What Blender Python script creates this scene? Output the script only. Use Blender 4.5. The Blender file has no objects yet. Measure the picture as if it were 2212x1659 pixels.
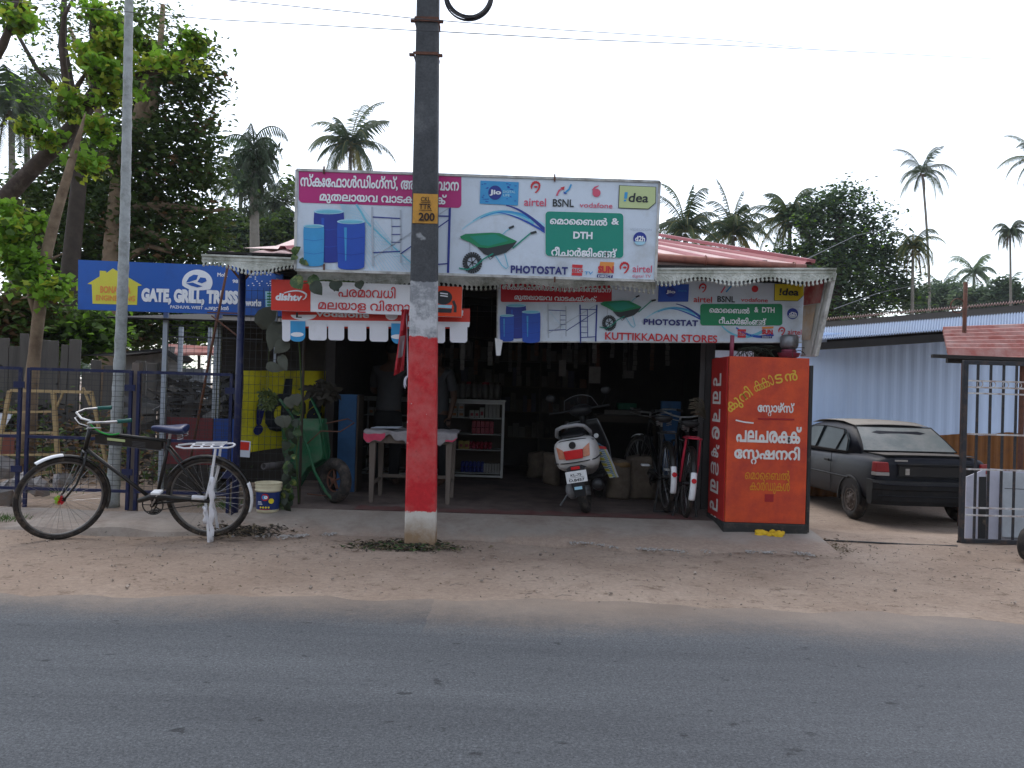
import bpy, math, random
import numpy as np
from math import radians, sin, cos, pi, sqrt, tan, atan2
from mathutils import Vector, Matrix, Euler
from mathutils.geometry import delaunay_2d_cdt

scene = bpy.context.scene
C = bpy.data.collections.new("scene"); scene.collection.children.link(C)
rnd = random.Random(7)

# ---------------------------------------------------------------- camera model
F = 1725.0; ROLL = radians(1.72); PITCH = radians(0.45); ZC = 1.35
cr, sr, cp, sp = cos(ROLL), sin(ROLL), cos(PITCH), sin(PITCH)
def ray(px, py):
    u = (px-1106)/F; v = -(py-829.5)/F
    x = u*cr - v*sr; z = u*sr + v*cr
    y = cp - z*sp; z = z*cp + sp
    return x/y, z/y
def P(px, py, d):
    x, z = ray(px, py); return Vector((x*d, d, ZC+z*d))
def G(px, py, z=0.0):
    x, zz = ray(px, py); d = (z-ZC)/zz; return Vector((x*d, d, z))
def PX(px, d, z=0.0):           # world point at depth d and height z seen in column px
    py = 900.0
    for _ in range(4):
        q = P(px, py, d); py -= (z-q.z)/d*F
    q = P(px, py, d); return Vector((q.x, d, z))

# ---------------------------------------------------------------- materials
def mat(name, col, rough=.6, var=.12, scale=5., bump=0., bscale=60., metal=0., dirt=None, spec=.4,
        emis=None, trans=0., alpha=1., streak=False, transl=0.):
    m = bpy.data.materials.new(name); m.use_nodes = True
    nt = m.node_tree; N = nt.nodes; Lk = nt.links
    b = N['Principled BSDF']
    b.inputs['Roughness'].default_value = rough; b.inputs['Metallic'].default_value = metal
    b.inputs['Specular IOR Level'].default_value = spec
    col = tuple(col[:3])+(1,)
    tc = N.new('ShaderNodeTexCoord'); vec = tc.outputs['Object']
    if streak:
        mp = N.new('ShaderNodeMapping'); mp.inputs['Scale'].default_value = (1,1,.12); Lk.new(vec, mp.inputs[0]); vec = mp.outputs[0]
    n = N.new('ShaderNodeTexNoise'); n.inputs['Scale'].default_value = scale; n.inputs['Detail'].default_value = 6
    n.inputs['Roughness'].default_value = .65
    Lk.new(vec, n.inputs['Vector'])
    mr = N.new('ShaderNodeMapRange'); mr.inputs[1].default_value = .25; mr.inputs[2].default_value = .75
    mr.inputs[3].default_value = 1-var; mr.inputs[4].default_value = 1+var
    Lk.new(n.outputs[0], mr.inputs[0])
    mx = N.new('ShaderNodeVectorMath'); mx.operation = 'SCALE'; mx.inputs[0].default_value = col[:3]
    Lk.new(mr.outputs[0], mx.inputs['Scale']); out = mx.outputs[0]
    if dirt:
        dc, amt, ds = dirt
        n2 = N.new('ShaderNodeTexNoise'); n2.inputs['Scale'].default_value = ds; n2.inputs['Detail'].default_value = 8
        n2.inputs['Roughness'].default_value = .7; Lk.new(vec, n2.inputs['Vector'])
        r2 = N.new('ShaderNodeMapRange'); r2.inputs[1].default_value = .62-amt*.4; r2.inputs[2].default_value = .78-amt*.25
        r2.inputs[3].default_value = 0; r2.inputs[4].default_value = min(1, .35+amt)
        Lk.new(n2.outputs[0], r2.inputs[0])
        mm = N.new('ShaderNodeMix'); mm.data_type = 'RGBA'
        Lk.new(r2.outputs[0], mm.inputs[0]); Lk.new(out, mm.inputs[6]); mm.inputs[7].default_value = tuple(dc)+(1,)
        out = mm.outputs[2]
    Lk.new(out, b.inputs['Base Color'])
    if bump:
        n3 = N.new('ShaderNodeTexNoise'); n3.inputs['Scale'].default_value = bscale; n3.inputs['Detail'].default_value = 5
        Lk.new(tc.outputs['Object'], n3.inputs['Vector'])
        bp = N.new('ShaderNodeBump'); bp.inputs['Strength'].default_value = bump; bp.inputs['Distance'].default_value = .01
        Lk.new(n3.outputs[0], bp.inputs['Height']); Lk.new(bp.outputs[0], b.inputs['Normal'])
    if trans: b.inputs['Transmission Weight'].default_value = trans
    if alpha < 1: b.inputs['Alpha'].default_value = alpha
    if emis: b.inputs['Emission Color'].default_value = tuple(emis[:3])+(1,); b.inputs['Emission Strength'].default_value = emis[3]
    if transl:
        t = N.new('ShaderNodeBsdfTranslucent'); Lk.new(out, t.inputs[0])
        ms = N.new('ShaderNodeMixShader'); ms.inputs[0].default_value = transl
        o = N['Material Output']; Lk.new(b.outputs[0], ms.inputs[1]); Lk.new(t.outputs[0], ms.inputs[2]); Lk.new(ms.outputs[0], o.inputs[0])
    return m
def srgb(r, g, b):
    f = lambda c: (c/255/12.92) if c/255 <= .04045 else ((c/255+.055)/1.055)**2.4
    return (f(r), f(g), f(b))
GRIME = (.10,.09,.07); DUST = (.36,.27,.19)
K = {}
def mk(k, *a, **kw):
    if k not in K: K[k] = mat(k, *a, **kw)
    return K[k]
mk('black_metal', (.02,.02,.022), .45, dirt=(DUST,.15,9), bump=.1)
mk('blue_paint', (.007,.012,.058), .45, dirt=((.09,.08,.08),.25,12), bump=.1)
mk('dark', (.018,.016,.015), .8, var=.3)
mk('chrome', (.42,.42,.43), .3, metal=.9, dirt=(GRIME,.3,14))
mk('rubber', (.022,.02,.019), .85, dirt=((.13,.10,.08),.35,10), bump=.3)
mk('white_paint', (.75,.76,.78), .5, dirt=((.4,.36,.3),.12,12))
mk('wood_grey', (.15,.12,.10), .8, dirt=((.07,.05,.04),.35,9), bump=.4, streak=True)
mk('bamboo', (.38,.27,.13), .7, dirt=((.15,.10,.06),.25,9), bump=.2)
mk('rust', (.13,.055,.035), .85, dirt=((.05,.03,.025),.4,12), bump=.4)
mk('gal', (.36,.40,.46), .45, metal=.3, dirt=((.2,.18,.16),.2,5), bump=.1)
mk('sign_white', (.60,.67,.76), .38, var=.06, dirt=((.40,.42,.43),.30,2.2), spec=.35, bump=.35, bscale=3)
mk('sign_frame', (.55,.55,.53), .55, dirt=((.16,.15,.13),.45,6))
mk('magenta', (.46,.015,.17), .4, var=.05, dirt=((.40,.01,.06),.2,1.2))
mk('crimson', (.50,.012,.025), .4, var=.05)
mk('ink_white', (.80,.82,.86), .5, var=.03)
mk('ink_red', (.58,.03,.04), .5, var=.05)
mk('ink_pink', (.62,.10,.17), .5, var=.05)
mk('ink_navy', (.02,.025,.16), .5, var=.05)
mk('ink_black', (.025,.03,.035), .5, var=.1)
mk('ink_blue', (.012,.07,.42), .4, var=.2, scale=2)
mk('ink_deep', (.012,.03,.26), .4, var=.2, scale=2)
mk('ink_sky', (.04,.30,.60), .4, var=.1)
mk('ink_pale', (.36,.62,.76), .4, var=.1)
mk('ink_cyan', (.15,.48,.62), .4, var=.1)
mk('ink_teal', (.0,.24,.17), .4, var=.03)
mk('ink_green', (.0,.21,.08), .4, var=.04)
mk('ink_lime', (.50,.58,.28), .4, var=.04)
mk('ink_yellow', (.75,.60,.02), .4, var=.05)
mk('ink_grey', (.42,.47,.54), .5, var=.1)
mk('ink_orange', (.75,.28,.06), .5, var=.1)

# ---------------------------------------------------------------- object helpers
OFF = {}
def link(o, parent=None):
    C.objects.link(o)
    if parent is not None: o.parent = parent
    return o
def thing(name, label, cat, loc=(0,0,0), group=None, local=False, rot=(0,0,0)):
    o = bpy.data.objects.new(name, None); o.empty_display_size = .2
    o.location = loc; o.rotation_euler = rot
    o['label'] = label; o['category'] = cat
    if group: o['group'] = group
    OFF[o] = Vector((0,0,0)) if local else Vector(loc)
    return link(o)
def tag(o, label, cat, group=None):
    o['label'] = label; o['category'] = cat
    if group: o['group'] = group
    return o
class MB:
    def __init__(s): s.v = []; s.f = []; s.m = []
    def add(s, vs, fs, mi=0):
        b = len(s.v); s.v += [tuple(v) for v in vs]
        for f in fs: s.f.append([b+i for i in f]); s.m.append(mi)
        return s
    def box(s, c, sz, mi=0, rot=None):
        hx, hy, hz = sz[0]/2, sz[1]/2, sz[2]/2
        vs = [Vector((x*hx, y*hy, z*hz)) for x in (-1,1) for y in (-1,1) for z in (-1,1)]
        if rot is not None:
            R = rot if isinstance(rot, Matrix) else Euler(rot).to_matrix()
            vs = [R @ v for v in vs]
        c = Vector(c)
        return s.add([v+c for v in vs], [(0,1,3,2),(4,6,7,5),(0,4,5,1),(2,3,7,6),(0,2,6,4),(1,5,7,3)], mi)
    def bb(s, x0, x1, y0, y1, z0, z1, mi=0):
        return s.box(((x0+x1)/2,(y0+y1)/2,(z0+z1)/2), (abs(x1-x0),abs(y1-y0),abs(z1-z0)), mi)
    def bar(s, a, b, w, h=None, mi=0):       # square bar from a to b
        a = Vector(a); b = Vector(b); h = h or w; d = b-a; L = d.length
        if L < 1e-6: return s
        q = d.to_track_quat('X','Z').to_matrix()
        return s.box((a+b)/2, (L,w,h), mi, q)
    def tube(s, pts, r, n=8, mi=0, closed=False, caps=True):
        pts = [Vector(p) for p in pts]; k = len(pts)
        rs = list(r) if isinstance(r, (list,tuple)) else [r]*k
        base = len(s.v); up = None
        for i, p in enumerate(pts):
            if closed: t = pts[(i+1)%k]-pts[i-1]
            else: t = pts[min(i+1,k-1)]-pts[max(i-1,0)]
            if t.length < 1e-9: t = Vector((0,0,1))
            t.normalize()
            if up is None:
                up = Vector((0,0,1)) if abs(t.z) < .9 else Vector((1,0,0))
            a = t.cross(up)
            if a.length < 1e-4: up = Vector((1,0,0)); a = t.cross(up)
            a.normalize(); bn = a.cross(t).normalized(); up = bn
            for j in range(n):
                an = 2*pi*j/n
                s.v.append(tuple(p + (a*cos(an)+bn*sin(an))*rs[i]))
        for i in range(k if closed else k-1):
            i2 = (i+1) % k
            for j in range(n):
                j2 = (j+1) % n
                s.f.append([base+i*n+j, base+i*n+j2, base+i2*n+j2, base+i2*n+j]); s.m.append(mi)
        if caps and not closed:
            s.f.append([base+j for j in range(n)]); s.m.append(mi)
            s.f.append([base+(k-1)*n+j for j in reversed(range(n))]); s.m.append(mi)
        return s
    def lathe(s, prof, c=(0,0,0), n=20, mi=0, R=None, sx=1, sy=1):
        c = Vector(c); base = len(s.v); k = len(prof)
        for r, z in prof:
            for j in range(n):
                a = 2*pi*j/n; v = Vector((r*cos(a)*sx, r*sin(a)*sy, z))
                if R is not None: v = R @ v
                s.v.append(tuple(v+c))
        for i in range(k-1):
            for j in range(n):
                j2 = (j+1) % n
                s.f.append([base+i*n+j, base+i*n+j2, base+(i+1)*n+j2, base+(i+1)*n+j]); s.m.append(mi)
        s.f.append([base+j for j in reversed(range(n))]); s.m.append(mi)
        s.f.append([base+(k-1)*n+j for j in range(n)]); s.m.append(mi)
        return s
    def ball(s, c, r, n=12, mi=0, R=None):
        r = r if isinstance(r, (tuple,list)) else (r,r,r)
        c = Vector(c); base = len(s.v); h = n//2
        for i in range(h+1):
            t = pi*i/h
            for j in range(n):
                a = 2*pi*j/n; v = Vector((r[0]*sin(t)*cos(a), r[1]*sin(t)*sin(a), r[2]*cos(t)))
                if R is not None: v = R @ v
                s.v.append(tuple(v+c))
        for i in range(h):
            for j in range(n):
                j2 = (j+1) % n
                s.f.append([base+i*n+j, base+(i+1)*n+j, base+(i+1)*n+j2, base+i*n+j2]); s.m.append(mi)
        return s
    def torus(s, c, R_, r, axis='Y', n=40, k=8, mi=0, a0=0, a1=2*pi, M=None):
        full = abs(a1-a0-2*pi) < 1e-6; pts = []
        cnt = n if full else n+1
        for i in range(cnt):
            a = a0+(a1-a0)*i/n
            v = {'Y':Vector((cos(a)*R_,0,sin(a)*R_)), 'X':Vector((0,cos(a)*R_,sin(a)*R_)), 'Z':Vector((cos(a)*R_,sin(a)*R_,0))}[axis]
            if M is not None: v = M @ v
            pts.append(v+Vector(c))
        return s.tube(pts, r, k, mi, closed=full)
    def loft(s, rings, mi=0, caps=True, closed=True):
        base = len(s.v); n = len(rings[0])
        for R_ in rings: s.v += [tuple(p) for p in R_]
        for i in range(len(rings)-1):
            for j in range(n if closed else n-1):
                j2 = (j+1) % n
                s.f.append([base+i*n+j, base+i*n+j2, base+(i+1)*n+j2, base+(i+1)*n+j]); s.m.append(mi)
        if caps and closed:
            s.f.append([base+j for j in reversed(range(n))]); s.m.append(mi)
            s.f.append([base+(len(rings)-1)*n+j for j in range(n)]); s.m.append(mi)
        return s
    def plate(s, pts, d, mi=0):           # polygon extruded by vector d
        n = len(pts); d = Vector(d); pts = [Vector(p) for p in pts]
        return s.add(pts+[p+d for p in pts], [list(range(n)), list(range(2*n-1,n-1,-1))]+[[i,(i+1)%n,n+(i+1)%n,n+i] for i in range(n)], mi)
    def build(s, name, mats, parent=None, smooth=False, bevel=0., label=None, sub=0, kind=None, solid=0.):
        if not isinstance(mats, (list,tuple)): mats = [mats]
        mats = [K[m] if isinstance(m,str) else m for m in mats]
        me = bpy.data.meshes.new(name)
        if parent is None:
            a = np.array(s.v); lo, hi = a.min(0), a.max(0)
            off = Vector(((lo[0]+hi[0])/2, (lo[1]+hi[1])/2, lo[2]))
        else:
            r = parent
            while r.parent is not None: r = r.parent
            off = OFF.get(r, Vector((0,0,0)))
            off = Vector(off)
        me.from_pydata([(v[0]-off.x, v[1]-off.y, v[2]-off.z) for v in s.v], [], s.f)
        for m in mats: me.materials.append(m)
        me.polygons.foreach_set('material_index', s.m)
        me.update(); me.validate()
        import bmesh as _b
        bm = _b.new(); bm.from_mesh(me); _b.ops.recalc_face_normals(bm, faces=bm.faces); bm.to_mesh(me); bm.free()
        if smooth: me.polygons.foreach_set('use_smooth', [True]*len(me.polygons))
        o = bpy.data.objects.new(name, me)
        if parent is None: o.location = off; OFF[o] = off
        link(o, parent)
        if bevel:
            b = o.modifiers.new('b','BEVEL'); b.width = bevel; b.segments = 2; b.limit_method = 'ANGLE'; b.angle_limit = radians(40)
        if solid:
            b = o.modifiers.new('s','SOLIDIFY'); b.thickness = solid; b.offset = 0
        if sub:
            b = o.modifiers.new('u','SUBSURF'); b.levels = sub; b.render_levels = sub
        if smooth == 2:
            pass
        if label: o['label'] = label
        if kind: o['kind'] = kind
        return o
def copytree(o, parent=None):
    c = o.copy(); C.objects.link(c); c.parent = parent
    OFF[c] = OFF.get(o, Vector((0,0,0)))
    for ch in list(o.children): copytree(ch, c)
    return c
def wob(a): return rnd.uniform(-a, a)
def bez(a, b, c, n=8):
    a, b, c = Vector(a), Vector(b), Vector(c)
    return [a*(1-t)**2 + b*2*t*(1-t) + c*t*t for t in [i/n for i in range(n+1)]]

# ---------------------------------------------------------------- lettering
GC = {}
_tc = bpy.data.curves.new('tmp_text', 'FONT'); _to = bpy.data.objects.new('tmp_text', _tc); scene.collection.objects.link(_to)
_tc.fill_mode = 'NONE'; _tc.resolution_u = 3
def _contours(body, bold):
    _tc.body = body
    bpy.context.view_layer.update()
    ev = _to.evaluated_get(bpy.context.evaluated_depsgraph_get()); me = ev.to_mesh()
    co = [(v.co.x, v.co.y) for v in me.vertices]; adj = {}
    for e in me.edges:
        a, b = e.vertices; adj.setdefault(a, []).append(b); adj.setdefault(b, []).append(a)
    seen = set(); out = []
    for st in range(len(co)):
        if st in seen or st not in adj: continue
        loop = [st]; seen.add(st); cur = st
        while True:
            nx = [k for k in adj[cur] if k not in seen]
            if not nx: break
            cur = min(nx) if len(loop) == 1 else nx[0]
            seen.add(cur); loop.append(cur)
        if len(loop) > 2: out.append([co[i] for i in loop])
    ev.to_mesh_clear()
    if bold and out:
        ar = lambda c: sum(c[i-1][0]*c[i][1]-c[i][0]*c[i-1][1] for i in range(len(c)))
        sg = -1 if ar(max(out, key=lambda c: abs(ar(c)))) < 0 else 1; res = []
        for c in out:
            c = [p for i, p in enumerate(c) if abs(p[0]-c[i-1][0])+abs(p[1]-c[i-1][1]) > 1e-5]; n = len(c); q = []
            for i in range(n):
                a, b_, d_ = c[i-1], c[i], c[(i+1) % n]
                e1 = Vector((b_[0]-a[0], b_[1]-a[1])).normalized(); e2 = Vector((d_[0]-b_[0], d_[1]-b_[1])).normalized(); t = e1+e2
                if t.length < .3: t = e1
                t.normalize(); k = min(1.8, 1/max(.3, t.dot(e1))); q.append((b_[0]+t.y*bold*k*sg, b_[1]-t.x*bold*k*sg))
            res.append(q)
        out = res
    return out
def glyph(ch, bold):
    key = (ch, bold)
    if key in GC: return GC[key]
    bar = _contours('|', 0)
    lsb = min(p[0] for c in bar for p in c)
    both = _contours(ch+'|', 0)
    adv = min(p[0] for p in max(both, key=lambda c: min(p[0] for p in c) if max(q[1] for q in c)-min(q[1] for q in c) > .3 else -9)) - lsb if both else .3
    cs = _contours(ch, bold) if ch.strip() else []
    tris = []
    if cs:
        vs = []; ed = []
        for c in cs:
            b = len(vs); vs += [Vector(p) for p in c]; ed += [(b+i, b+(i+1) % len(c)) for i in range(len(c))]
        V, E, Fc, *_ = delaunay_2d_cdt(vs, ed, [], 0, 1e-5)
        for f in Fc:
            x = sum(V[i].x for i in f)/len(f); y = sum(V[i].y for i in f)/len(f); w = 0
            for c in cs:
                for i in range(len(c)):
                    x0, y0 = c[i-1]; x1, y1 = c[i]
                    if (y0 > y) != (y1 > y) and x0+(y-y0)*(x1-x0)/(y1-y0) > x: w += 1 if y1 > y0 else -1
            if w: tris.append([(V[i].x, V[i].y) for i in f])
    GC[key] = (tris, adv); return GC[key]
def text_tris(s, bold=.0, track=0.):
    # '{' narrows: the next glyph overlaps the last one (conjuncts); '_' drops the next glyph below as a small subscript
    x = 0; out = []; i = 0; sc = 1; dy = 0; small = False
    for ch in s:
        if ch == '{': x -= .22; continue
        if ch == '_': small = True; continue
        t, a = glyph(ch, bold)
        if small:
            out += [[(x-.60+px*.6, py*.6-.36) for px, py in f] for f in t]; small = False; continue
        out += [[(px+x, py) for px, py in f] for f in t]
        x += a+track
    return out
def text(mb, s, x0, y0, x1, y1, d, mi, bold=.0, track=0., layer=2, shear=0., rot=0., d2=None):
    """lettering whose bounding box fills x0..x1, y0(top)..y1(bottom) (photo units) on the upright plane at depth d"""
    tr = text_tris(s, bold, track)
    if not tr: return
    xs = [p[0] for f in tr for p in f]; ys = [p[1] for f in tr for p in f]
    ax, bx, ay, by = min(xs), max(xs), min(ys), max(ys)
    o = P(x0, y1, d); sx = (x1-x0)/F*d/(bx-ax); sz = (y1-y0)/F*d/(by-ay)
    for f in tr:
        vs = []
        for px, py in f:
            X = (px-ax)*sx; Z = (py-ay)*sz; X += shear*Z
            if rot: X, Z = X*cos(rot)-Z*sin(rot), X*sin(rot)+Z*cos(rot)
            vs.append((o.x+X, d-.0035*layer, o.z+Z))
        mb.add(vs, [list(range(len(vs)))], mi)
def flat(mb, pts, d, mi, layer=1):
    vs = []
    for px, py in pts:
        q = P(px, py, d); vs.append((q.x, d-.0035*layer, q.z))
    mb.add(vs, [list(range(len(vs)))], mi)
def stroke(mb, pts, w, d, mi, layer=1, w2=None):
    pts = [Vector((a, b)) for a, b in pts]; n = len(pts)
    L = []; R = []
    for i, p in enumerate(pts):
        t = pts[min(i+1,n-1)]-pts[max(i-1,0)]; t.normalize(); nn = Vector((-t.y, t.x))
        ww = w if w2 is None else w+(w2-w)*i/(n-1)
        L.append(p+nn*ww/2); R.append(p-nn*ww/2)
    for i in range(n-1):
        flat(mb, [L[i], L[i+1], R[i+1], R[i]], d, mi, layer)
def ell(cx, cy, rx, ry=None, n=24, a0=0, a1=2*pi):
    ry = rx if ry is None else ry
    return [(cx+rx*cos(a0+(a1-a0)*i/n), cy+ry*sin(a0+(a1-a0)*i/n)) for i in range(n if abs(a1-a0) > 6.2 else n+1)]
def rrect(x0, y0, x1, y1, r, sl=.0, corners='1111'):
    out = []
    for k, (cx, cy, a) in enumerate(((x1-r,y0+r,-pi/2),(x1-r,y1-r,0),(x0+r,y1-r,pi/2),(x0+r,y0+r,pi))):
        if corners[k] == '0': out.append((cx+r*(1 if k < 2 else -1), cy+r*(-1 if k in (0,3) else 1)))
        else: out += [(cx+r*cos(a+pi/2*i/5), cy+r*sin(a+pi/2*i/5)) for i in range(6)]
    return [(x, y+(x-x0)*sl) for x, y in out]
def bzpx(a, b, c, n=12):
    return [((1-t)**2*a[0]+2*t*(1-t)*b[0]+t*t*c[0], (1-t)**2*a[1]+2*t*(1-t)*b[1]+t*t*c[1]) for t in [i/n for i in range(n+1)]]
SL = tan(ROLL)
EXPO = 1.18; HAZE = .0004
# ================================================================ SETTING
def ground_z(x, y):
    z = 0.0
    if x > 2.9 and y > 8.0:                       # the yard behind the gate lies lower
        z -= .36*min(1, (y-8.0)/2.5)*min(1, (x-2.9)/.8)
    if y > 30: z -= 0
    return z + .012*sin(x*1.7+.6)*cos(y*2.3) * (1 if 5 < y < 30 else 0) + (.01*sin(x*5.1)*sin(y*4.3) if y > 5 else 0)
m = bpy.data.materials.new('ground'); m.use_nodes = True; nt = m.node_tree; N = nt.nodes; L = nt.links
b = N['Principled BSDF']; b.inputs['Roughness'].default_value = .95; b.inputs['Specular IOR Level'].default_value = .15
tc = N.new('ShaderNodeTexCoord')
def noise(sc, det=8, ro=.65, src=None, nt=None):
    n = N.new('ShaderNodeTexNoise'); n.inputs['Scale'].default_value = sc; n.inputs['Detail'].default_value = det; n.inputs['Roughness'].default_value = ro
    L.new(src or tc.outputs['Object'], n.inputs['Vector']); return n.outputs[0]
def ramp(src, stops):
    r = N.new('ShaderNodeValToRGB'); e = r.color_ramp.elements
    while len(e) < len(stops): e.new(.5)
    for k, (p, c) in enumerate(stops): e[k].position = p; e[k].color = tuple(c)+(1,) if len(c) == 3 else c
    L.new(src, r.inputs[0]); return r.outputs[0]
def mixc(f, a, bb, mode='MIX'):
    x = N.new('ShaderNodeMix'); x.data_type = 'RGBA'; x.blend_type = mode
    for s_, v in ((0,f),(6,a),(7,bb)):
        if hasattr(v, 'links') or hasattr(v, 'is_linked'): L.new(v, x.inputs[s_])
        elif isinstance(v, (int,float)): x.inputs[s_].default_value = v
        else: x.inputs[s_].default_value = tuple(v)+(1,)
    return x.outputs[2]
base = ramp(noise(.9), [(.3,(.225,.168,.130)), (.5,(.285,.220,.173)), (.72,(.35,.28,.225))])
fine = ramp(noise(28,10,.8), [(.3,(.72,.72,.72)), (.7,(1.22,1.22,1.22))])
peb = ramp(noise(75,4,.9), [(.28,(.35,.35,.35)), (.36,(1,1,1)), (.68,(1,1,1)), (.76,(1.5,1.5,1.5))])
lit = ramp(noise(5.5,9,.8), [(.34,(.45,.42,.40)), (.45,(1,1,1))])
c = mixc(1., mixc(1., mixc(1., base, fine, 'MULTIPLY'), peb, 'MULTIPLY'), lit, 'MULTIPLY')
L.new(c, b.inputs['Base Color'])
bp = N.new('ShaderNodeBump'); bp.inputs['Strength'].default_value = .6; bp.inputs['Distance'].default_value = .02
L.new(noise(22,10,.75), bp.inputs['Height']); L.new(bp.outputs[0], b.inputs['Normal'])
K['ground'] = m

def axis(vals):
    out = []
    for a, bb, n in vals: out += [a+(bb-a)*i/n for i in range(n)]
    out.append(vals[-1][1]); return out
xs = axis([(-600,-60,6),(-60,-12,12),(-12,12,96),(12,60,12),(60,600,6)])
ys = axis([(-200,-10,4),(-10,4,6),(4,14,70),(14,60,20),(60,900,8)])
mb = MB()
vs = [(x, y, ground_z(x, y)) for y in ys for x in xs]; nx = len(xs)
mb.add(vs, [(j*nx+i, j*nx+i+1, (j+1)*nx+i+1, (j+1)*nx+i) for j in range(len(ys)-1) for i in range(nx-1)])
g = mb.build('ground', 'ground', smooth=True, kind='structure'); g['label'] = 'brown dusty dirt shoulder and yard beside the road'

# ---- road
m = bpy.data.materials.new('asphalt'); m.use_nodes = True; nt = m.node_tree; N = nt.nodes; L = nt.links
b = N['Principled BSDF']; b.inputs['Roughness'].default_value = .85; b.inputs['Specular IOR Level'].default_value = .25
tc = N.new('ShaderNodeTexCoord'); mp = N.new('ShaderNodeMapping'); mp.inputs['Scale'].default_value = (.35,1.6,1); L.new(tc.outputs['Object'], mp.inputs[0])
base = ramp(noise(1.1,7,.6,mp.outputs[0]), [(.3,(.060,.066,.074)), (.7,(.088,.096,.105))])
grit = ramp(noise(85,4,.95), [(.34,(.35,.35,.35)), (.5,(1,1,1)), (.62,(1.45,1.45,1.45)), (.70,(2.4,2.3,2.2))])
grit2 = mixc(1., ramp(noise(24,9,.9), [(.3,(.66,.66,.66)), (.7,(1.34,1.34,1.34))]), ramp(noise(56,3,.9), [(.33,(.80,.80,.80)), (.5,(1,1,1)), (.64,(1.22,1.22,1.2))]), 'MULTIPLY')
mp3 = N.new('ShaderNodeMapping'); mp3.inputs['Scale'].default_value = (.07,2.2,1); L.new(tc.outputs['Object'], mp3.inputs[0])
grit2 = mixc(1., grit2, ramp(noise(1.6,6,.7,mp3.outputs[0]), [(.32,(.88,.88,.89)), (.68,(1.10,1.10,1.10))]), 'MULTIPLY')
mp2 = N.new('ShaderNodeMapping'); mp2.inputs['Scale'].default_value = (.85,1.15,1); L.new(tc.outputs['Object'], mp2.inputs[0])
spots = ramp(noise(7.0,5,.62,mp2.outputs[0]), [(.315,(.42,.42,.43)), (.365,(1,1,1))])
spots = mixc(1., spots, ramp(noise(15,4,.6), [(.715,(1,1,1)), (.75,(1.9,1.9,1.85))]), 'MULTIPLY')
c = mixc(1., mixc(1., mixc(1., base, grit, 'MULTIPLY'), grit2, 'MULTIPLY'), spots, 'MULTIPLY')
# dust blown over the edge of the asphalt, by distance from the edge
sx = N.new('ShaderNodeSeparateXYZ'); L.new(tc.outputs['Object'], sx.inputs[0])
nz = noise(.55,6,.6); nz2 = noise(14,8,.8)
def math_(op, a, bb=None, c_=None):
    x = N.new('ShaderNodeMath'); x.operation = op
    for k, v in enumerate((a, bb, c_)):
        if v is None: continue
        if isinstance(v, (int,float)): x.inputs[k].default_value = v
        else: L.new(v, x.inputs[k])
    return x.outputs[0]
y = math_('ADD', sx.outputs[1], math_('MULTIPLY', math_('SUBTRACT', nz, .5), .9))
y = math_('ADD', y, math_('MULTIPLY', math_('SUBTRACT', nz2, .5), .55))
y = math_('SUBTRACT', y, math_('MULTIPLY', math_('LESS_THAN', math_('ADD', sx.outputs[0], math_('MULTIPLY', nz2, .06)), -.42), .13))
ROAD_Y0 = 0.0
f = N.new('ShaderNodeMapRange'); f.interpolation_type = 'SMOOTHSTEP'; f.inputs[1].default_value = 4.25; f.inputs[2].default_value = 5.15; L.new(y, f.inputs[0])
dustc = mixc(1., ramp(noise(1.3), [(.3,(.195,.155,.125)), (.7,(.285,.23,.185))]), ramp(noise(120,4,.9), [(.3,(.75,.75,.75)), (.7,(1.25,1.25,1.25))]), 'MULTIPLY')
c = mixc(math_('MULTIPLY', f.outputs[0], .97), c, dustc)
# pale tyre-polished dust further out on the right side
f2 = N.new('ShaderNodeMapRange'); f2.inputs[1].default_value = 0.; f2.inputs[2].default_value = 7.; f2.inputs[4].default_value = .28; L.new(sx.outputs[0], f2.inputs[0])
c = mixc(f2.outputs[0], c, (.175,.165,.17))
L.new(c, b.inputs['Base Color'])
bp = N.new('ShaderNodeBump'); bp.inputs['Strength'].default_value = .55; bp.inputs['Distance'].default_value = .006
L.new(noise(180,4,.8), bp.inputs['Height']); L.new(bp.outputs[0], b.inputs['Normal'])
K['asphalt'] = m
mb = MB(); top = []; n = 500
for i in range(n+1):
    x = -40+80*i/n
    e = 5.02 + .10*sin(x*.8+1) + .05*sin(x*2.9) + .03*sin(x*9.1) + wob(.03) - (.28 if x > 4.5 else .28*max(0,(x-2.5)/2))
    top.append((x, e, .006))
for i in range(n):
    a, bb = top[i], top[i+1]
    mb.add([(a[0],-3.5,.006), (bb[0],-3.5,.006), bb, a], [(0,1,2,3)])
r = mb.build('road', 'asphalt', kind='structure'); r.location.z = .02; r['label'] = 'worn grey asphalt road with dusty edge'
# keep object coordinates equal to world y
for v in r.data.vertices: v.co.x += r.location.x; v.co.y += r.location.y
r.location.x = 0; r.location.y = 0; r.location.z = .012
for v in r.data.vertices: v.co.z = 0

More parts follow.
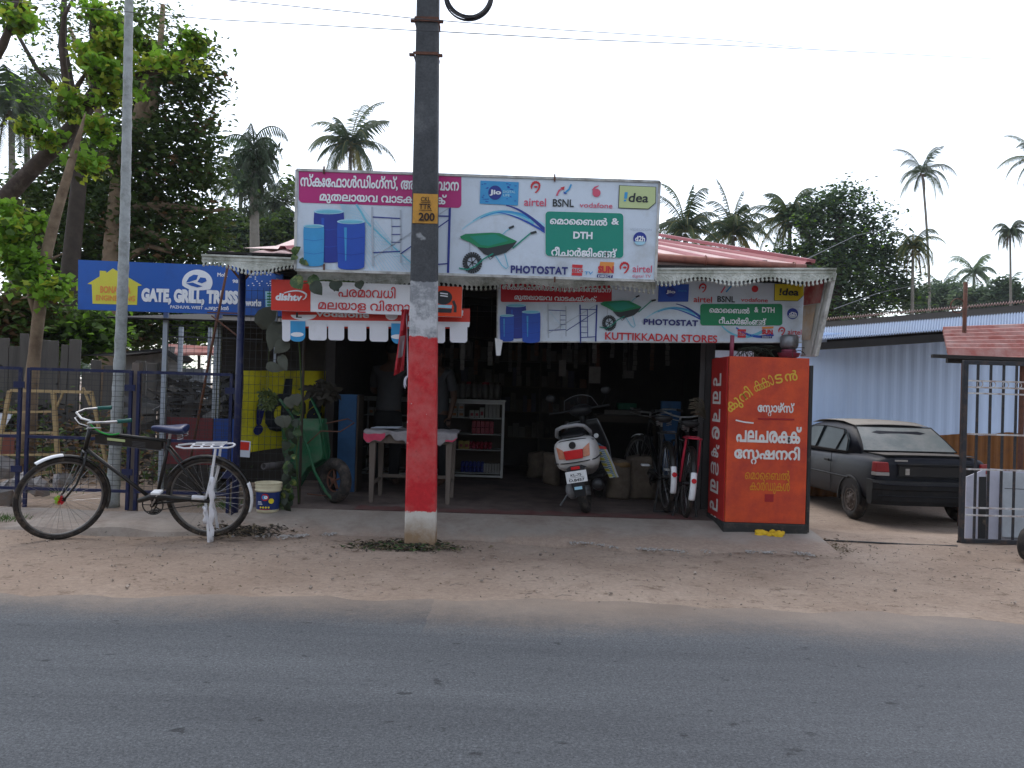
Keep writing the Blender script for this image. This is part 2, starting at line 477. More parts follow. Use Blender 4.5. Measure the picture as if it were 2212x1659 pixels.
# ---- concrete apron in front of the shop
mk('concrete', (.29,.25,.215), .9, var=.22, scale=2.2, dirt=((.17,.125,.10),.42,2.4), bump=.6, bscale=30)
mk('concrete_edge', (.34,.32,.30), .9, var=.25, scale=18, dirt=((.2,.17,.14),.3,7), bump=.9, bscale=40)
m = mat('apron', (.27,.235,.20), .9, var=.22, scale=2.2, dirt=((.17,.125,.10),.42,2.4), bump=.7, bscale=30)
nt = m.node_tree; N = nt.nodes; L = nt.links; tc = [n_ for n_ in N if n_.type == 'TEX_COORD'][0]; bs = N['Principled BSDF']
src = bs.inputs['Base Color'].links[0].from_socket; sx = N.new('ShaderNodeSeparateXYZ'); L.new(tc.outputs['Object'], sx.inputs[0])
f = math_('ADD', math_('MULTIPLY', sx.outputs[1], -2.6), math_('MULTIPLY', noise(2.6,8,.7), 1.9))
c = mixc(ramp(f, [(.98,(0,0,0)), (1.35,(1,1,1))]) if 0 else ramp(math_('MULTIPLY', f, .5), [(.42,(0,0,0)), (.72,(.95,.95,.95))]), src, ramp(noise(25,8,.8), [(.3,(.20,.145,.11)), (.7,(.34,.26,.205))]))
L.new(c, bs.inputs['Base Color']); K['apron'] = m
def grid(mb, f, nu, nv, mi=0):
    mb.add([f(i/nu, j/nv) for j in range(nv+1) for i in range(nu+1)],
           [(j*(nu+1)+i, j*(nu+1)+i+1, (j+1)*(nu+1)+i+1, (j+1)*(nu+1)+i) for j in range(nv) for i in range(nu)], mi)
XL, XR = -2.62, 2.9
def edge_y(x): return 7.02 + .12*sin(x*1.3+2) + .07*sin(x*3.7) + .03*sin(x*11) - (.12 if x > 0 else 0)
mb = MB()
def apr(u, v):
    x = XL+.05+(XR-XL-.1)*u; y0 = edge_y(x)
    if v == 0: return (x, y0, -.03)
    vv = (v*10-1)/9; y = y0+.02+(7.72-y0)*max(0, vv)
    return (x, y, .014+.131*max(0, vv)**.7+.004*sin(x*9)*sin(y*13))
grid(mb, apr, 90, 10)
mb.build('pavement', 'apron', smooth=True, kind='structure')['label'] = 'grey brown concrete apron sloping up to the shop'
# concrete strip under the left fence
mb = MB()
def strip(u, v):
    x = -7.5+(4.95)*u; y0 = 6.98+.05*sin(x*2.1)+.03*sin(x*7)
    hh = .012*sin(x*3.1)+.01*sin(x*8.7); prof = [(-.05,-.03),(.0,.035+hh),(.05,.055+hh),(.62,.10),(.64,-.03)]
    dy, z = prof[round(v*4)]
    return (x, y0+dy+.0, z)
grid(mb, strip, 60, 4)
mb.build('path', 'concrete', smooth=False, kind='structure')['label'] = 'low concrete strip along the wire mesh fence'
# broken pale lumps at the apron's lip : crumbled concrete (stuff)
mb = MB()
for k in range(1300):
    t = rnd.random()
    if t < .42: x = rnd.uniform(-2.35,-1.5); sc = 1
    elif t < .8: x = rnd.uniform(.55,1.75); sc = .8
    else: x = rnd.uniform(2.05,2.6); sc = .8
    if sin(x*23)+sin(x*9.7+1)+rnd.random() < .2: continue
    y = edge_y(x)+rnd.gauss(.05,.05); r_ = rnd.uniform(.003,.011)*sc
    mb.box((x,y,.028+r_*.2), (r_*2.2,r_*1.6,r_*.8), 0, (wob(.4),wob(.4),wob(3)))
o = mb.build('crumbled_concrete', 'concrete_edge'); o['kind'] = 'stuff'; tag(o, 'crumbled pale concrete bits along the apron edge', 'rubble')
# dead leaves and weeds at the pole foot and by the mesh fence
mk('leaf_litter', (.13,.10,.06), .9, var=.5, scale=9)
mk('weed', (.05,.09,.025), .8, var=.4, scale=9)
mk('leaf_dark', (.035,.03,.022), .9, var=.4, scale=9)
mb = MB()
def scrap(x, y, z, L_, mi):
    a = rnd.uniform(0, 6.28); w = L_*rnd.uniform(.15,.4); t = wob(.5)
    R = Euler((wob(.5), wob(.5), a)).to_matrix()
    mb.add([R@Vector(p)+Vector((x,y,z)) for p in ((-L_/2,0,0),(0,-w/2,L_*.1*t),(L_/2,0,.0),(0,w/2,L_*.15))], [(0,1,2,3)], mi)
polex = (P(906,1174,6.8)).x
for k in range(1500):
    a = rnd.gauss(-.12,.2); x = polex+a*1.0; y = 6.66+rnd.gauss(.05,.09)
    if abs(x-polex) < .12 and y > 6.7: y -= .12
    scrap(x, y, .015+rnd.random()*.03*max(0,1-abs(a)*2), rnd.uniform(.02,.07), rnd.choice([0,0,1,2,2]))
for k in range(900):
    scrap(rnd.gauss(-2.3,.18), rnd.gauss(7.02,.11), .03+rnd.random()*.05, rnd.uniform(.02,.07), rnd.choice([0,2,2,2]))
for k in range(700):
    p = G(rnd.gauss(1775,30), rnd.gauss(1188,9)); scrap(p.x, p.y, .02, rnd.uniform(.01,.05), 0)
for k in range(1500):
    scrap(rnd.uniform(-7,6.5), rnd.uniform(5.1,7.2), .016, rnd.uniform(.008,.03), rnd.choice([0,0,2]))
o = mb.build('leaf_litter', ['leaf_litter','weed','leaf_dark']); o['kind'] = 'stuff'; tag(o, 'dead leaves and twigs lying on the dusty verge', 'leaf litter')
mb = MB()
for (px,py,nn,s) in ((120,1065,300,.10),(490,1105,220,.09),(0,1135,200,.07)):
    c0 = G(px,py)
    for k in range(nn):
        x = c0.x+rnd.gauss(0,.14); y = min(max(c0.y,6.9),9)+rnd.gauss(0,.06); h = rnd.uniform(.3,1)*s; a = wob(.06)
        mb.add([(x-.004,y,.05),(x+.004,y,.05),(x+a,y+wob(.03),.05+h)], [(0,1,2)])
mk('grass', (.07,.13,.03), .8, var=.4, scale=9)
o = mb.build('grass', 'grass'); o['kind'] = 'stuff'; tag(o, 'small tufts of grass growing near the fence', 'grass')
mk('pebble', (.30,.25,.21), .9, var=.4, scale=14); mk('pebble_dark', (.17,.14,.12), .9, var=.4, scale=14)
mb = MB()
for k in range(1700):
    x = rnd.uniform(-7,7.5); y = 5.0+2.6*rnd.random()**.8; r_ = rnd.uniform(.002,.005)*(2.2 if rnd.random() < .04 else 1)
    if XL < x < XR and y > edge_y(x)+.1: continue
    mb.box((x,y,ground_z(x,y)+.012 if y > 5.3 else .018), (r_*2.2,r_*1.7,r_*1.3), 0 if rnd.random() < .85 else 1, (wob(.6),wob(.6),wob(3)))
for k in range(90):
    x = rnd.uniform(-7,7.5); y = rnd.uniform(5.1,7.1); a_ = rnd.random()*3; l_ = rnd.uniform(.03,.12); mb.tube([(x,y,.022),(x+l_*.5*cos(a_)+wob(.01),y+l_*.5*sin(a_),.03),(x+l_*cos(a_),y+l_*sin(a_),.022)], .002, 4, 1)
o = mb.build('gravel', ['pebble','pebble_dark']); o['kind'] = 'stuff'; tag(o, 'loose pebbles and twigs scattered over the dirt shoulder', 'gravel')
# rubble stones at the left behind the fence
mk('stone', (.26,.25,.25), .9, var=.3, scale=6, dirt=((.3,.2,.15),.35,5), bump=.8, bscale=25)
stones = [(20,1090,.26,'large grey rubble stone at the left edge behind the fence'),(60,1062,.2,'flat grey stone leaning among the rubble by the fence post'),
          (10,1040,.24,'upper grey stone of the rubble heap at the photo edge'),(92,1085,.2,'brownish rubble stone behind the front bicycle wheel'),
          (40,1122,.13,'small stone in front of the rubble heap'),(140,1060,.16,'rubble stone seen through the front wheel')]
for px, py, s_, lab in stones:
    p = G(px, py, .0); p.y = rnd.uniform(7.9,8.4); p.x = (px-1106)/F*p.y
    mb = MB(); mb.ball((p.x,p.y,.10+ (1110-py)*.004), (s_*.7,s_*.5,s_*.5), 7, 0, Euler((wob(.5),wob(.5),wob(3))).to_matrix())
    mb.v = [(a+wob(.03), b_+wob(.03), c_+wob(.03)) for a, b_, c_ in mb.v]
    o = mb.build('stone', 'stone'); tag(o, lab, 'stone', 'rubble stones behind the fence')

# ================================================================ SHOP
mk('pink_roof', (.60,.42,.39), .55, var=.08, scale=3, dirt=((.35,.22,.2),.3,4))
mk('pink_trim', (.36,.11,.12), .5, var=.12, dirt=((.2,.09,.08),.3,5))
mk('gutter', (.33,.12,.085), .55, var=.12, dirt=((.12,.05,.04),.45,7))
mk('lace', (.60,.61,.56), .6, var=.1, dirt=((.17,.18,.13),.55,4.5), bump=.4, bscale=30, spec=.3)
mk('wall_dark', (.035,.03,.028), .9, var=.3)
mk('floor_dark', (.16,.12,.105), .8, var=.3, scale=3, dirt=((.06,.045,.04),.5,2.5), bump=.4)  # floor colour toned down to deepen the shade inside
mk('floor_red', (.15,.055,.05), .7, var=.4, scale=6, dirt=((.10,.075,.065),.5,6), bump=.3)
Z0 = .15
shop = thing('shop_building', 'open fronted roadside shop with pink sheet roof, lace edged eave and dark interior', 'shop', (0,7.7,0))
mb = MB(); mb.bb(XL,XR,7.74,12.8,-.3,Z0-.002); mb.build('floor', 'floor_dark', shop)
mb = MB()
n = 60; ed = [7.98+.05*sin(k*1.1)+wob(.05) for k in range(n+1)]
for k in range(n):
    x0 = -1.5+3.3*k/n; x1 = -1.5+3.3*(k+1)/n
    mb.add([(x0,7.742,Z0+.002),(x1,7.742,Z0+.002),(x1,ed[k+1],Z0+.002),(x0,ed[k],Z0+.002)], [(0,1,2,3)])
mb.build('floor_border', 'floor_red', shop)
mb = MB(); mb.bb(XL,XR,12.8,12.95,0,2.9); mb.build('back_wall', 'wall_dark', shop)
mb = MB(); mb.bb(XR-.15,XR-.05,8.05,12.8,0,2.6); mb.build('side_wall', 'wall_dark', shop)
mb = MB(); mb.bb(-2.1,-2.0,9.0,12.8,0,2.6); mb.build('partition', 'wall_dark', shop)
mb = MB(); mb.bb(-3.7,-2.0,10.0,10.05,.1,2.5); mb.build('shade_sheet', 'wall_dark', shop)  # added dark sheet standing in for the shade behind the mesh bay
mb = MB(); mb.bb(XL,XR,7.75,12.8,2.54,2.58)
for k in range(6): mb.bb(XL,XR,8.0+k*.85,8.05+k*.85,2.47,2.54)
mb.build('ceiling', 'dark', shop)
# roof : hip line falls towards the right
e0 = P(1752,572,7.5)
hip = P(1418,519,10.0); tl = P(630,500,10.0)
mb = MB()
def roofp(u, v):      # u along eave, v up the slope
    a = Vector((-2.55,7.45,e0.z-.01)).lerp(Vector((e0.x,7.45,e0.z-.01)), u)
    b_ = Vector((-1.2,10.2,hip.z)).lerp(Vector((hip.x,10.0,hip.z)), u)
    return a.lerp(b_, v)
NR = 13
for k in range(NR):
    u0, u1 = k/NR, (k+1)/NR
    for (ua, ub, za, zb) in ((0,.80,0,0),(.80,.85,0,.03),(.85,.95,.03,.03),(.95,1,.03,0)):
        p = [roofp(u0+(u1-u0)*q, v) for q, v in ((ua,0),(ub,0),(ub,1),(ua,1))]
        mb.add([p[0]+Vector((0,0,za)), p[1]+Vector((0,0,zb)), p[2]+Vector((0,0,zb)), p[3]+Vector((0,0,za))], [(0,1,2,3)], 1 if za or zb else 0)
rf = mb.build('roof', ['pink_roof','pink_trim'], shop)
mb = MB(); a = Vector(e0)+Vector((0,0,.035)); mb.bar(a, hip+Vector((0.03,0,.07)), .10,.035)
mb.build('hip_cap', 'pink_trim', rf)
mb = MB(); a = roofp(.42,0); z = P(1500,556,7.36).z; z2 = P(1740,577,7.36).z
mb.tube([(P(1400,556,7.36).x,7.38,z-.005),(P(1742,575,7.36).x,7.38,z2)], [.042,.030], 14)
for px in (1525,1717): 
    q = P(px,563,7.36); mb.torus((q.x,7.38,z+(z2-z)*(px-1400)/340), .045, .006, 'X', 16, 5)
mb.build('gutter', 'gutter', rf, smooth=True)
# right side slope of the roof and left loose sheet
mb = MB()
for k in range(10):
    y0 = 7.5+k*.5; 
    mb.add([(e0.x+.0,y0,e0.z-.03),(e0.x,y0+.5,e0.z-.03),(hip.x,y0+.5+ (2.5 if k < 5 else 0)*0,hip.z-.02),(hip.x,y0,hip.z-.02)] if y0 > 9.9 else [(e0.x,y0,e0.z-.03),(e0.x,y0+.5,e0.z-.03),(e0.x-(y0+.5-7.5)*.4,y0+.5,e0.z-.03+(y0+.5-7.5)*.26),(e0.x-(y0-7.5)*.4,y0,e0.z-.03+(y0-7.5)*.26)], [(0,1,2,3)])
mb.build('roof_side', 'pink_roof', rf)
mb = MB()
def ls(u, v):
    x = P(487,550,7.3).x + 1.0*u
    y = 7.3+1.5*v; top = [0,.35,.62,.95,1.02,.92,.86,1.05,.98,.86,.7]
    t = u*10; i = min(9, int(t)); h = top[i]+(top[i+1]-top[i])*(t-i)
    return (x+ .1*v, y, P(540,551,7.3).z+.015+(.52*h)*v + .012*sin(u*30))
grid(mb, ls, 40, 6); mb.build('roof_sheet', 'pink_roof', rf, solid=.004, smooth=True)
# lace valance : embossed strip with scalloped, beaded lower edge
def valance(pts_top, amp_fn, name, d, spacing=9.0, h0=20):
    (xa, ya), (xb, yb) = pts_top
    mb = MB(); n = int((xb-xa)/spacing)
    q = lambda px, py: P(px, py, d)
    for k in range(n):
        x0 = xa+(xb-xa)*k/n; x1 = xa+(xb-xa)*(k+1)/n; xm = (x0+x1)/2; w = (x1-x0)
        yt = lambda x: ya+(yb-ya)*(x-xa)/(xb-xa)
        H = h0+amp_fn((xm-xa)/(xb-xa))
        pts = [(x0,yt(x0)),(x1,yt(x1)),(x1,yt(x1)+H*.80),(xm+w*.22,yt(xm)+H*.86),(xm+w*.14,yt(xm)+H*1.0),(xm-w*.14,yt(xm)+H*1.0),(xm-w*.22,yt(xm)+H*.86),(x0,yt(x0)+H*.80)]
        ps = [q(a, b_) for a, b_ in pts]
        mb.plate(ps, (0,.012,0))
        c0 = q(xm, yt(xm)+H+2.4); mb.ball(c0, .0135, 8)
        c0 = q(xm-w*.34, yt(xm)+H*.62); mb.ball(c0, (.008,.004,.010), 6)
        c0 = q(xm+w*.1, yt(xm)+H*.42+3*sin(k*.9)); mb.ball(c0, (.022,.004,.007), 8, 0, Euler((0,.6*sin(k*.9),0)).to_matrix())
    # raised top lip and stitched line
    mb.bar(q(xa,ya+1)+Vector((0,-.006,0)), q(xb,yb+1)+Vector((0,-.006,0)), .02,.016)
    mb.bar(q(xa,ya+10)+Vector((0,-.003,0)), q(xb,yb+10)+Vector((0,-.003,0)), .008,.004)
    return mb.build(name, 'lace', shop, smooth=False)
valance([(1416,580),(1806,580)], lambda t: 8+6*cos(t*2*pi*2.6-.9), 'valance', 7.15, 9, 20)
valance([(436,550),(642,558)], lambda t: 5+9*cos((t-.55)*2*pi*1.15), 'valance', 7.15, 8, 22)
mb = MB()
valance([(642,585),(1416,600)], lambda t: 6+4*cos(t*2*pi*4.0), 'valance', 7.35, 10, 20)
# beams under the eave
mb = MB()
mb.bb(P(440,600,7.2).x, P(1800,600,7.2).x, 7.19, 7.23, 2.43, 2.47)
mb.bb(XL, XR, 7.7, 7.76, 2.46, 2.53)
for px in (560,700,850,1000,1150,1300,1450,1600,1740): x = P(px,600,7.5).x; mb.bb(x-.02,x+.02,7.2,7.75,2.47,2.51)
mb.build('eave_frame', 'black_metal', shop)
# eave underside
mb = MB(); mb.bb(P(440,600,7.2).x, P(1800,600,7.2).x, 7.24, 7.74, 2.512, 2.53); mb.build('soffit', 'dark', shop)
# blue corner column with collar
c0 = P(506,1130,7.55); c1 = P(518,600,7.55)
mb = MB(); mb.tube([(c0.x,7.55,0),(c0.x,7.55,2.46)], .033, 14)
for z in (.55,1.02,1.42,1.75): mb.torus((c0.x,7.55,z), .035,.004,'Z',14,5)
mb.build('column', 'blue_paint', shop, smooth=True)
mb = MB(); mb.bar((c0.x,7.55,2.3),(c0.x-.12,7.55,2.44),.02); mb.bar((c0.x,7.55,2.3),(c0.x+.12,7.55,2.44),.02); mb.bar((c0.x-.32,7.55,2.0),(c0.x,7.55,2.0),.012); mb.bar((c0.x-.28,7.55,1.97),(c0.x-.02,7.55,1.78),.012)
mb.build('column_bracket', 'rust', shop)
# ================================================================ SIGNS
def c3(x, y): return (594+x*.1953, 324+y*.1953)
def c4(x, y): return (945.1+x*.23195, 351+y*.23195)
def c7(x, y): return (1404.1+x*.2197, 459+y*.2197)
def cA(x, y): return (1026.1+x*.3662, 583.3+y*.3662)
def cD(x, y): return (567+x*.20755, 567+y*.20755)      # dish crop
INK = ['sign_white','magenta','crimson','ink_white','ink_red','ink_pink','ink_navy','ink_black','ink_blue','ink_deep','ink_sky','ink_pale','ink_cyan','ink_teal','ink_green','ink_lime','ink_yellow','ink_grey','ink_orange']
I = {k: i for i, k in enumerate(INK)}
def board(root, corners, d, th, frame=True, face='sign_white', fw=.022, side=True):
    ps = [P(x, y, d) for x, y in corners]
    mb = MB(); mb.plate(ps, (0, th, 0)); mb.build('panel', face, root)
    if frame:
        mb = MB()
        for i in range(4):
            a = ps[i]; b_ = ps[(i+1) % 4]; mb.bar(a+Vector((0,-.001,0)), b_+Vector((0,-.001,0)), fw, fw)
        mb.build('frame', 'sign_frame', root)
def airtel(mb, x, y, s, d, mi):
    # swoosh : thick hook
    pts = [(-.9,.25),(-.95,-.35),(-.45,-.95),(.25,-1.0),(.72,-.55),(.62,.1),(.15,.75),(-.35,1.0)]
    w = [.18,.42,.50,.44,.40,.36,.30,.16]
    P2 = []
    for i in range(len(pts)-1):
        for t in (0,.25,.5,.75):
            P2.append((pts[i][0]+(pts[i+1][0]-pts[i][0])*t, pts[i][1]+(pts[i+1][1]-pts[i][1])*t, w[i]+(w[i+1]-w[i])*t))
    for a, b_ in zip(P2[:-1], P2[1:]):
        stroke(mb, [(x+a[0]*s, y+a[1]*s*1.1), (x+b_[0]*s, y+b_[1]*s*1.1)], a[2]*s, d, mi, 2, b_[2]*s)
    flat(mb, ell(x-.05*s, y-.15*s, .38*s, .22*s), d, mi, 2)
def barrel(mb, x0, y0, x1, y1, d, body, lid, layer=2):
    w = x1-x0; e = w*.09; cx = (x0+x1)/2
    pts = [(x0+w*.02,y0+e),(x0,y0+w*.35)] + [(x0+w*.005,(y0+y1)/2),(x0+w*.03,y1-e)] + [(cx-w/2*cos(a)*.94, y1-e+e*1.3*sin(a)) for a in [pi*i/8 for i in range(1,8)]] + [(x1-w*.03,y1-e),(x1-w*.005,(y0+y1)/2),(x1,y0+w*.35),(x1-w*.02,y0+e)]
    flat(mb, pts, d, I[body], layer)
    flat(mb, ell(cx, y0+e, w*.5, e), d, I[lid], layer+.5)
    flat(mb, ell(cx, y0+e*1.1, w*.42, e*.6), d, I['ink_cyan'], layer+1)
    for t in (.36,.68): stroke(mb, [(x0+w*.02,y0+(y1-y0)*t),(cx,y0+(y1-y0)*t+e*.8),(x1-w*.02,y0+(y1-y0)*t)], w*.015, d, I['ink_deep' if body == 'ink_blue' else 'ink_blue'], layer+.3)
    stroke(mb, [(x0+w*.30,y0+w*.3),(x0+w*.31,y1-w*.3)], w*.10, d, I['ink_blue' if body == 'ink_deep' else 'ink_sky'], layer+.25, w*.04)
def barrow(mb, T, d, lay=3):
    p = lambda *a: [T(x, y) for x, y in a]
    k = abs(T(100,0)[0]-T(0,0)[0])/100
    G_, B_ = I['ink_green'], I['ink_black']
    stroke(mb, p((600,680),(640,640),(710,597)), 8*k, d, I['ink_cyan'], lay); stroke(mb, p((665,615),(712,595)), 20*k, d, B_, lay+.3)
    stroke(mb, p((700,800),(760,750),(860,665),(915,650)), 13*k, d, I['ink_teal'], lay); stroke(mb, p((865,662),(922,648)), 22*k, d, B_, lay+.3)
    stroke(mb, p((300,740),(302,860)), 9*k, d, I['ink_grey'], lay)
    flat(mb, p((370,790),(470,800),(740,735),(700,790),(640,840),(500,882),(430,850)), d, B_, lay)
    flat(mb, p((210,692),(260,668),(500,655),(580,660),(740,735),(700,752),(470,800),(380,792),(300,745),(220,710)), d, G_, lay+.6)
    flat(mb, p((300,690),(540,672),(660,730),(480,780),(400,770)), d, I['ink_teal'], lay+.9)
    stroke(mb, p((200,985),(280,1000),(350,970),(430,900),(520,850)), 12*k, d, I['ink_teal'], lay+.9)
    cx, cy = 325, 935
    for i in range(24):
        a0 = 2*pi*i/24; a1 = 2*pi*(i+1)/24
        stroke(mb, [T(cx+70*cos(a0),cy+78*sin(a0)), T(cx+70*cos(a1),cy+78*sin(a1))], 44*k, d, B_, lay+.5)
    for i in range(6):
        a = pi*i/3+.3; stroke(mb, [T(cx,cy), T(cx+50*cos(a),cy+56*sin(a))], 9*k, d, B_, lay+.4)
    stroke(mb, p((540,870),(600,960),(640,990),(658,970),(625,850)), 9*k, d, I['ink_cyan'], lay+.2)
    stroke(mb, p((470,870),(490,905),(520,880)), 7*k, d, B_, lay+.2)
def scaffold(mb, T, d, lay=2, c_='ink_blue'):
    k = abs(T(100,0)[0]-T(0,0)[0])/100
    s = lambda a, b_, w, c: stroke(mb, [T(*a), T(*b_)], w*k, d, I[c], lay)
    s((1075,630),(1085,1285),22,'ink_grey'); s((1390,665),(1393,1250),20,'ink_grey')
    s((1080,742),(1390,760),12,'ink_deep'); s((1085,1137),(1390,1120),12,'ink_deep')
    s((1290,765),(1295,1110),14,'ink_grey')
    for y_ in (847,935,1022): s((1290,y_),(1390,y_),9,'ink_deep')
    s((1090,1190),(1930,640),12,'ink_grey'); s((1110,780),(1370,1120),5,'ink_pale'); s((1390,1150),(1930,770),12,'ink_deep')
    s((1640,640),(1650,1380),24,'ink_deep'); s((1935,640),(1915,1360),26,'ink_deep')
    s((1640,728),(1930,734),14,'ink_deep'); s((1645,1275),(1915,1258),13,'ink_deep'); s((1770,735),(1775,1260),12,'ink_deep')
    for y_ in (850,960,1070,1180): s((1645,y_),(1775,y_),9,'ink_deep')
def bsnl(mb, T, d, lay=2):
    k = abs(T(100,0)[0]-T(0,0)[0])/100
    stroke(mb, [T(1110,310),T(1130,265),T(1165,240)], 16*k, d, I['ink_pink'], lay); flat(mb, [T(1145,235),T(1185,225),T(1175,262)], d, I['ink_red'], lay+.3)
    stroke(mb, [T(1245,205),T(1225,250),T(1190,280)], 16*k, d, I['ink_sky'], lay); flat(mb, [T(1172,270),T(1208,292),T(1178,295)], d, I['ink_blue'], lay+.3)
    text(mb, 'BSNL', *T(1072,340), *T(1268,412), d, I['ink_black'], .02, layer=lay)
def logos_top(mb, T, d, idea='ink_lime', jio='ink_sky', box_deep=False):
    k = abs(T(100,0)[0]-T(0,0)[0])/100
    flat(mb, [T(400,170),T(757,185),T(750,402),T(393,385)], d, I[jio], 2)
    for i in range(26):
        y_ = 200+rnd.random()*170; x_ = rnd.choice([rnd.uniform(410,460), rnd.uniform(610,730)]); stroke(mb, [T(x_,y_),T(x_+rnd.uniform(10,26),y_)], 7*k, d, I['ink_blue'], 2.4)
    flat(mb, [T(x, y) for x, y in ell(537,283,64,66)], d, I['ink_deep'], 3)
    text(mb, 'Jio', *T(485,255), *T(592,312), d, I['ink_white'], .04, layer=4)
    text(mb, 'DIGITAL', *T(610,262), *T(725,286), d, I['ink_pale'], .02, layer=3); text(mb, 'LIFE', *T(610,296), *T(672,318), d, I['ink_pale'], .02, layer=3)
    x, y = T(918,235); airtel(mb, x, y, 46*k, d, I['ink_red'])
    text(mb, 'airtel', *T(805,330), *T(1010,405), d, I['ink_pink'], .015, layer=2)
    bsnl(mb, T, d)
    flat(mb, [T(x, y) for x, y in ell(1480,285,38,38)], d, I['ink_pink'], 2)
    stroke(mb, [T(1450,265),T(1465,235),T(1502,218)], 30*k, d, I['ink_pink'], 2.4, 6*k)
    text(mb, 'vodafone', *T(1322,372), *T(1630,420), d, I['ink_pink'], .01, layer=2)
    out = [(1690,213),(2035,228),(2032,380),(1965,438),(1682,428)]
    flat(mb, [T(x, y) for x, y in out], d, I['ink_black'], 2)
    cx_, cy_ = 1860, 325
    flat(mb, [T(cx_+(x-cx_)*.965, cy_+(y-cy_)*.95) for x, y in out], d, I[idea], 3)
    flat(mb, [T(1742,280),T(1770,280),T(1762,340),T(1735,340)], d, I['ink_sky' if idea == 'ink_lime' else 'ink_black'], 4); flat(mb, [T(1735,349),T(1757,349),T(1753,366),T(1732,366)], d, I['ink_sky' if idea == 'ink_lime' else 'ink_black'], 4)
    text(mb, 'dea', *T(1772,286), *T(1958,372), d, I['ink_black'], .02, layer=4, shear=.12)
def logos_low(mb, T, d):
    k = abs(T(100,0)[0]-T(0,0)[0])/100
    flat(mb, [T(1255,950),T(1352,955),T(1348,985),T(1252,980)], d, I['ink_red'], 2); flat(mb, [T(1250,1025),T(1347,1030),T(1345,1057),T(1248,1052)], d, I['ink_red'], 2)
    text(mb, 'BIG', *T(1252,988), *T(1352,1022), d, I['ink_red'], .03, layer=2)
    text(mb, 'TV', *T(1365,1015), *T(1442,1045), d, I['ink_sky'], .02, layer=2, shear=.2)
    flat(mb, [T(1515,925),T(1645,930),T(1635,1030),T(1492,1028)], d, I['ink_orange'], 1.5)
    text(mb, 'SUN', *T(1492,962), *T(1640,1030), d, I['ink_red'], .05, layer=3)
    flat(mb, [T(1485,1042),T(1632,1048),T(1630,1077),T(1483,1072)], d, I['ink_navy'], 2); text(mb, 'DIRECT', *T(1495,1050), *T(1622,1070), d, I['ink_white'], .01, layer=3)
    x, y = T(1745,985); airtel(mb, x, y, 46*k, d, I['ink_red'])
    text(mb, 'airtel', *T(1815,955), *T(1995,1022), d, I['ink_pink'], .01, layer=2); text(mb, 'digital TV', *T(1812,1042), *T(1985,1078), d, I['ink_pink'], .0, layer=2)
def d2h(mb, T, d):
    text(mb, 'VIDEOCON', *T(1790,612), *T(1992,634), d, I['ink_grey'], .0, layer=2)
    flat(mb, [T(x, y) for x, y in ell(1884,710,62,62)], d, I['ink_deep'], 2); flat(mb, [T(x, y) for x, y in ell(1884,738,52,34,16,0,pi)], d, I['ink_pale'], 3)
    text(mb, 'd2h', *T(1838,685), *T(1930,735), d, I['ink_white'], .03, layer=4)
def waves(mb, T, d, lay=1):
    for (a, b_, c_, w0, w1, col) in (((230,625),(560,330),(1000,600),10,46,'ink_pale'),((330,545),(600,360),(900,560),8,40,'ink_cyan'),((400,520),(640,400),(860,520),8,26,'ink_sky'),((560,470),(720,470),(1050,680),5,22,'ink_blue'),((640,400),(800,430),(1010,640),8,34,'ink_deep')):
        p = bzpx(T(*a), T(*b_), T(*c_), 14); k = abs(T(100,0)[0]-T(0,0)[0])/100
        stroke(mb, p, w0*k, d, I[col], lay, w1*k); lay += .12

# ---- upper board (in front of the eave)
D1 = 7.05
s1 = thing('shop_signboard', 'large upper billboard with magenta panel, blue barrels, scaffolding, wheelbarrow and phone company logos', 'signboard', tuple(P(1030,600,D1)))
board(s1, [(641,367),(1425,393),(1415,607),(638,583)], D1, .05)
mb = MB(); d = D1
waves(mb, c4, d, 1.0)
for i in range(14):        # net behind the scaffold
    a = i/13; stroke(mb, [c3(720+60*a+140*a*a,590), c3(860+460*a,960+10*i), c3(1060+520*a,1330)], 1.0, d, I['ink_pale'], 1)
for i in range(16): stroke(mb, [c3(720+i*45,600+i*44), c3(900+i*45,640+i*40+20)], .8, d, I['ink_pale'], 1.2)
stroke(mb, [c3(900,600),c3(1020,800),c3(1230,1000),c3(1520,1260)], 4.5, d, I['ink_cyan'], 1.4, 2)
mb.build('background_print', INK, s1); mb = MB()
barrel(mb, *c3(430,652), *c3(768,1240), d, 'ink_deep', 'ink_pale', 2)
barrel(mb, *c3(690,768), *c3(1000,1320), d, 'ink_blue', 'ink_pale', 4)
barrel(mb, *c3(318,825), *c3(548,1285), d, 'ink_sky', 'ink_pale', 4)
mb.build('barrels_picture', INK, s1); mb = MB(); scaffold(mb, c3, d); mb.build('scaffolding_picture', INK, s1); mb = MB(); barrow(mb, c4, d); mb.build('wheelbarrow_picture', INK, s1)
mb = MB()
flat(mb, rrect(*c3(264,238), *c3(2062,628), 9, 0, '0110') and [(x, y+(x-c3(264,0)[0])*.034) for x, y in rrect(c3(264,0)[0], c3(0,236)[1], c3(2062,0)[0], c3(0,582)[1], 9, 0, '0110')], d, I['magenta'], 1); mb.build('magenta_panel', INK, s1); mb = MB()
flat(mb, rrect(*c4(1000,452), *c4(1735,875), 9, SL*.9), d, I['ink_white'], 1.5)
flat(mb, rrect(*c4(1005,456), *c4(1730,871), 8, SL*.9), d, I['ink_teal'], 2.5)
mb.build('green_panel', INK, s1)
mb = MB(); W = I['ink_white']
text(mb, 'സ്കഃേഫാൾഡിംഗ്സ്, അർബ{ബാന', 649, c3(0,260)[1], 992, c3(0,420)[1]+1, d, W, .028, layer=3)
text(mb, 'മുതലായവ വാടകയ്ക{ക്', *c3(495,455), *c3(1900,590), d, W, .028, layer=3)
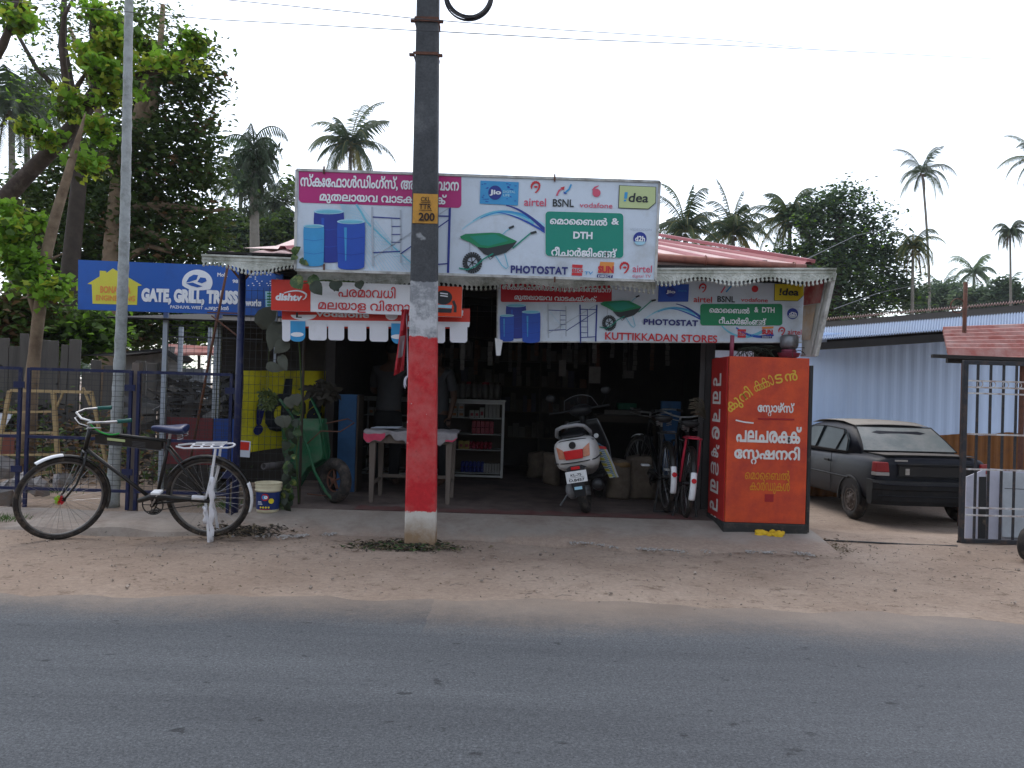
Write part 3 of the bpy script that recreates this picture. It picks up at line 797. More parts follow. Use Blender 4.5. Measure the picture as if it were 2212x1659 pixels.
text(mb, 'െമാെെബൽ', *c4(1045,505), *c4(1580,578), d, W, .028, layer=4); text(mb, '&', *c4(1617,520), *c4(1688,582), d, W, .03, layer=4)
text(mb, 'DTH', *c4(1262,645), *c4(1442,712), d, W, .04, layer=4)
text(mb, 'റീചാർജിംങ{ങ്', *c4(1058,785), *c4(1668,872), d, W, .028, layer=4)
text(mb, 'PHOTOSTAT', *c4(680,958), *c4(1212,1032), d, I['ink_navy'], .045, track=.06, layer=3)
mb.build('lettering', INK, s1)
mb = MB(); logos_top(mb, c4, d); logos_low(mb, c4, d); d2h(mb, c4, d); mb.build('company_logos', INK, s1)
mb = MB()
for px, y0 in ((701,368),(1198,385)):
    a = P(px,y0,D1); mb.bar(a+Vector((0,-.02,.03)), a+Vector((0,-.02,-.035)), .014); a = P(px,y0+208 if px < 1000 else y0+218,D1); mb.bar(a+Vector((0,-.018,.02)), a+Vector((0,-.018,-.03)), .014)
mb.bar(P(760,480,D1+.07), P(760,580,D1+.07), .03); mb.bar(P(1300,480,D1+.07), P(1300,596,D1+.07), .03)
mb.build('bracket', 'rust', s1)

# ---- lower board
D2 = 7.7
s2 = thing('shop_signboard', 'lower white banner board under the lace eave reading KUTTIKKADAN STORES', 'signboard', tuple(P(1400,740,D2)))
board(s2, [(1075,603),(1748,604),(1736,740),(1074,738)], D2, .03, True, 'sign_white', .012)
d = D2
def c4b(x, y):      # upper-board picture coordinates -> lower board (barrow)
    return cA(738+(x-210)*.46, 170+(y-620)*.46+(-12))
mb = MB()
def cAw(x, y): X, Y = cA(1080+(x-393)*.505, 95+(y-185)*.42); return X, Y
waves(mb, lambda x, y: cA(1000+(x-230)*.45, 290+(y-625)*.40), d, 1.0)
for i, (a, b_, c_) in enumerate((((1455,330),(1560,440),(1700,360)),((1540,340),(1640,420),(1760,380)))): stroke(mb, bzpx(cA(*a), cA(*b_), cA(*c_)), 3, d, I['ink_cyan' if i == 0 else 'ink_blue'], 1+.2*i, 7)
mb.build('background_print', INK, s2); mb = MB()
barrel(mb, *cA(182,198), *cA(302,402), d, 'ink_deep', 'ink_pale', 2)
barrel(mb, *cA(276,238), *cA(386,428), d, 'ink_blue', 'ink_pale', 4)
barrel(mb, *cA(146,262), *cA(230,420), d, 'ink_blue', 'ink_pale', 4)
def cs(x, y): return cA(430+(x-1075)*.335, 205+(y-640)*.305)
mb.build('barrels_picture', INK, s2); mb = MB(); scaffold(mb, cs, d); mb.build('scaffolding_picture', INK, s2); mb = MB(); barrow(mb, lambda x, y: cA(738+(x-210)*.46, 180+(y-655)*.475), d)
mb.build('wheelbarrow_picture', INK, s2)
mb = MB()
flat(mb, rrect(*cA(152,60), *cA(806,189), 4, 0, '0110'), d, I['crimson'], 1); mb.build('crimson_panel', INK, s2); mb = MB()
flat(mb, rrect(*cA(1328,200), *cA(1812,327), 6), d, I['ink_green'], 2)
mb.build('green_panel', INK, s2)
mb = MB()
text(mb, 'സ്കഃേഫാൾഡിംഗ്സ്, അർബ{ബാന', *cA(160,78), *cA(800,120), d, W, .02, layer=3)
text(mb, 'മുതലായവ വാടകയ്ക{ക്', *cA(232,140), *cA(718,182), d, W, .025, layer=3)
text(mb, 'െമാെെബൽ', *cA(1380,216), *cA(1618,252), d, W, .025, layer=3); text(mb, '&  DTH', *cA(1645,218), *cA(1765,250), d, W, .03, layer=3)
text(mb, 'റീചാർജിംങ{ങ്', *cA(1436,276), *cA(1715,318), d, W, .025, layer=3)
text(mb, 'PHOTOSTAT', *cA(993,287), *cA(1314,323), d, I['ink_navy'], .045, track=.05, layer=3)
text(mb, 'KUTTIKKADAN STORES', *cA(766,366), *cA(1428,411), d, I['ink_red'], .022, layer=3)
mb.build('lettering', INK, s2)
mb = MB()
def cL(x, y): return cA(1082+(x-393)*.52, 88+(y-180)*.47)
flat(mb, [cA(1083,84),cA(1262,84),cA(1257,187),cA(1078,188)], d, I['ink_blue'], 2)
flat(mb, [(x, y) for x, y in ell(*cA(1153,130), 11)], d, I['ink_deep'], 3); text(mb, 'Jio', *cA(1126,119), *cA(1180,142), d, W, .03, layer=4); text(mb, 'DIGITAL', *cA(1196,118), *cA(1250,128), d, I['ink_sky'], 0, layer=4)
airtel(mb, *cA(1345,108), 8.2, d, I['ink_red']); text(mb, 'airtel', *cA(1288,155), *cA(1397,190), d, I['ink_red'], .015, layer=2)
text(mb, 'BSNL', *cA(1428,153), *cA(1532,189), d, I['ink_black'], .02, layer=2); stroke(mb, [cA(1450,135),cA(1475,98)], 3, d, I['ink_pink'], 2); stroke(mb, [cA(1480,130),cA(1510,95)], 3, d, I['ink_sky'], 2)
flat(mb, ell(*cA(1650,112), 7.2), d, I['ink_red'], 2); text(mb, 'vodafone', *cA(1568,163), *cA(1726,187), d, I['ink_red'], .01, layer=2)
o_ = [(1765,80),(1938,84),(1938,150),(1902,184),(1762,182)]
flat(mb, [cA(x, y) for x, y in o_], d, I['ink_black'], 2); flat(mb, [cA(1850+(x-1850)*.97, 132+(y-132)*.95) for x, y in o_], d, I['ink_yellow'], 3)
text(mb, '!dea', *cA(1790,107), *cA(1905,150), d, I['ink_black'], .03, layer=4, shear=.12)
text(mb, 'VIDEOCON', *cA(1827,211), *cA(1922,221), d, I['ink_grey'], 0, layer=2)
flat(mb, ell(*cA(1872,258), 12), d, I['ink_deep'], 2); flat(mb, ell(*cA(1872,268), 9.5, 6, 16, 0, pi), d, I['ink_grey'], 3); text(mb, 'd2h', *cA(1850,247), *cA(1895,268), d, W, .03, layer=4)
flat(mb, [cA(1549,349),cA(1598,350),cA(1597,364),cA(1548,363)], d, I['ink_red'], 2); flat(mb, [cA(1548,386),cA(1597,387),cA(1596,400),cA(1547,399)], d, I['ink_red'], 2); text(mb, 'BIG', *cA(1549,366), *cA(1597,384), d, I['ink_red'], .03, layer=2); text(mb, 'TV', *cA(1606,378), *cA(1642,394), d, I['ink_sky'], .02, layer=2, shear=.2)
text(mb, 'SUN', *cA(1690,350), *cA(1754,380), d, I['ink_red'], .06, layer=3); flat(mb, [cA(1690,335),cA(1760,333),cA(1758,345),cA(1694,347)], d, I['ink_orange'], 2); flat(mb, [cA(1686,386),cA(1752,387),cA(1751,403),cA(1685,402)], d, I['ink_navy'], 2); text(mb, 'DIRECT', *cA(1692,390), *cA(1746,400), d, W, 0, layer=3)
airtel(mb, *cA(1810,362), 7.5, d, I['ink_red']); text(mb, 'airtel', *cA(1843,350), *cA(1924,380), d, I['ink_red'], .01, layer=2); text(mb, 'digital TV', *cA(1843,388), *cA(1918,402), d, I['ink_pink'], 0, layer=2)
mb.build('company_logos', INK, s2)
mb = MB(); a = P(1069,690,D2-.05); b_ = P(1076,768,D2-.05)
mb.plate([P(1069,730,D2-.03), P(1086,735,D2-.03), P(1081,768,D2-.03), P(1072,768,D2-.03)], (0,.01,0)); mb.build('torn_strip', 'white_paint', s2)

# ---- return banner at the right end
mk('banner_worn', (.50,.50,.46), .5, var=.1, dirt=((.40,.05,.06),.0,3)); mk('banner_red', (.42,.06,.08), .5, var=.35, scale=3, dirt=((.55,.4,.35),.5,4)); mk('banner_tan', (.50,.36,.24), .5, var=.3, scale=3, dirt=((.5,.5,.48),.5,4))
s3 = thing('side_banner', 'faded white and red banner on a slanted frame at the right roof corner', 'banner', tuple(P(1755,770,7.5)))
A = P(1739,604,7.68); B_ = P(1803,590,7.17); Cc = P(1763,768,7.42); Dd = P(1731,768,7.66)
mb = MB(); mb.plate([A,B_,Cc,Dd], (.012,0,0)); mb.build('panel', 'banner_worn', s3)
mb = MB(); L2 = lambda a, b_, t: Vector(a).lerp(Vector(b_), t)
e = Vector((-.006,-.004,0))
mb.add([L2(A,B_,.0)+e, L2(A,B_,.72)+e, L2(L2(B_,Cc,.34),L2(A,Dd,.34),.3)+e, L2(A,Dd,.34)+e], [(0,1,2,3)], 0)
mb.add([L2(A,Dd,.35)+e, L2(L2(B_,Cc,.35),L2(A,Dd,.35),.45)+e, L2(L2(B_,Cc,.8),L2(A,Dd,.8),.5)+e, L2(A,Dd,.8)+e], [(0,1,2,3)], 1)
mb.build('faded_print', ['banner_red','banner_tan'], s3)
mb = MB(); mb.bar(B_+e, Cc+e, .035); mb.bar(L2(A,B_,.8)+e*2, L2(Dd,Cc,.7)+e*2, .012); mb.bar(Dd, Cc, .02); mb.build('frame', 'sign_frame', s3)

# ---- dish tv board and the scalloped banner behind it
mk('dish_red', (.62,.035,.02), .35, var=.04)
mk('dish_orange', (.75,.06,.012), .35, var=.04)
D3 = 7.3
s4 = thing('advertising_board', 'red and white dishtv board with red Malayalam lettering behind the striped pole', 'signboard', tuple(P(800,682,D3)))
corners = [cD(93,175),cD(2080,255),cD(2070,568),cD(90,495)]
board(s4, corners, D3, .04, False, 'ink_white')
INK2 = INK+['dish_red','dish_orange']; R1, R2 = len(INK), len(INK)+1
mb = MB(); d = D3
flat(mb, [cD(93,175),cD(502,191),cD(500,512),cD(90,495)], d, R1, 1); mb.build('red_panel', INK2, s4); mb = MB()
flat(mb, [cD(1700,240),cD(2080,255),cD(2070,568),cD(1700,555)], d, R2, 1)
flat(mb, [cD(x, y) for x, y in ell(1885,365,90,75)], d, I['ink_black'], 2); flat(mb, [cD(1800,440),cD(1975,445),cD(1970,478),cD(1800,470)], d, I['ink_pale'], 3); flat(mb, [cD(1800,478),cD(1975,484),cD(1965,525),cD(1800,520)], d, I['ink_black'], 2)
stroke(mb, [cD(1985,400),cD(2008,460),cD(2005,520)], 6, d, I['ink_black'], 2); stroke(mb, [cD(1850,320),cD(1930,330)], 2.5, d, W, 3); stroke(mb, [cD(1850,345),cD(1930,355)], 2.5, d, W, 3)
mb.build('orange_panel', INK2, s4)
mb = MB()
text(mb, 'dishtv', *cD(133,318), *cD(410,395), d, W, .05, layer=2, shear=.12)
stroke(mb, bzpx(cD(225,320), cD(380,265), cD(455,330)), 2, d, W, 2, 4); stroke(mb, bzpx(cD(455,325), cD(465,370), cD(420,388)), 4, d, W, 2, 1.5)
text(mb, 'പരമാവധി', *cD(790,238), *cD(1385,358), d, I['ink_red'], .012, layer=2)
text(mb, 'മലയാള വിേനാദം', *cD(580,375), *cD(1680,510), d, I['ink_red'], .012, layer=2)
mb.build('lettering', INK2, s4)
D4 = 7.42
mk('scallop_white', (.74,.75,.80), .45, var=.04, dirt=((.5,.5,.5),.15,5))
s5 = thing('scalloped_banner', 'red banner with hanging white and blue scalloped tongues below the dishtv board', 'banner', tuple(P(800,738,D4)))
mb = MB()
mb.plate([P(*cD(200,470),D4),P(*cD(2160,480),D4),P(*cD(2158,620),D4),P(*cD(202,596),D4)], (0,.006,0))
mb.build('band', 'dish_red', s5)
mb = MB(); mb.plate([P(*cD(202,596),D4-.002),P(*cD(2158,620),D4-.002),P(*cD(2152,672),D4-.002),P(*cD(204,664),D4-.002)], (0,.006,0))
mb.build('strip', 'scallop_white', s5)
mb = MB(); mb.plate([P(*cD(250,652),D4+.012),P(*cD(2130,672),D4+.012),P(*cD(2130,690),D4+.012),P(*cD(250,682),D4+.012)], (0,.005,0)); mb.build('lower_strip', 'dish_red', s5)
mb = MB(); flat(mb, [cD(x,y) for x,y in ell(430,545,135,55,20,0,pi)], D4, 0, 1); text(mb, 'vodafone', *cD(560,495), *cD(1110,562), D4, 0, .03, layer=1); flat(mb, [cD(x,y) for x,y in ell(1345,550,65,50)], D4, 0, 1); text(mb, 'L', *cD(350,520), *cD(410,575), D4, 1, .03, layer=2); text(mb, '!', *cD(2072,495), *cD(2090,555), D4, 0, .05, layer=2)
mb.build('lettering', ['ink_white','ink_black'], s5)
for (x0, x1, y0, y1, col) in ((205,290,600,820,0),(278,445,600,822,1),(482,668,620,808,0),(685,850,625,808,0),(890,1080,625,815,0),(1115,1308,630,822,0),(1340,1470,625,845,1),(1800,1900,630,838,0),(1950,2132,650,832,0)):
    mb = MB(); a = cD(x0,y0+8); b_ = cD(x1,y1); r_ = 6.5 if col == 0 else 14
    pts = rrect(a[0], a[1], b_[0], b_[1], r_, .02, '0110'); dd = D4-.012+.004*rnd.random()
    mb.plate([P(x, y, dd) for x, y in pts], (0,.004,0))
    if col: 
        cx_ = (a[0]+b_[0])/2
        flat(mb, ell(cx_, b_[1]-15, 14, 5), dd, 1, 1)
    mb.build('tongue', ['scallop_white','ink_pale'] if col == 0 else ['ink_sky','ink_white'], s5)

# ---- engineering works board on the left
D5 = 8.7
mk('board_blue', (.015,.10,.42), .4, var=.08, scale=2, dirt=((.02,.06,.22),.3,2)); mk('board_yellow', (.66,.60,.06), .4, var=.05)
s6 = thing('works_signboard', 'wide blue board with yellow house shape reading GATE, GRILL, TRUSS on the open steel shed', 'signboard', tuple(P(400,680,D5)))
def c2(x, y): return (x*.407, 540+y*.407)
def cW(x, y): return (378+x*.16267, 513+y*.16267)
board(s6, [c2(415,52),c2(1500,95),(612,c2(0,352)[1]),c2(413,315)], D5, .05, False, 'board_blue')
mb = MB(); d = D5
flat(mb, [c2(x,y) for x, y in ((465,180),(530,140),(530,110),(565,112),(565,122),(600,98),(755,188),(732,192),(728,292),(492,285),(488,183))], d, 0, 1)
mb.build('house_shape', 'board_yellow', s6)
INK6 = ['ink_white','ink_orange','board_blue','ink_pale','ink_green']
mb = MB()
text(mb, 'BONANZA', *c2(532,190), *c2(695,228), d, 1, .04, layer=2); text(mb, 'ENGINEERING', *c2(510,238), *c2(718,268), d, 1, .03, layer=2)
text(mb, 'GATE, GRILL, TRUSS', c2(750,0)[0], 622, cW(838,0)[0], 657, d, 0, .07, layer=2)
text(mb, 'works', *cW(935,818), *cW(1148,912), d, 0, .05, layer=2)
text(mb, 'PAZHUVIL WEST', *c2(905,294), *c2(1078,310), d, 0, .02, layer=2); text(mb, 'പഴുവിൽ', *c2(1088,294), *c2(1215,322), d, 0, .02, layer=2)
text(mb, 'Mob:', *cW(565,468), *cW(700,520), d, 0, .03, layer=2); text(mb, '98', *cW(765,558), *cW(840,606), d, 0, .03, layer=2)
for i in range(30): x_ = 940+rnd.random()*330; y_ = 470+int(rnd.random()*7)*28; stroke(mb, [cW(x_,y_),cW(x_+18,y_)], 2, d, 0, 2)
mb.build('lettering', INK6, s6)
mb = MB(); flat(mb, [cW(x,y) for x,y in ell(298,600,202,172,28,pi*.93,2*pi+pi*.07)]+[cW(470,690),cW(380,700),cW(220,705),cW(130,660)], d, 0, 1)
for pts in (((150,600),(190,530),(250,495),(310,500),(290,560),(200,590)), ((300,590),(340,530),(410,540),(425,580),(360,610)), ((150,610),(240,600),(340,640),(370,650),(300,665),(210,640))): flat(mb, [cW(*p) for p in pts], d, 2, 2)
mb.build('emblem', INK6, s6)
mb = MB(); flat(mb, [cW(1200,715),cW(1290,715),cW(1290,930),cW(1205,930)], d, 3, 1)
for k in range(5): flat(mb, [cW(1225,735+k*38),cW(1290,735+k*38),cW(1290,755+k*38),cW(1225,755+k*38)], d, 4, 2)
mb.build('side_print', INK6, s6)
# ================================================================ POLE AND WIRES
m = bpy.data.materials.new('pole_paint'); m.use_nodes = True; nt = m.node_tree; N = nt.nodes; L = nt.links
b = N['Principled BSDF']; b.inputs['Roughness'].default_value = .85; b.inputs['Specular IOR Level'].default_value = .2
tc = N.new('ShaderNodeTexCoord'); sx = N.new('ShaderNodeSeparateXYZ'); L.new(tc.outputs['Object'], sx.inputs[0])
zb = [P(905,y_,6.7).z for y_ in (1106,727,612)]
n1 = noise(3,7,.7); n2 = noise(16,8,.75)
zz = math_('ADD', sx.outputs[2], math_('MULTIPLY', math_('SUBTRACT', noise(7,6,.7), .5), .10))
conc = mixc(1., ramp(noise(2.2,8,.7), [(.3,(.050,.052,.056)), (.55,(.085,.088,.094)), (.75,(.16,.165,.17))]), ramp(noise(45,6,.8), [(.3,(.7,.7,.7)), (.7,(1.3,1.3,1.3))]), 'MULTIPLY')
conc = mixc(ramp(noise(6,3,.5), [(.70,(0,0,0)), (.75,(.6,.6,.6))]), conc, (.45,.46,.47))
red = mixc(1., (.52,.028,.035), ramp(n2, [(.3,(.82,.82,.82)), (.7,(1.15,1.15,1.15))]), 'MULTIPLY')
red = mixc(ramp(noise(11,7,.72), [(.66,(0,0,0)), (.69,(1,1,1))]), red, (.62,.60,.57))
red = mixc(ramp(noise(3.0,6,.65), [(.45,(0,0,0)), (.68,(.75,.75,.75))]), red, (.56,.17,.155))
red = mixc(ramp(noise(26,6,.8), [(.62,(0,0,0)), (.68,(.6,.6,.6))]), red, (.22,.05,.045))
wht = mixc(ramp(noise(7,7,.7), [(.42,(0,0,0)), (.58,(.85,.85,.85))]), (.56,.56,.58), (.20,.21,.225))
wht0 = mixc(ramp(math_('ADD', math_('MULTIPLY', sx.outputs[2], 2.2), math_('MULTIPLY', n1, .9)), [(.62,(1,1,1)), (1.0,(0,0,0))]), (.60,.57,.52), (.30,.20,.12))
def step(z, soft=.004):
    r = N.new('ShaderNodeMapRange'); r.inputs[1].default_value = z-soft; r.inputs[2].default_value = z+soft; L.new(zz, r.inputs[0]); return r.outputs[0]
c = mixc(step(zb[0]), wht0, red); c = mixc(step(zb[1]), c, wht); c = mixc(step(zb[2]+.03), c, conc)
L.new(c, b.inputs['Base Color'])
bp = N.new('ShaderNodeBump'); bp.inputs['Strength'].default_value = .7; bp.inputs['Distance'].default_value = .01; L.new(n2, bp.inputs['Height']); L.new(bp.outputs[0], b.inputs['Normal'])
K['pole_paint'] = m
DP = 6.72
pb = P(906,1174,DP)
pole = thing('utility_pole', 'tall grey concrete electric pole with red and white painted base in front of the shop', 'electric pole', (pb.x,DP+.1,0))
mb = MB(); rings = []
for i in range(31):
    t = i/30; z = -.1+7.2*t; zz_ = max(0,z)
    hw = (.131-.0085*zz_); cxp = pb.x + (P(921,100,DP).x-pb.x)*zz_/P(921,100,DP).z
    hd = .085; ch = .014
    rings.append([(cxp+a*(hw-(ch if k else 0)), DP+.1+b_*(hd-(0 if k else ch)), z) for a, b_, k in ((-1,-1,1),(1,-1,1),(1,-1,0),(1,1,0),(1,1,1),(-1,1,1),(-1,1,0),(-1,-1,0))])
mb.loft(rings); shaft = mb.build('shaft', 'pole_paint', pole)
shaft.data.transform(Matrix.Identity(4))
mk('num_yellow', (.60,.30,.05), .7, var=.15, scale=8, dirt=((.25,.12,.04),.3,14)); mk('stencil', (.03,.02,.02), .8)
mb = MB(); dd = DP+.012; pp = [P(893,418,dd),P(946,420,dd),P(945,483,dd),P(891,482,dd)]; mb.plate([p+Vector((0,-.004,0)) for p in pp], (0,.012,0)); npn = mb.build('number_patch', 'num_yellow', pole)
mb = MB(); dd = DP-.002
text(mb, 'CKL', 909, 425, 930, 435, dd, 0, .02, layer=1); stroke(mb, [(909,437),(930,438)], 1.3, dd, 0, 1)
text(mb, 'TTR', 905, 440, 932, 452, dd, 0, .02, layer=1); stroke(mb, [(905,454),(933,455)], 1.3, dd, 0, 1)
text(mb, '200', 904, 459, 939, 477, dd, 0, .03, layer=1)
mb.build('number', 'stencil', pole)
mb = MB(); z = P(921,50,DP).z; x = P(921,40,DP).x
for zc, r_ in ((P(921,40,DP).z, .02), (P(921,114,DP).z, .012)):
    hh = .131-.0085*zc+.006
    mb = MB()
    for s_ in (-1,1): mb.bar((x-hh,DP+.1+s_*.092,zc),(x+hh,DP+.1+s_*.092,zc),.008,r_*2); mb.bar((x+s_*hh,DP+.01,zc),(x+s_*hh,DP+.19,zc),.008,r_*2)
    for s_ in (-1,1): mb.bar((x+s_*hh,DP+.05,zc),(x+s_*(hh+.04),DP+.05,zc),.03,.02)
    mb.build('clamp', 'rust', pole)
mk('wire', (.04,.04,.045), .6)
mb = MB(); cc = P(1013,-14,6.75)
for k in range(9):
    mb.torus((cc.x+wob(.012),6.78+wob(.02),cc.z+wob(.012)), .195+wob(.012), .007, 'Y', 40, 6)
mb.bar((x+.1,6.8,cc.z+.05),(cc.x-.18,6.78,cc.z+.05),.012)
tag(mb.build('cable_coil', 'wire', smooth=True), 'black coil of cable hanging beside the top of the electric pole', 'cable coil')
def wire(pts, r, lab, sag=0):
    mb = MB(); P3 = [P(*p) for p in pts]; out = []
    for a, b_ in zip(P3[:-1], P3[1:]):
        for i in range(10): out.append(a.lerp(b_, i/10)-Vector((0,0,sag*4*(i/10)*(1-i/10))))
    out.append(P3[-1]); mb.tube(out, r, 5)
    tag(mb.build('overhead_wire', 'wire'), lab, 'wire', 'overhead wires')
wire([(-60,-4,9),(460,42,7.5),(898,66,6.7),(945,68,6.7)], .004, 'lower overhead wire running from the top left to the pole')
wire([(430,-6,8),(700,20,7.2),(898,40,6.7),(945,44,6.7)], .004, 'upper overhead wire running from the sky to the pole')
wire([(945,44,6.7),(1200,64,8),(1560,86,11),(1733,103,13)], .004, 'upper overhead wire leaving the pole to the right')
wire([(945,68,6.7),(1250,85,8),(1660,102,11),(2160,128,18)], .0045, 'lower overhead wire leaving the pole to the far right')
wire([(1730,752-200,14),(1900,535,15),(2212,470,17)], .006, 'thin service wire crossing in front of the right hand trees') if 0 else None
wire([(1690,585,7.6),(1850,508,16),(1960,486,24)], .007, 'thin wire from the shop roof into the right hand tree')
wire([(1800,668,8.2),(1900,632,16),(2080,595,24)], .006, 'thin wire from the roof corner over the blue shed')

# ================================================================ BICYCLES
mk('print_dim', (.10,.10,.11), .6); mk('grip_green', (.01,.10,.08), .4); mk('saddle_blue', (.02,.03,.09), .35, var=.1); mk('saddle_black', (.02,.018,.018), .5)
mk('tyre', (.022,.018,.016), .9, var=.2, dirt=((.15,.11,.08),.3,16), bump=.3)
mk('bike_black', (.014,.013,.012), .35, var=.3, dirt=((.07,.05,.04),.2,14)); mk('bike_red', (.45,.02,.05), .35); mk('reflector_red', (.5,.01,.02), .2)
mk('bag_white', (.72,.72,.75), .6)
mk('rim_steel', (.16,.155,.15), .4, metal=.5, dirt=((.10,.07,.05),.35,9)); mk('bike_brown', (.05,.03,.024), .5, dirt=((.12,.08,.06),.4,9))
def wheel(root, cx, R_, mrot, tyre_m='tyre', hub=None):
    M_ = mrot; c = Vector((cx,0,R_))
    w = MB(); w.torus(c, R_-.022, .022, 'Y', 48, 8, M=M_); t = w.build('wheel', tyre_m, root, smooth=True)
    w = MB(); w.torus(c, R_-.045, .011, 'Y', 48, 6, M=M_); w.build('rim', 'rim_steel', t, smooth=True)
    w = MB()
    for k in range(32):
        a = 2*pi*k/32; s_ = .03 if k % 2 else -.03; a2 = a+(.9 if k % 4 < 2 else -.9)
        w.tube([c+M_@Vector((.018*cos(a2),s_,.018*sin(a2))), c+M_@Vector(((R_-.05)*cos(a),0,(R_-.05)*sin(a)))], .0011, 3, caps=False)
    w.build('spokes', 'chrome', t)
    w = MB(); w.tube([c+M_@Vector((0,-.05,0)), c+M_@Vector((0,.05,0))], .02, 10); w.build('hub', 'bike_black', t)
    return t
def bicycle(label, loc, rot, steer=0., frame='bike_black', rack='bag_white', group=None, ad=True, saddle='saddle_blue', grip='grip_green', guard='bike_black', bars='chrome', rod=True):
    root = thing('bicycle', label, 'bicycle', loc, group, local=True, rot=rot)
    R_ = .355; xf, xr = .60, -.60
    Ms = Matrix.Rotation(steer, 3, 'Z'); I3 = Matrix.Identity(3)
    hx = .42                                              # steering axis foot
    S = lambda v: Vector((hx,0,0)) + Ms @ (Vector(v)-Vector((hx,0,0)))
    # front wheel steered about the head tube
    fc = S((xf,0,R_)); w = MB()
    wf = wheel(root, 0, R_, Ms); 
    for o in [wf]+list(wf.children):
        for v in o.data.vertices: v.co.x += fc.x; v.co.y += fc.y
    wheel(root, xr, R_, I3)
    mb = MB(); ht0 = Vector((.40,0,.74)); ht1 = Vector((.345,0,.93)); bb_ = Vector((-.16,0,.30)); st = Vector((-.30,0,.86)); sl_ = Vector((-.28,0,.80))
    mb.tube([ht0,ht1], .019, 10); mb.tube([ht1-Vector((0,0,.03)), sl_+Vector((0,0,.04))], .015, 10); mb.tube([ht0+Vector((0,0,.02)), bb_], .016, 10)
    mb.tube([bb_, st], .015, 10)
    for s_ in (-1,1):
        mb.tube([bb_+Vector((0,s_*.035,0)), (xr+.05,s_*.06,R_), (xr,s_*.06,R_)], .010, 8)
        mb.tube([sl_+Vector((0,s_*.02,0)), (xr,s_*.062,R_)], .010, 8)
    fr = mb.build('frame', frame, root, smooth=True)
    mb = MB()
    for s_ in (-1,1): mb.tube([S((.405,s_*.05,.72)), S((.44,s_*.055,.60)), S((.50,s_*.058,.47)), S((xf,s_*.058,R_))], [.012,.012,.010,.008], 8)
    mb.tube([S((.405,-.05,.72)), S((.405,.05,.72))], .014, 8); mb.build('fork', frame, root, smooth=True)
    mb = MB(); mb.tube([ht1, ht1+Vector((-.015,0,.06))], .012, 8)
    top = ht1+Vector((-.015,0,.06))
    hb = [(-.22,.27,.035),(-.12,.28,.04),(-.02,.27,.045),(.06,.20,.04),(.05,.10,.01),(.0,0,0),(.05,-.10,.01),(.06,-.20,.04),(-.02,-.27,.045),(-.12,-.28,.04),(-.22,-.27,.035)]
    pth = [top+Ms@Vector(p) for p in hb]
    mb.tube(pth, .011, 8); 
    if rod:
        for s_ in (0,-1):
            q = [p+Vector((0.02,0,-.045)) for p in pth[2:-2]]
            if s_ == 0: mb.tube(q, .005, 6)
    hbm = mb.build('handlebar', bars, root, smooth=True)
    for a, b_ in ((0,1),(-1,-2)):
        mb = MB(); mb.tube([pth[a]+(pth[a]-pth[b_])*.12, pth[a], pth[b_]], [.017,.0175,.016], 10); mb.build('grip', grip, hbm, smooth=True)
    # saddle
    mb = MB(); rings = []
    for x_, w_, z_, h_ in ((.15,.018,.955,.02),(.10,.026,.955,.035),(.02,.040,.95,.04),(-.06,.085,.95,.05),(-.12,.105,.955,.055),(-.155,.09,.955,.045)):
        rings.append([(st.x+x_, w_*cos(a)*1.0, z_+h_*.55*sin(a)-(.02 if sin(a) < -.5 else 0)) for a in [2*pi*k/14 for k in range(14)]])
    mb.loft(rings); sd = mb.build('saddle', saddle, root, smooth=True, sub=1)
    mb = MB(); mb.tube([st, st+Vector((-.01,0,.06))], .012, 8)
    for s_ in (-1,1):
        for k in range(1): mb.tube([(st.x-.11+.028*cos(a)*.8, s_*.055+.026*sin(a), .875+.055*a/(6*pi)) for a in [i*.5 for i in range(38)]], .004, 5)
    mb.build('saddle_springs', 'chrome', sd)
    # mudguards
    def guard_(cx, a0, a1, M_, tr, name='mudguard', mt=guard):
        g_ = MB(); rings = []
        for i in range(15):
            a = a0+(a1-a0)*i/14; rr = R_+.018
            rings.append([Vector(tr)+M_@Vector(((rr-(.012 if abs(s_) > .9 else 0))*cos(a), .030*s_, (rr-(.012 if abs(s_) > .9 else 0))*sin(a))) for s_ in (-1,-.5,.5,1)])
        g_.loft(rings, caps=False, closed=False); return g_.build(name, mt, root, smooth=True, solid=.002)
    guard_(0, radians(28 if 0 else 62), radians(205), Ms, fc); 
    guard_(0, radians(62), radians(95), Ms, fc+Vector((0,0,.004)), 'mudguard_tip', 'white_paint')
    guard_(0, radians(20), radians(150), I3, (xr,0,R_)) if 0 else guard_(0, radians(28), radians(178), I3, (xr,0,R_))
    # 'rear' guard : angles measured from +x ; the tail is on the far side
    guard_(0, radians(158), radians(200), I3, (xr,0,R_+.003), 'mudguard_tail', 'white_paint')
    # chain case, crank, pedals
    mb = MB(); mb.tube([(-.05,.075,.335),(-.16,.075,.375),(-.40,.075,.365),(-.66,.075,.345)], [.02,.028,.022,.018], 8); mb.tube([(-.10,.075,.24),(-.40,.075,.29),(-.62,.075,.32)], .004, 6)
    mb.build('chain_guard', 'bike_black', root, smooth=True)
    mb = MB(); mb.torus((-.16,.068,.30), .085, .005, 'Y', 28, 6)
    for k in range(5): a = 2*pi*k/5; mb.bar((-.16,.068,.30),(-.16+.083*cos(a),.068,.30+.083*sin(a)),.008,.005)
    mb.tube([(-.16,-.07,.30),(-.16,.085,.30)], .018, 10); ck = mb.build('chainring', frame, root)
    ca = radians(118)
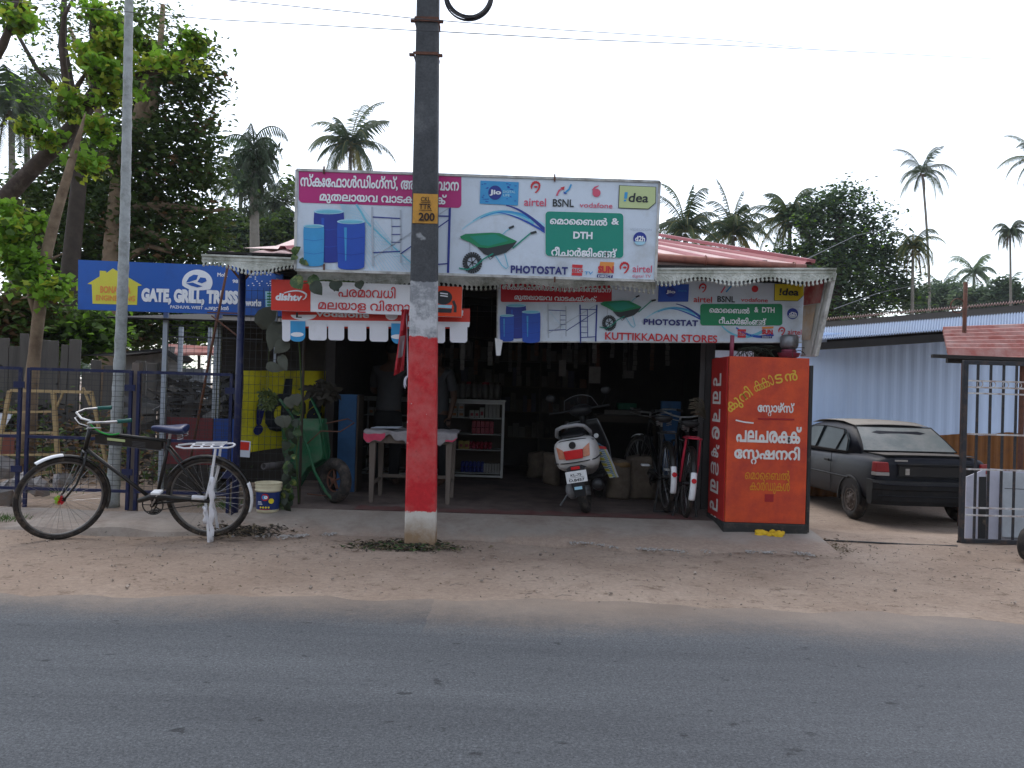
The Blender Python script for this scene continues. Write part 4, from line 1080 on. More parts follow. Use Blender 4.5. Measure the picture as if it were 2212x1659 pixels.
    for s_ in (1,-1):
        e_ = Vector((-.16+s_*.16*cos(ca)*-1*-1, s_*.09, .30+s_*.16*sin(ca)*(1 if s_ else 0)))
        mb = MB(); mb.bar((-.16,s_*.09,.30), e_, .016,.010); arm = mb.build('crank', 'chrome' if s_ > 0 else frame, root)
        mb = MB(); mb.box(e_+Vector((0,s_*.06,0)), (.075,.085,.022)); mb.build('pedal', 'white_paint' if s_ > 0 else 'rubber', arm, bevel=.006)
    # rack with stays
    mb = MB(); z = .765; z = .80
    for s_ in (-1,1): mb.tube([(-.36,s_*.02,z-.0),(-.44,s_*.065,z),(-.80,s_*.065,z+.015),(-.83,s_*.03,z+.015),(-.83,0,z+.015)], .008, 6)
    for x_ in (-.48,-.56,-.64,-.72): mb.bar((x_,-.065,z+.004),(x_-.02,.065,z+.010),.02,.005)
    mb.tube([(-.50,-.045,z+.02),(-.76,-.045,z+.03),(-.76,.045,z+.03),(-.50,.045,z+.02)], .005, 6)
    rk = mb.build('rack', rack, root, smooth=False)
    mb = MB()
    for s_ in (-1,1): mb.tube([(-.70,s_*.068,z+.005), (-.66,s_*.078,.56), (xr-.0,s_*.075,R_)], [.010,.013,.008], 6)
    mb.build('rack_stay', rack, rk)
    mb = MB()
    for s_ in (-1,1): mb.tube([(xr,s_*.07,R_), (xr-.02,s_*.095,.18), (xr-.03,s_*.12,.0)], .012, 6)
    mb.bar((xr-.03,-.12,.008),(xr-.03,.12,.008),.022,.014); mb.bar((xr,-.09,R_-.04),(xr+.07,-.09,R_-.04),.03,.02)
    mb.build('stand', rack if rack == 'bag_white' else 'black_metal', root)
    if ad:
        mb = MB(); mb.bar((.30,.022,.845),(-.24,.022,.80),.004,.075); mb.bar((.30,-.022,.845),(-.24,-.022,.80),.004,.075); ap = mb.build('top_tube_panel', 'bike_black', root)
        mb = MB()
        mb.bar((.20,.026,.850),(.055,.026,.838),.002,.022)
        for k in range(4): mb.bar((.20,.026,.825-.008*k),(.20-.12,.026,.815-.008*k),.002,.003, 1)
        for k in range(4): mb.bar((-.0,.026,.835-.012*k),(-.11,.026,.826-.012*k),.002,.003, 1)
        mb.bar((.30,.027,.808),(-.24,.027,.763),.002,.005,1)
        mb.build('panel_print', ['ink_lime','print_dim'], ap)
    return root
# orientation : local +x is forward. The near bicycle heads left (-X world) -> its left side (+y local) faces the viewer
pf = G(138,1168); pr = G(437,1160)
mid = (pf+pr)/2
yaw = atan2(pf.y-pr.y, pf.x-pr.x)
bike1 = bicycle('black roadster bicycle with white rack parked side on before the blue mesh fence', (mid.x,6.83,.02), (radians(-12),0,pi-radians(-2)), steer=radians(40), grip='grip_green', bars='chrome')
mb = MB()
for k in range(120):
    v = Vector((rnd.gauss(0,1),rnd.gauss(0,1),rnd.gauss(0,1))).normalized()*.042; c0 = Vector((0,.045,0))
    mb.tube([c0,c0+v], .0022, 3, 0 if v.x > 0 else 1, caps=False) 
fcx = [c for c in bike1.children if c.name.startswith('wheel')][0]
cen = sum((v.co for v in fcx.data.vertices), Vector())/len(fcx.data.vertices)
mb.v = [tuple(Vector(v)+cen) for v in mb.v]
mk('pompom_red', (.55,.01,.02), .8); mk('pompom_green', (.30,.55,.03), .8)
mb.build('hub_brush', ['pompom_green','pompom_red'], fcx)
mb = MB(); mb.tube(bez((.30,.10,1.0),(.22,.05,.86),(.10,.02,.90)), .007, 6); mk('cable_green', (.02,.35,.05), .4); mb.build('brake_cable', 'cable_green', bike1)
mk('wrapper', (.72,.72,.76), .7, dirt=((.5,.47,.42),.2,9))
mb = MB()
mb.tube([(-.645-.02*k/11+.008*sin(k*2.3),.105-.02*k/11,.0+.56*k/11) for k in range(12)], [.020+.007*sin(k*1.7) for k in range(12)], 7)
mb.tube([(-.60+.01*sin(k*2.9),.10,.16+.03*k) for k in range(6)], [.012+.005*sin(k*1.9) for k in range(6)], 6)
mb.bar((-.60,.09,.38),(-.50,.095,.385),.03,.03)
mb.build('wrapped_stay', 'wrapper', bike1, smooth=True)
# two bicycles standing at the right of the entrance, seen from behind
q1 = P(1449,1128,7.85); q2 = P(1497,1138,7.62)
bike2 = bicycle('dark bicycle with white tail mudguard standing between the sacks and the red booth', (q1.x+.0, 7.85+.95, .152), (0,0,radians(91)), steer=radians(20), grip='rubber', rack='black_metal', ad=False, saddle='saddle_black', group=None)
bike3 = bicycle('bicycle with red rack leaning close against the red booth', (q2.x+.03, 7.62+.95, .12), (radians(4),0,radians(86)), steer=radians(-20), grip='rubber', rack='bike_red', ad=False, saddle='saddle_black')
for bk in (bike2, bike3):
    mb = MB(); mb.tube([(-.975,0,.42),(-.99,0,.42)], .024, 14); mb.build('reflector', 'reflector_red', bk)
mb = MB(); mb.torus((-.70,-.10,.60), .0,.01) if 0 else None
p = P(2280,990,10.2)
bike4 = bicycle('bicycle behind the black gate beside the blue shed, only its handlebar showing', (p.x+.3, 10.2, -.32), (0,0,radians(172)), steer=radians(30), grip='rubber', rack='black_metal', ad=False, saddle='saddle_black')
# ================================================================ IN AND AROUND THE SHOP
def cC(x, y): return (486+x*.27667, 729.1+y*.27667)
def cM(x, y): return (918.1+x*.29297, 729.1+y*.29297)
def cS(x, y): return (1161.1+x*.21163, 810.1+y*.21163)
def cR(x, y): return (1485.1+x*.27667, 729.1+y*.27667)
mk('booth_red', (.60,.072,.017), .55, var=.2, scale=2.5, dirt=((.36,.03,.018),.55,3.0), bump=.15)
mk('booth_side', (.42,.02,.018), .55, var=.15, scale=3, dirt=((.25,.02,.015),.3,4))
mk('booth_base', (.028,.028,.027), .9, var=.3, dirt=((.15,.11,.09),.25,6))
mk('paint_yellow', (.62,.38,.04), .6, var=.12, scale=12); mk('paint_ochre', (.60,.26,.01), .6, var=.15, scale=12); mk('paint_white', (.66,.64,.62), .6, var=.1, scale=12); mk('paint_dark_red', (.30,.01,.012), .6)
# ---- painted booth wall at the right of the entrance
DB = 7.4
tlc, trc = P(1576,769,DB), P(1749,772,DB); zt = tlc.z; xl, xr = tlc.x, trc.x; zr = P(1650,1130,DB).z
booth = thing('painted_booth', 'tall bright red painted booth with yellow and white hand lettering and a black base', 'booth', ((xl+xr)/2,DB,0))
mb = MB(); mb.bb(xl,xr,DB,8.0,zr,zt); o = mb.build('front_panel', ['booth_red'], booth, bevel=.004)
mb = MB(); mb.bb(xl-.012,xl-.002,DB+.03,8.0,zr,zt-.005); mb.build('side_panel', 'booth_side', booth)
mb = MB(); mb.bb(xl-.02,xr+.02,DB-.02,8.02,-.03,zr-.002); mb.build('base', 'booth_base', booth, bevel=.01)
mb = MB(); YE, OC, WH, DR = 0, 1, 2, 3
d = DB
def tR(s, x0, y0, x1, y1, mi, bold=.03, rot=0, **k): text(mb, s, *cR(x0,y0), *cR(x1,y1), d, mi, bold, layer=1, rot=radians(rot), **k)
tR('കു', 350,510,470,610, YE, .015, 40); tR('റ{റി', 430,415,535,512, YE, .015, 38); tR('ക{കാ', 530,345,695,428, YE, .0, 24); tR('ട', 690,292,752,366, YE, .02, 16); tR('ൻ', 762,262,862,345, YE, .02, 8)
tR('േസ_റാഴ്സ്', 545,503,832,612, WH, .03)
tR('പലചരക{ക്', 378,682,888,818, WH, .04); tR('േസ_റഷനറി', 362,838,875,985, WH, .035)
tR('െമാെെബൽ', 448,1030,795,1105, OC, .0); tR('കാർഡുകൾ', 485,1105,795,1215, OC, .0)
stroke(mb, [cR(548,634),cR(833,640)], 3.5, d, DR, 1); flat(mb, [cR(603,1222),cR(672,1224),cR(670,1284),cR(601,1282)], d, DR, 1)
stroke(mb, [cR(375,645),cR(440,660),cR(515,668)], 3, d, WH, 1.4); 
mb.build('lettering', ['paint_yellow','paint_ochre','paint_white','paint_dark_red'], booth)
mb = MB()        # vertical lettering down the narrow side face
chars = ['പ','ല','ച','ര','ക്','സ','ല','പ','ന']; zc = zt-.28
for k, ch in enumerate(chars):
    tr = text_tris(ch, .03); xs_ = [p[0] for f in tr for p in f]; ys_ = [p[1] for f in tr for p in f]
    ax, bx, ay, by = min(xs_), max(xs_), min(ys_), max(ys_); w_, h_ = .30, .125
    for f in tr: mb.add([(xl-.0145, 7.92-(px-ax)/(bx-ax)*w_, zc-k*.172+(py-ay)/(by-ay)*h_) for px, py in f], [list(range(len(f)))])
mb.build('side_lettering', 'paint_white', booth)
mb = MB(); a = P(1752,790,7.45); mb.bb(xr+.012,xr+.045,7.42,7.5,-.02,a.z); pst = mb.build('door_post', 'black_metal', booth)
mb = MB()
for z in (.25,.75,1.35): mb.bb(xr+.03,xr+.06,7.41,7.43,z,z+.10)
pass
mb = MB(); 
for k in range(14):
    p = P(1660+wob(26),1161+wob(3),7.34); p.y = 7.31+wob(.03); mb.ball((p.x,p.y,.095+.01*(k%3)), (.05,.035,.022), 8, 0, Euler((wob(1),wob(1),wob(3))).to_matrix())
mk('cloth_yellow', (.60,.38,.02), .9, var=.2, scale=20); tag(mb.build('yellow_cloth', 'cloth_yellow', smooth=True), 'crumpled yellow cloth lying at the black base of the red booth', 'cloth')
# things on top of the booth
mk('steel', (.25,.26,.28), .4, metal=.5, dirt=(GRIME,.4,8)); mk('pink_plastic', (.28,.06,.10), .5); mk('paper_white', (.62,.66,.74), .8); mk('dark_leaf', (.03,.04,.025), .7, var=.4)
p = P(1704,769,7.65)
mb = MB(); mb.lathe([(.07,0),(.085,.03),(.085,.11),(.07,.13)], (p.x,7.65,zt+.10), 16); tag(mb.build('steel_pot', 'steel', smooth=True), 'small steel pot standing on the bowl atop the red booth', 'pot')
mb = MB(); mb.lathe([(.05,0),(.09,.02),(.105,.05),(.11,.055),(.10,.05)], (p.x,7.65,zt+.003), 16); mb.lathe([(.07,.06),(.07,.09)], (p.x,7.65,zt), 12); tag(mb.build('plastic_bowl', 'pink_plastic', smooth=True), 'pink rimmed bowl under the steel pot on the red booth', 'bowl')
mb = MB(); a = P(1545,757,7.9); mb.bb(xl-.02,xl+.35,7.82,7.84,zt+.004,zt+.075); mb.v = [(x+0,y+.02*sin(x*20),z) for x,y,z in mb.v]; tag(mb.build('paper_sheet', 'paper_white'), 'pale paper sheet propped along the top of the red booth', 'paper')
mb = MB(); a = P(1580,765,7.5); mb.tube([(a.x,7.5,zt),(a.x+.005,7.5,zt+.20)], .02, 8); tag(mb.build('short_pipe', 'pink_plastic', smooth=True), 'short pinkish upright pipe on the left of the booth top', 'pipe')
mb = MB()
for k in range(26):
    x = rnd.uniform(xl+.1,xr-.05); mb.tube(bez((x,7.6+wob(.1),zt+.01),(x+wob(.2),7.6,zt+.14),(x+wob(.3),7.6+wob(.1),zt+.02+rnd.random()*.1),6), .003, 4)
tag(mb.build('dry_vine', 'dark_leaf'), 'tangle of dry vine stems on top of the red booth', 'vine')

# ---- table with cloth
mk('cloth_grey', (.30,.28,.29), .9, var=.2, scale=10, dirt=((.14,.13,.13),.35,6), bump=.3); mk('cloth_pink', (.55,.06,.12), .85, var=.2, scale=20)
dt = 8.22; tx0, tx1 = P(800,940,dt).x, P(976,940,dt).x; zt_ = P(880,935,dt).z
tb = thing('wooden_table', 'weathered wooden table with four straight legs standing behind the striped pole', 'table', ((tx0+tx1)/2,dt+.3,Z0))
mb = MB(); mb.bb(tx0-.03,tx1+.03,dt-.03,dt+.63,zt_-.03,zt_); mb.build('tabletop', 'wood_grey', tb, bevel=.004)
mb = MB(); mb.bb(tx0,tx1,dt,dt+.02,zt_-.11,zt_-.03); mb.bb(tx0,tx1,dt+.58,dt+.6,zt_-.11,zt_-.03); mb.bb(tx0,tx0+.02,dt+.02,dt+.58,zt_-.11,zt_-.03); mb.bb(tx1-.02,tx1,dt+.02,dt+.58,zt_-.11,zt_-.03); mb.build('apron', 'wood_grey', tb)
for x in (tx0+.025,tx1-.025):
    for y in (dt+.02,dt+.58):
        mb = MB(); mb.loft([[(x+a*w_,y+b_*w_,z) for a,b_ in ((-1,-1),(1,-1),(1,1),(-1,1))] for w_, z in ((.020,Z0),(.034,zt_-.04))]); mb.build('leg', 'wood_grey', tb, bevel=.003)
mb = MB(); mb.bar((tx0+.03,dt+.58,Z0+.22),(tx1-.03,dt+.58,Z0+.22),.02,.035); mb.bar((tx0+.03,dt+.05,Z0+.2),(tx0+.03,dt+.56,Z0+.2),.02,.03); mb.bar((tx1-.03,dt+.05,Z0+.2),(tx1-.03,dt+.56,Z0+.2),.02,.03); mb.build('stretcher', 'wood_grey', tb)
mb = MB()
def clf(u, v):
    x = tx0-.06+(tx1-tx0+.12)*u
    s_ = v*1.0; drop = .085+.035*sin(u*17)+.02*sin(u*41)
    if s_ < .3: t = s_/.3; return (x+.006*sin(u*50), dt-.045+.008*sin(u*33), zt_+.012-drop*(1-t))
    t = (s_-.3)/.7; return (x, dt-.04+.6*t, zt_+.014+.012*sin(u*9+t*5)*sin(t*7)+.006*sin(u*31+t*11))
grid(mb, clf, 70, 20)
cl = mb.build('tablecloth', 'cloth_grey', smooth=True, solid=.003); tag(cl, 'dirty grey cloth draped over the wooden table with ragged hem', 'tablecloth')
mb = MB()
def hem(u, v):
    x = tx0-.062+.22*u; x0, y0, z0 = clf((x-tx0+.06)/(tx1-tx0+.12), .02+.2*v); return (x, y0-.004, z0)
grid(mb, hem, 20, 5)
def hem2(u, v):
    x = tx1-.06+.115*u; x0, y0, z0 = clf(min(1,(x-tx0+.06)/(tx1-tx0+.12)), .0+.06*v); return (x, y0-.004, z0)
grid(mb, hem2, 20, 3)
mb.build('pink_patch', 'cloth_pink', cl)
mb = MB(); p = P(830,933,dt+.2); mb.bb(p.x-.12,p.x+.16,dt+.1,dt+.42,zt_+.035,zt_+.04); mb.v=[(x,y,z+.03*(x-p.x)) for x,y,z in mb.v]; tag(mb.build('newspaper', 'paper_white'), 'pale newspaper lying on the left of the table', 'newspaper')

# ---- glass counter with goods
mk('alu', (.30,.31,.32), .4, metal=.6); mk('shelf_glass', (.55,.58,.6), .2, alpha=.25); mk('wood_dark', (.06,.045,.035), .7)
dc = 10.7; cx0, cx1 = P(778,1030,dc).x, P(1083,1030,dc).x; zc0 = Z0+.02; zc1 = P(1000,866,dc).z
ct = thing('glass_counter', 'aluminium framed glass display counter full of packets behind the table', 'counter', ((cx0+cx1)/2,dc+.2,Z0))
mb = MB(); F_ = .03
for x in (cx0,cx0+(cx1-cx0)*.5,cx1):
    for y in (dc,dc+.42): mb.bar((x,y,zc0),(x,y,zc1),F_)
for z in (zc0+.02,zc1-.02):
    for y in (dc-.002,dc+.422): mb.bar((cx0,y,z),(cx1,y,z),F_*.9)
mb.build('frame', 'alu', ct)
lev = [P(1000,y_,dc).z for y_ in (1021,971,937,902)]
for z in lev: mb = MB(); mb.bb(cx0+.02,cx1-.02,dc+.02,dc+.4,z-.008,z); mb.build('shelf', 'alu', ct)
mb = MB(); mb.bb(cx0-.03,cx1+.03,dc-.03,dc+.45,zc1,zc1+.025); mb.build('countertop', 'alu', ct, bevel=.004)
mb = MB(); mb.bb(cx0,cx1,dc+.44,dc+.45,zc0,zc1); mb.build('back_panel', 'wood_dark', ct)
def lighter(): pass
mk('pk_white', (.27,.265,.255), .6, var=.15, scale=15); mk('pk_orange', (.3,.12,.05), .6); mk('pk_red', (.22,.012,.03), .5, var=.3, scale=25); mk('pk_yellow', (.25,.18,.03), .5); mk('pk_blue', (.012,.02,.16), .4, var=.3, scale=25); mk('jar_glass', (.09,.085,.08), .3, var=.4, scale=8)  # packet colours muted, the gloom inside the shop is in the tone
def carton(x, z, w_, h_, m1, m2, lab, grp, name='carton', y=None, cat='box'):
    y = dc+.08 if y is None else y
    mb = MB(); mb.bb(x,x+w_,y,y+.10,z,z+h_); 
    if m2: mb.bb(x+w_*.2,x+w_*.8,y-.002,y,z+h_*.25,z+h_*.6,1)
    tag(mb.build(name, [m1,m2] if m2 else m1, bevel=.004), lab, cat, grp)
def xw(px, d=dc): return P(px,950,d).x
for k in range(4): carton(xw(972+k%2*15), lev[3]+.001+(k//2)*.095, .085, .09, 'pk_white','pk_orange', 'white carton with orange print stacked on the top counter shelf right of the pole', 'white and orange cartons on the top shelf')
for k in range(3): carton(xw(1012+k*11), lev[3]+.001, .06, .10 if k < 2 else .14, 'pk_white', 'pk_red', 'small white and red packet on the top shelf of the counter', 'small white and red packets on the top shelf')
for k in range(4): carton(xw(1046+k*8), lev[3]+.001, .046, .19, 'pk_white', None, 'tall plain white packet at the right end of the top shelf', 'tall white packets on the top shelf')
for k in range(10): carton(xw(1018+(k%5)*9.6), lev[2]+.001+(k//5)*.088, .055, .085, 'pk_red', None, 'bright red packet stacked on the second counter shelf', 'red packets on the second shelf')
for k in range(2): carton(xw(990+k*12), lev[1]+.001+k*.0, .07, .11, 'pk_yellow', 'pk_red', 'yellow packet on the third shelf of the counter', 'yellow packets on the third shelf')
for k in range(12):
    mb = MB(); mb.ball((xw(1013+(k%6)*9), dc+.12+.03*(k//6), lev[1]+.03+.045*(k//6)), .032, 8); tag(mb.build('wrapped_sweet', 'pk_red', smooth=True), 'small red wrapped item heaped on the third counter shelf', 'sweet', 'red wrapped sweets on the third shelf')
for k in range(12):
    x = xw(1000+(k%6)*8.6); z = lev[0]+.001+(k//6)*.075; mb = MB(); mb.lathe([(.022,0),(.026,.01),(.026,.055),(.018,.062),(.018,.07)], (x,dc+.12,z), 10); tag(mb.build('blue_jar', 'pk_blue', smooth=True), 'small dark blue jar stacked on the lowest counter shelf', 'jar', 'blue jars on the lowest shelf')
for k in range(6): carton(xw(1046+k*6), lev[0]+.001, .03, .12, 'pk_white', None, 'slim white tube box at the right end of the lowest shelf', 'slim white boxes on the lowest shelf')
for k in range(4): carton(xw(792+k*14), lev[3]+.001, .07, .10, 'pk_white', 'pk_orange', 'white carton on the top shelf left of the pole', 'white cartons on the left half of the top shelf')
for k in range(3): carton(xw(862+k*9), lev[2]+.001, .05, .13, 'pk_white', None, 'plain white packet on the second shelf left of the pole', 'white packets on the left half of the second shelf')
for k in range(9):
    x = xw(970+k*12.5); mb = MB(); mb.lathe([(.05,0),(.06,.02),(.06,.17),(.045,.20),(.045,.205)], (x,dc+.15+.04*(k%2),zc1+.026), 14); j = mb.build('sweet_jar', 'jar_glass', smooth=True); tag(j, 'dim glass sweet jar with dark lid standing on the counter', 'jar', 'sweet jars on the counter')
    mb = MB(); mb.lathe([(.048,.205),(.048,.235)], (x,dc+.15+.04*(k%2),zc1+.026), 14); mb.build('lid', 'pk_red' if k % 3 == 0 else 'wood_dark', j)
# shelving on the back wall with dim goods
sh = thing('wall_shelving', 'dim wooden shelves with dark goods along the back wall of the shop', 'shelf', (-.2,12.6,Z0))
mb = MB()
for z in (.6,1.0,1.4,1.8,2.15): mb.bb(-1.95,1.2,12.5,12.8,z,z+.02)
for x in (-1.95,-1.1,-.3,.45,1.2): mb.bb(x-.012,x+.012,12.5,12.8,Z0,2.3)
mb.build('frame', 'wood_dark', sh)
mk('dim_a', (.11,.10,.09), .7, var=.4); mk('dim_b', (.13,.06,.04), .7); mk('dim_c', (.14,.13,.12), .6, var=.4); mk('dim_d', (.06,.06,.09), .7)  # back shelf goods coloured low, shop shade put into the tone
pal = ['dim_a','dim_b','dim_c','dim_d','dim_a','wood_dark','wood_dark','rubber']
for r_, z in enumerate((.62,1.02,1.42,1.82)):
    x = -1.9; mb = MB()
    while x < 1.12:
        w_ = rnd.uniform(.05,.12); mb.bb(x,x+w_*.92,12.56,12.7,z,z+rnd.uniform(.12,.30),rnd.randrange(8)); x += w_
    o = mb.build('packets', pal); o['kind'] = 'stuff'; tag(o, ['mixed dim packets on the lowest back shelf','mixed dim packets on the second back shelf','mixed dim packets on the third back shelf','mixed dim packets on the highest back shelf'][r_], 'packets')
# hanging sachet strips and pouches
mk('pouch', (.13,.12,.115), .5, var=.3, scale=12); mk('sachet', (.12,.115,.11), .4, var=.4, scale=20)
for px, y0, y1, dd, w_, lab, nm, mt in ((1285,735,785,9.5,.05,'strip of small sachets hanging from the ceiling over the scooter','sachet_strip','sachet'),(1000,742,800,9.6,.05,'strip of grey sachets hanging right of the pole','sachet_strip','sachet'),(1060,738,790,9.9,.06,'darker strip of sachets hanging above the counter end','sachet_strip','sachet'),
      (1285,790,830,9.8,.14,'pale grey cloth bag hanging above the scooter','cloth_bag','pouch'),(1215,776,815,10.2,.09,'pale vertical packet hanging left of the cloth bag','hanging_packet','pouch'),(1358,800,818,10.6,.14,'small pale box hanging at the right of the shop interior','hanging_packet','pouch')):
    a, b_ = P(px,y0,dd), P(px,y1,dd); mb = MB(); n = max(1, int((a.z-b_.z)/.055)) if nm == 'sachet_strip' else 1
    for k in range(n):
        z1 = a.z-(a.z-b_.z)*k/n; z0 = a.z-(a.z-b_.z)*(k+1)/n; mb.box((a.x+wob(.004),dd,(z0+z1)/2), (w_,.012,(z1-z0)*.9), 0, (wob(.15),0,wob(.5)))
    mb.tube([(a.x,dd,a.z-.01),(a.x,dd,2.54)], .002, 4); tag(mb.build(nm, mt), lab, 'sachets' if nm == 'sachet_strip' else 'packet')
for k in range(16):
    px = 975+k*31+wob(9); dd = 11.3+wob(.5); a, b_ = P(px,735,dd), P(px,790+wob(28),dd); mb = MB(); n = max(2, int((a.z-b_.z)/.06))
    for i in range(n):
        z1 = a.z-(a.z-b_.z)*i/n; z0 = a.z-(a.z-b_.z)*(i+1)/n; mb.box((a.x+wob(.006),dd,(z0+z1)/2), (.055,.012,(z1-z0)*.9), 0, (wob(.15),0,wob(.6)))
    mb.tube([(a.x,dd,a.z-.01),(a.x,dd,2.54)], .002, 4); tag(mb.build('sachet_strip', ['sachet','dim_c','dim_b','sachet'][k % 4]), 'one of the dim sachet strips hanging in a row deep in the shop', 'sachets', 'sachet strips deep in the shop')
# sacks
mk('jute', (.16,.125,.095), .95, var=.3, scale=9, dirt=((.08,.06,.045),.3,6), bump=.5, bscale=120); mk('jute_tan', (.24,.15,.07), .95, var=.25, scale=9, bump=.3)
def sack(px, ybot, w_, h_, d_, lab, mt='jute', cap=None):
    x = P(px,ybot,d_).x; mb = MB(); prof = [(.0,0),(.46,.0),(.52,.08),(.50,.35),(.52,.6),(.46,.86),(.48,.93),(.40,.97),(.1,.94)]
    mb.lathe([(r_*w_, z*h_) for r_, z in prof], (x,d_,Z0), 22)
    mb.v = [(a+.012*sin(c_*25+b_*9), b_+.012*sin(a*30), c_+.01*sin(a*17)) for a, b_, c_ in mb.v]
    o = mb.build('sack', mt, smooth=True); tag(o, lab, 'sack')
    if cap: mb = MB(); mb.lathe([(.0,.93*h_),(.43*w_,.94*h_),(.50*w_,.90*h_),(.50*w_,.80*h_)], (x,d_,Z0), 20); mb.build('rolled_top', cap, o, smooth=True)
sack(1390,1046,.42,.50,9.3, 'large brown jute sack standing left of the parked bicycles'); sack(1336,1046,.27,.46,9.15,'narrow jute sack with tan rolled top beside the scooter bag', cap='jute_tan'); sack(1192,1000,.22,.42,10.3,'small sack standing behind the left of the scooter'); sack(1160,1005,.26,.36,11.2,'dark squat sack deep inside left of the scooter')
# dim furniture at the right inside
tb2 = thing('inner_desk', 'dark desk with pale drawer front deep inside the shop', 'desk', (P(1345,1000,11).x,11.2,Z0))
a, b_ = P(1290,895,11), P(1420,895,11)
mb = MB(); mb.bb(a.x,b_.x,11,11.6,1.02,1.05); mb.bb(a.x,b_.x,11.03,11.06,.95,1.02); mb.build('desk_top', 'wood_dark', tb2)
mb = MB(); mb.bb(P(1306,890,11).x,P(1385,890,11).x,10.99,11.01,1.06,1.12); mb.build('pale_front', 'pouch', tb2)
for x in (a.x+.03,b_.x-.03): mb = MB(); mb.bb(x-.02,x+.02,11.02,11.06,Z0,.95); mb.build('leg', 'wood_dark', tb2)
mk('dim_green', (.01,.12,.07), .6); mk('dim_blue', (.02,.09,.22), .5, var=.2, scale=6, dirt=((.02,.04,.09),.3,4))
mb = MB(); p = P(1353,884,11.2); mb.bb(p.x-.13,p.x+.13,11.1,11.3,1.13,1.22); tag(mb.build('green_box', 'dim_green', bevel=.01), 'small green box on the inner desk', 'box')
mb = MB(); mb.bb(P(1428,900,9.4).x,P(1470,900,9.4).x,9.4,9.44,.35,P(1450,867,9.4).z); mb.bb(P(1428,900,9.4).x,P(1430,900,9.4).x+.02,9.37,9.4,.35,P(1450,867,9.4).z); tag(mb.build('blue_door', 'dim_blue'), 'narrow blue door panel behind the handlebars of the parked bicycles', 'door panel')
mb = MB(); mb.bb(P(731,900,9.0).x,P(770,900,9.0).x,9.0,9.35,Z0,P(750,852,9.0).z); cb = mb.build('blue_cabinet', 'dim_blue', bevel=.006); tag(cb, 'narrow upright blue cabinet beside the green wheelbarrow', 'cabinet')
mb = MB(); x_ = P(771,900,9.0).x; mb.bb(x_,x_+.02,8.99,9.3,Z0,P(750,852,9.0).z); mb.build('edge', 'wood_dark', cb)
mk('plank', (.11,.10,.10), .8, var=.3, streak=True)
for k, (px, lab) in enumerate(((1512,'first of the grey planks leaning behind the red booth'),(1526,'middle grey plank leaning behind the red booth'),(1538,'grey plank nearest the red booth side'))):
    a = P(px-6,1090,8.45+.02*k); b_ = P(px+6,742,8.35); mb = MB(); mb.bar((a.x,8.45+.05*k,Z0),(b_.x,8.3+.05*k,2.35),.05,.02); tag(mb.build('plank', 'plank'), lab, 'plank', 'planks leaning behind the red booth')
mb = MB(); c0 = P(1525,905,8.25)
for k in range(46):
    e_ = P(1486+rnd.random()*30, 858+rnd.random()*45, 8.1); mb.tube(bez(c0,((c0.x+e_.x)/2,8.15,max(c0.z,e_.z)+.03),(e_.x,8.1+wob(.1),e_.z),5), .003, 3)
mk('straw', (.20,.17,.12), .9); tag(mb.build('broom', 'straw'), 'dry coconut leaf broom sticking out behind the bicycles', 'broom')

# ---- bucket
pbk = P(578,1106,7.62); bz_ = .125
bk = thing('bucket', 'cream plastic paint bucket with dark blue label by the blue column', 'bucket', (pbk.x,7.62,bz_))
mk('cream', (.62,.56,.38), .4, dirt=((.3,.24,.16),.25,12)); mk('label_blue', (.012,.03,.14), .35, var=.1)
mb = MB(); mb.lathe([(.001,.004),(.100,0),(.104,.02),(.112,.20),(.122,.205),(.122,.215),(.116,.22),(.124,.245),(.124,.255),(.118,.262),(.127,.272),(.127,.28),(.118,.28),(.112,.21),(.1,.02)], (pbk.x,7.62,bz_), 32); mb.build('body', 'cream', bk, smooth=True)
mb = MB(); mb.lathe([(.1055,.03),(.1135,.195)], (pbk.x,7.62,bz_), 40); mb.f = mb.f[:-2]; mb.m = mb.m[:-2]; lb = mb.build('label', 'label_blue', bk, smooth=True)
mb = MB()
def onb(a, z, r_=.1150): return (pbk.x+r_*sin(a), 7.62-r_*cos(a), bz_+z)
def disc(a, z, s_, mi, rr): mb.add([onb(a+s_/.113*cos(t), z+s_*sin(t), rr) for t in [2*pi*i/16 for i in range(16)]], [list(range(16))], mi)
disc(.05,.150,.034,0,.1175); disc(-.02,.150,.020,1,.1185); disc(.12,.150,.016,3,.119); disc(.55,.115,.025,2,.1175)
for k in range(4): disc(-.30+.22*k,.055,.009,2,.116)
for k in range(3): mb.add([onb(-.6,.105-k*.012),onb(-.25+.05*k,.105-k*.012),onb(-.25+.05*k,.110-k*.012),onb(-.6,.110-k*.012)], [(0,1,2,3)], 3)
mb.add([onb(-.5+.05*k,.037+.002*0,.112) for k in range(21)]+[onb(.5-.05*k,.032,.112) for k in range(21)], [list(range(42))], 0)
mb.build('print', ['crimson','ink_sky','ink_yellow','ink_white'], lb)
mb = MB(); mb.torus((pbk.x,7.62,bz_+.25), .128, .003, 'Y', 24, 5, a0=pi*1.02, a1=2*pi*.98) if 0 else None

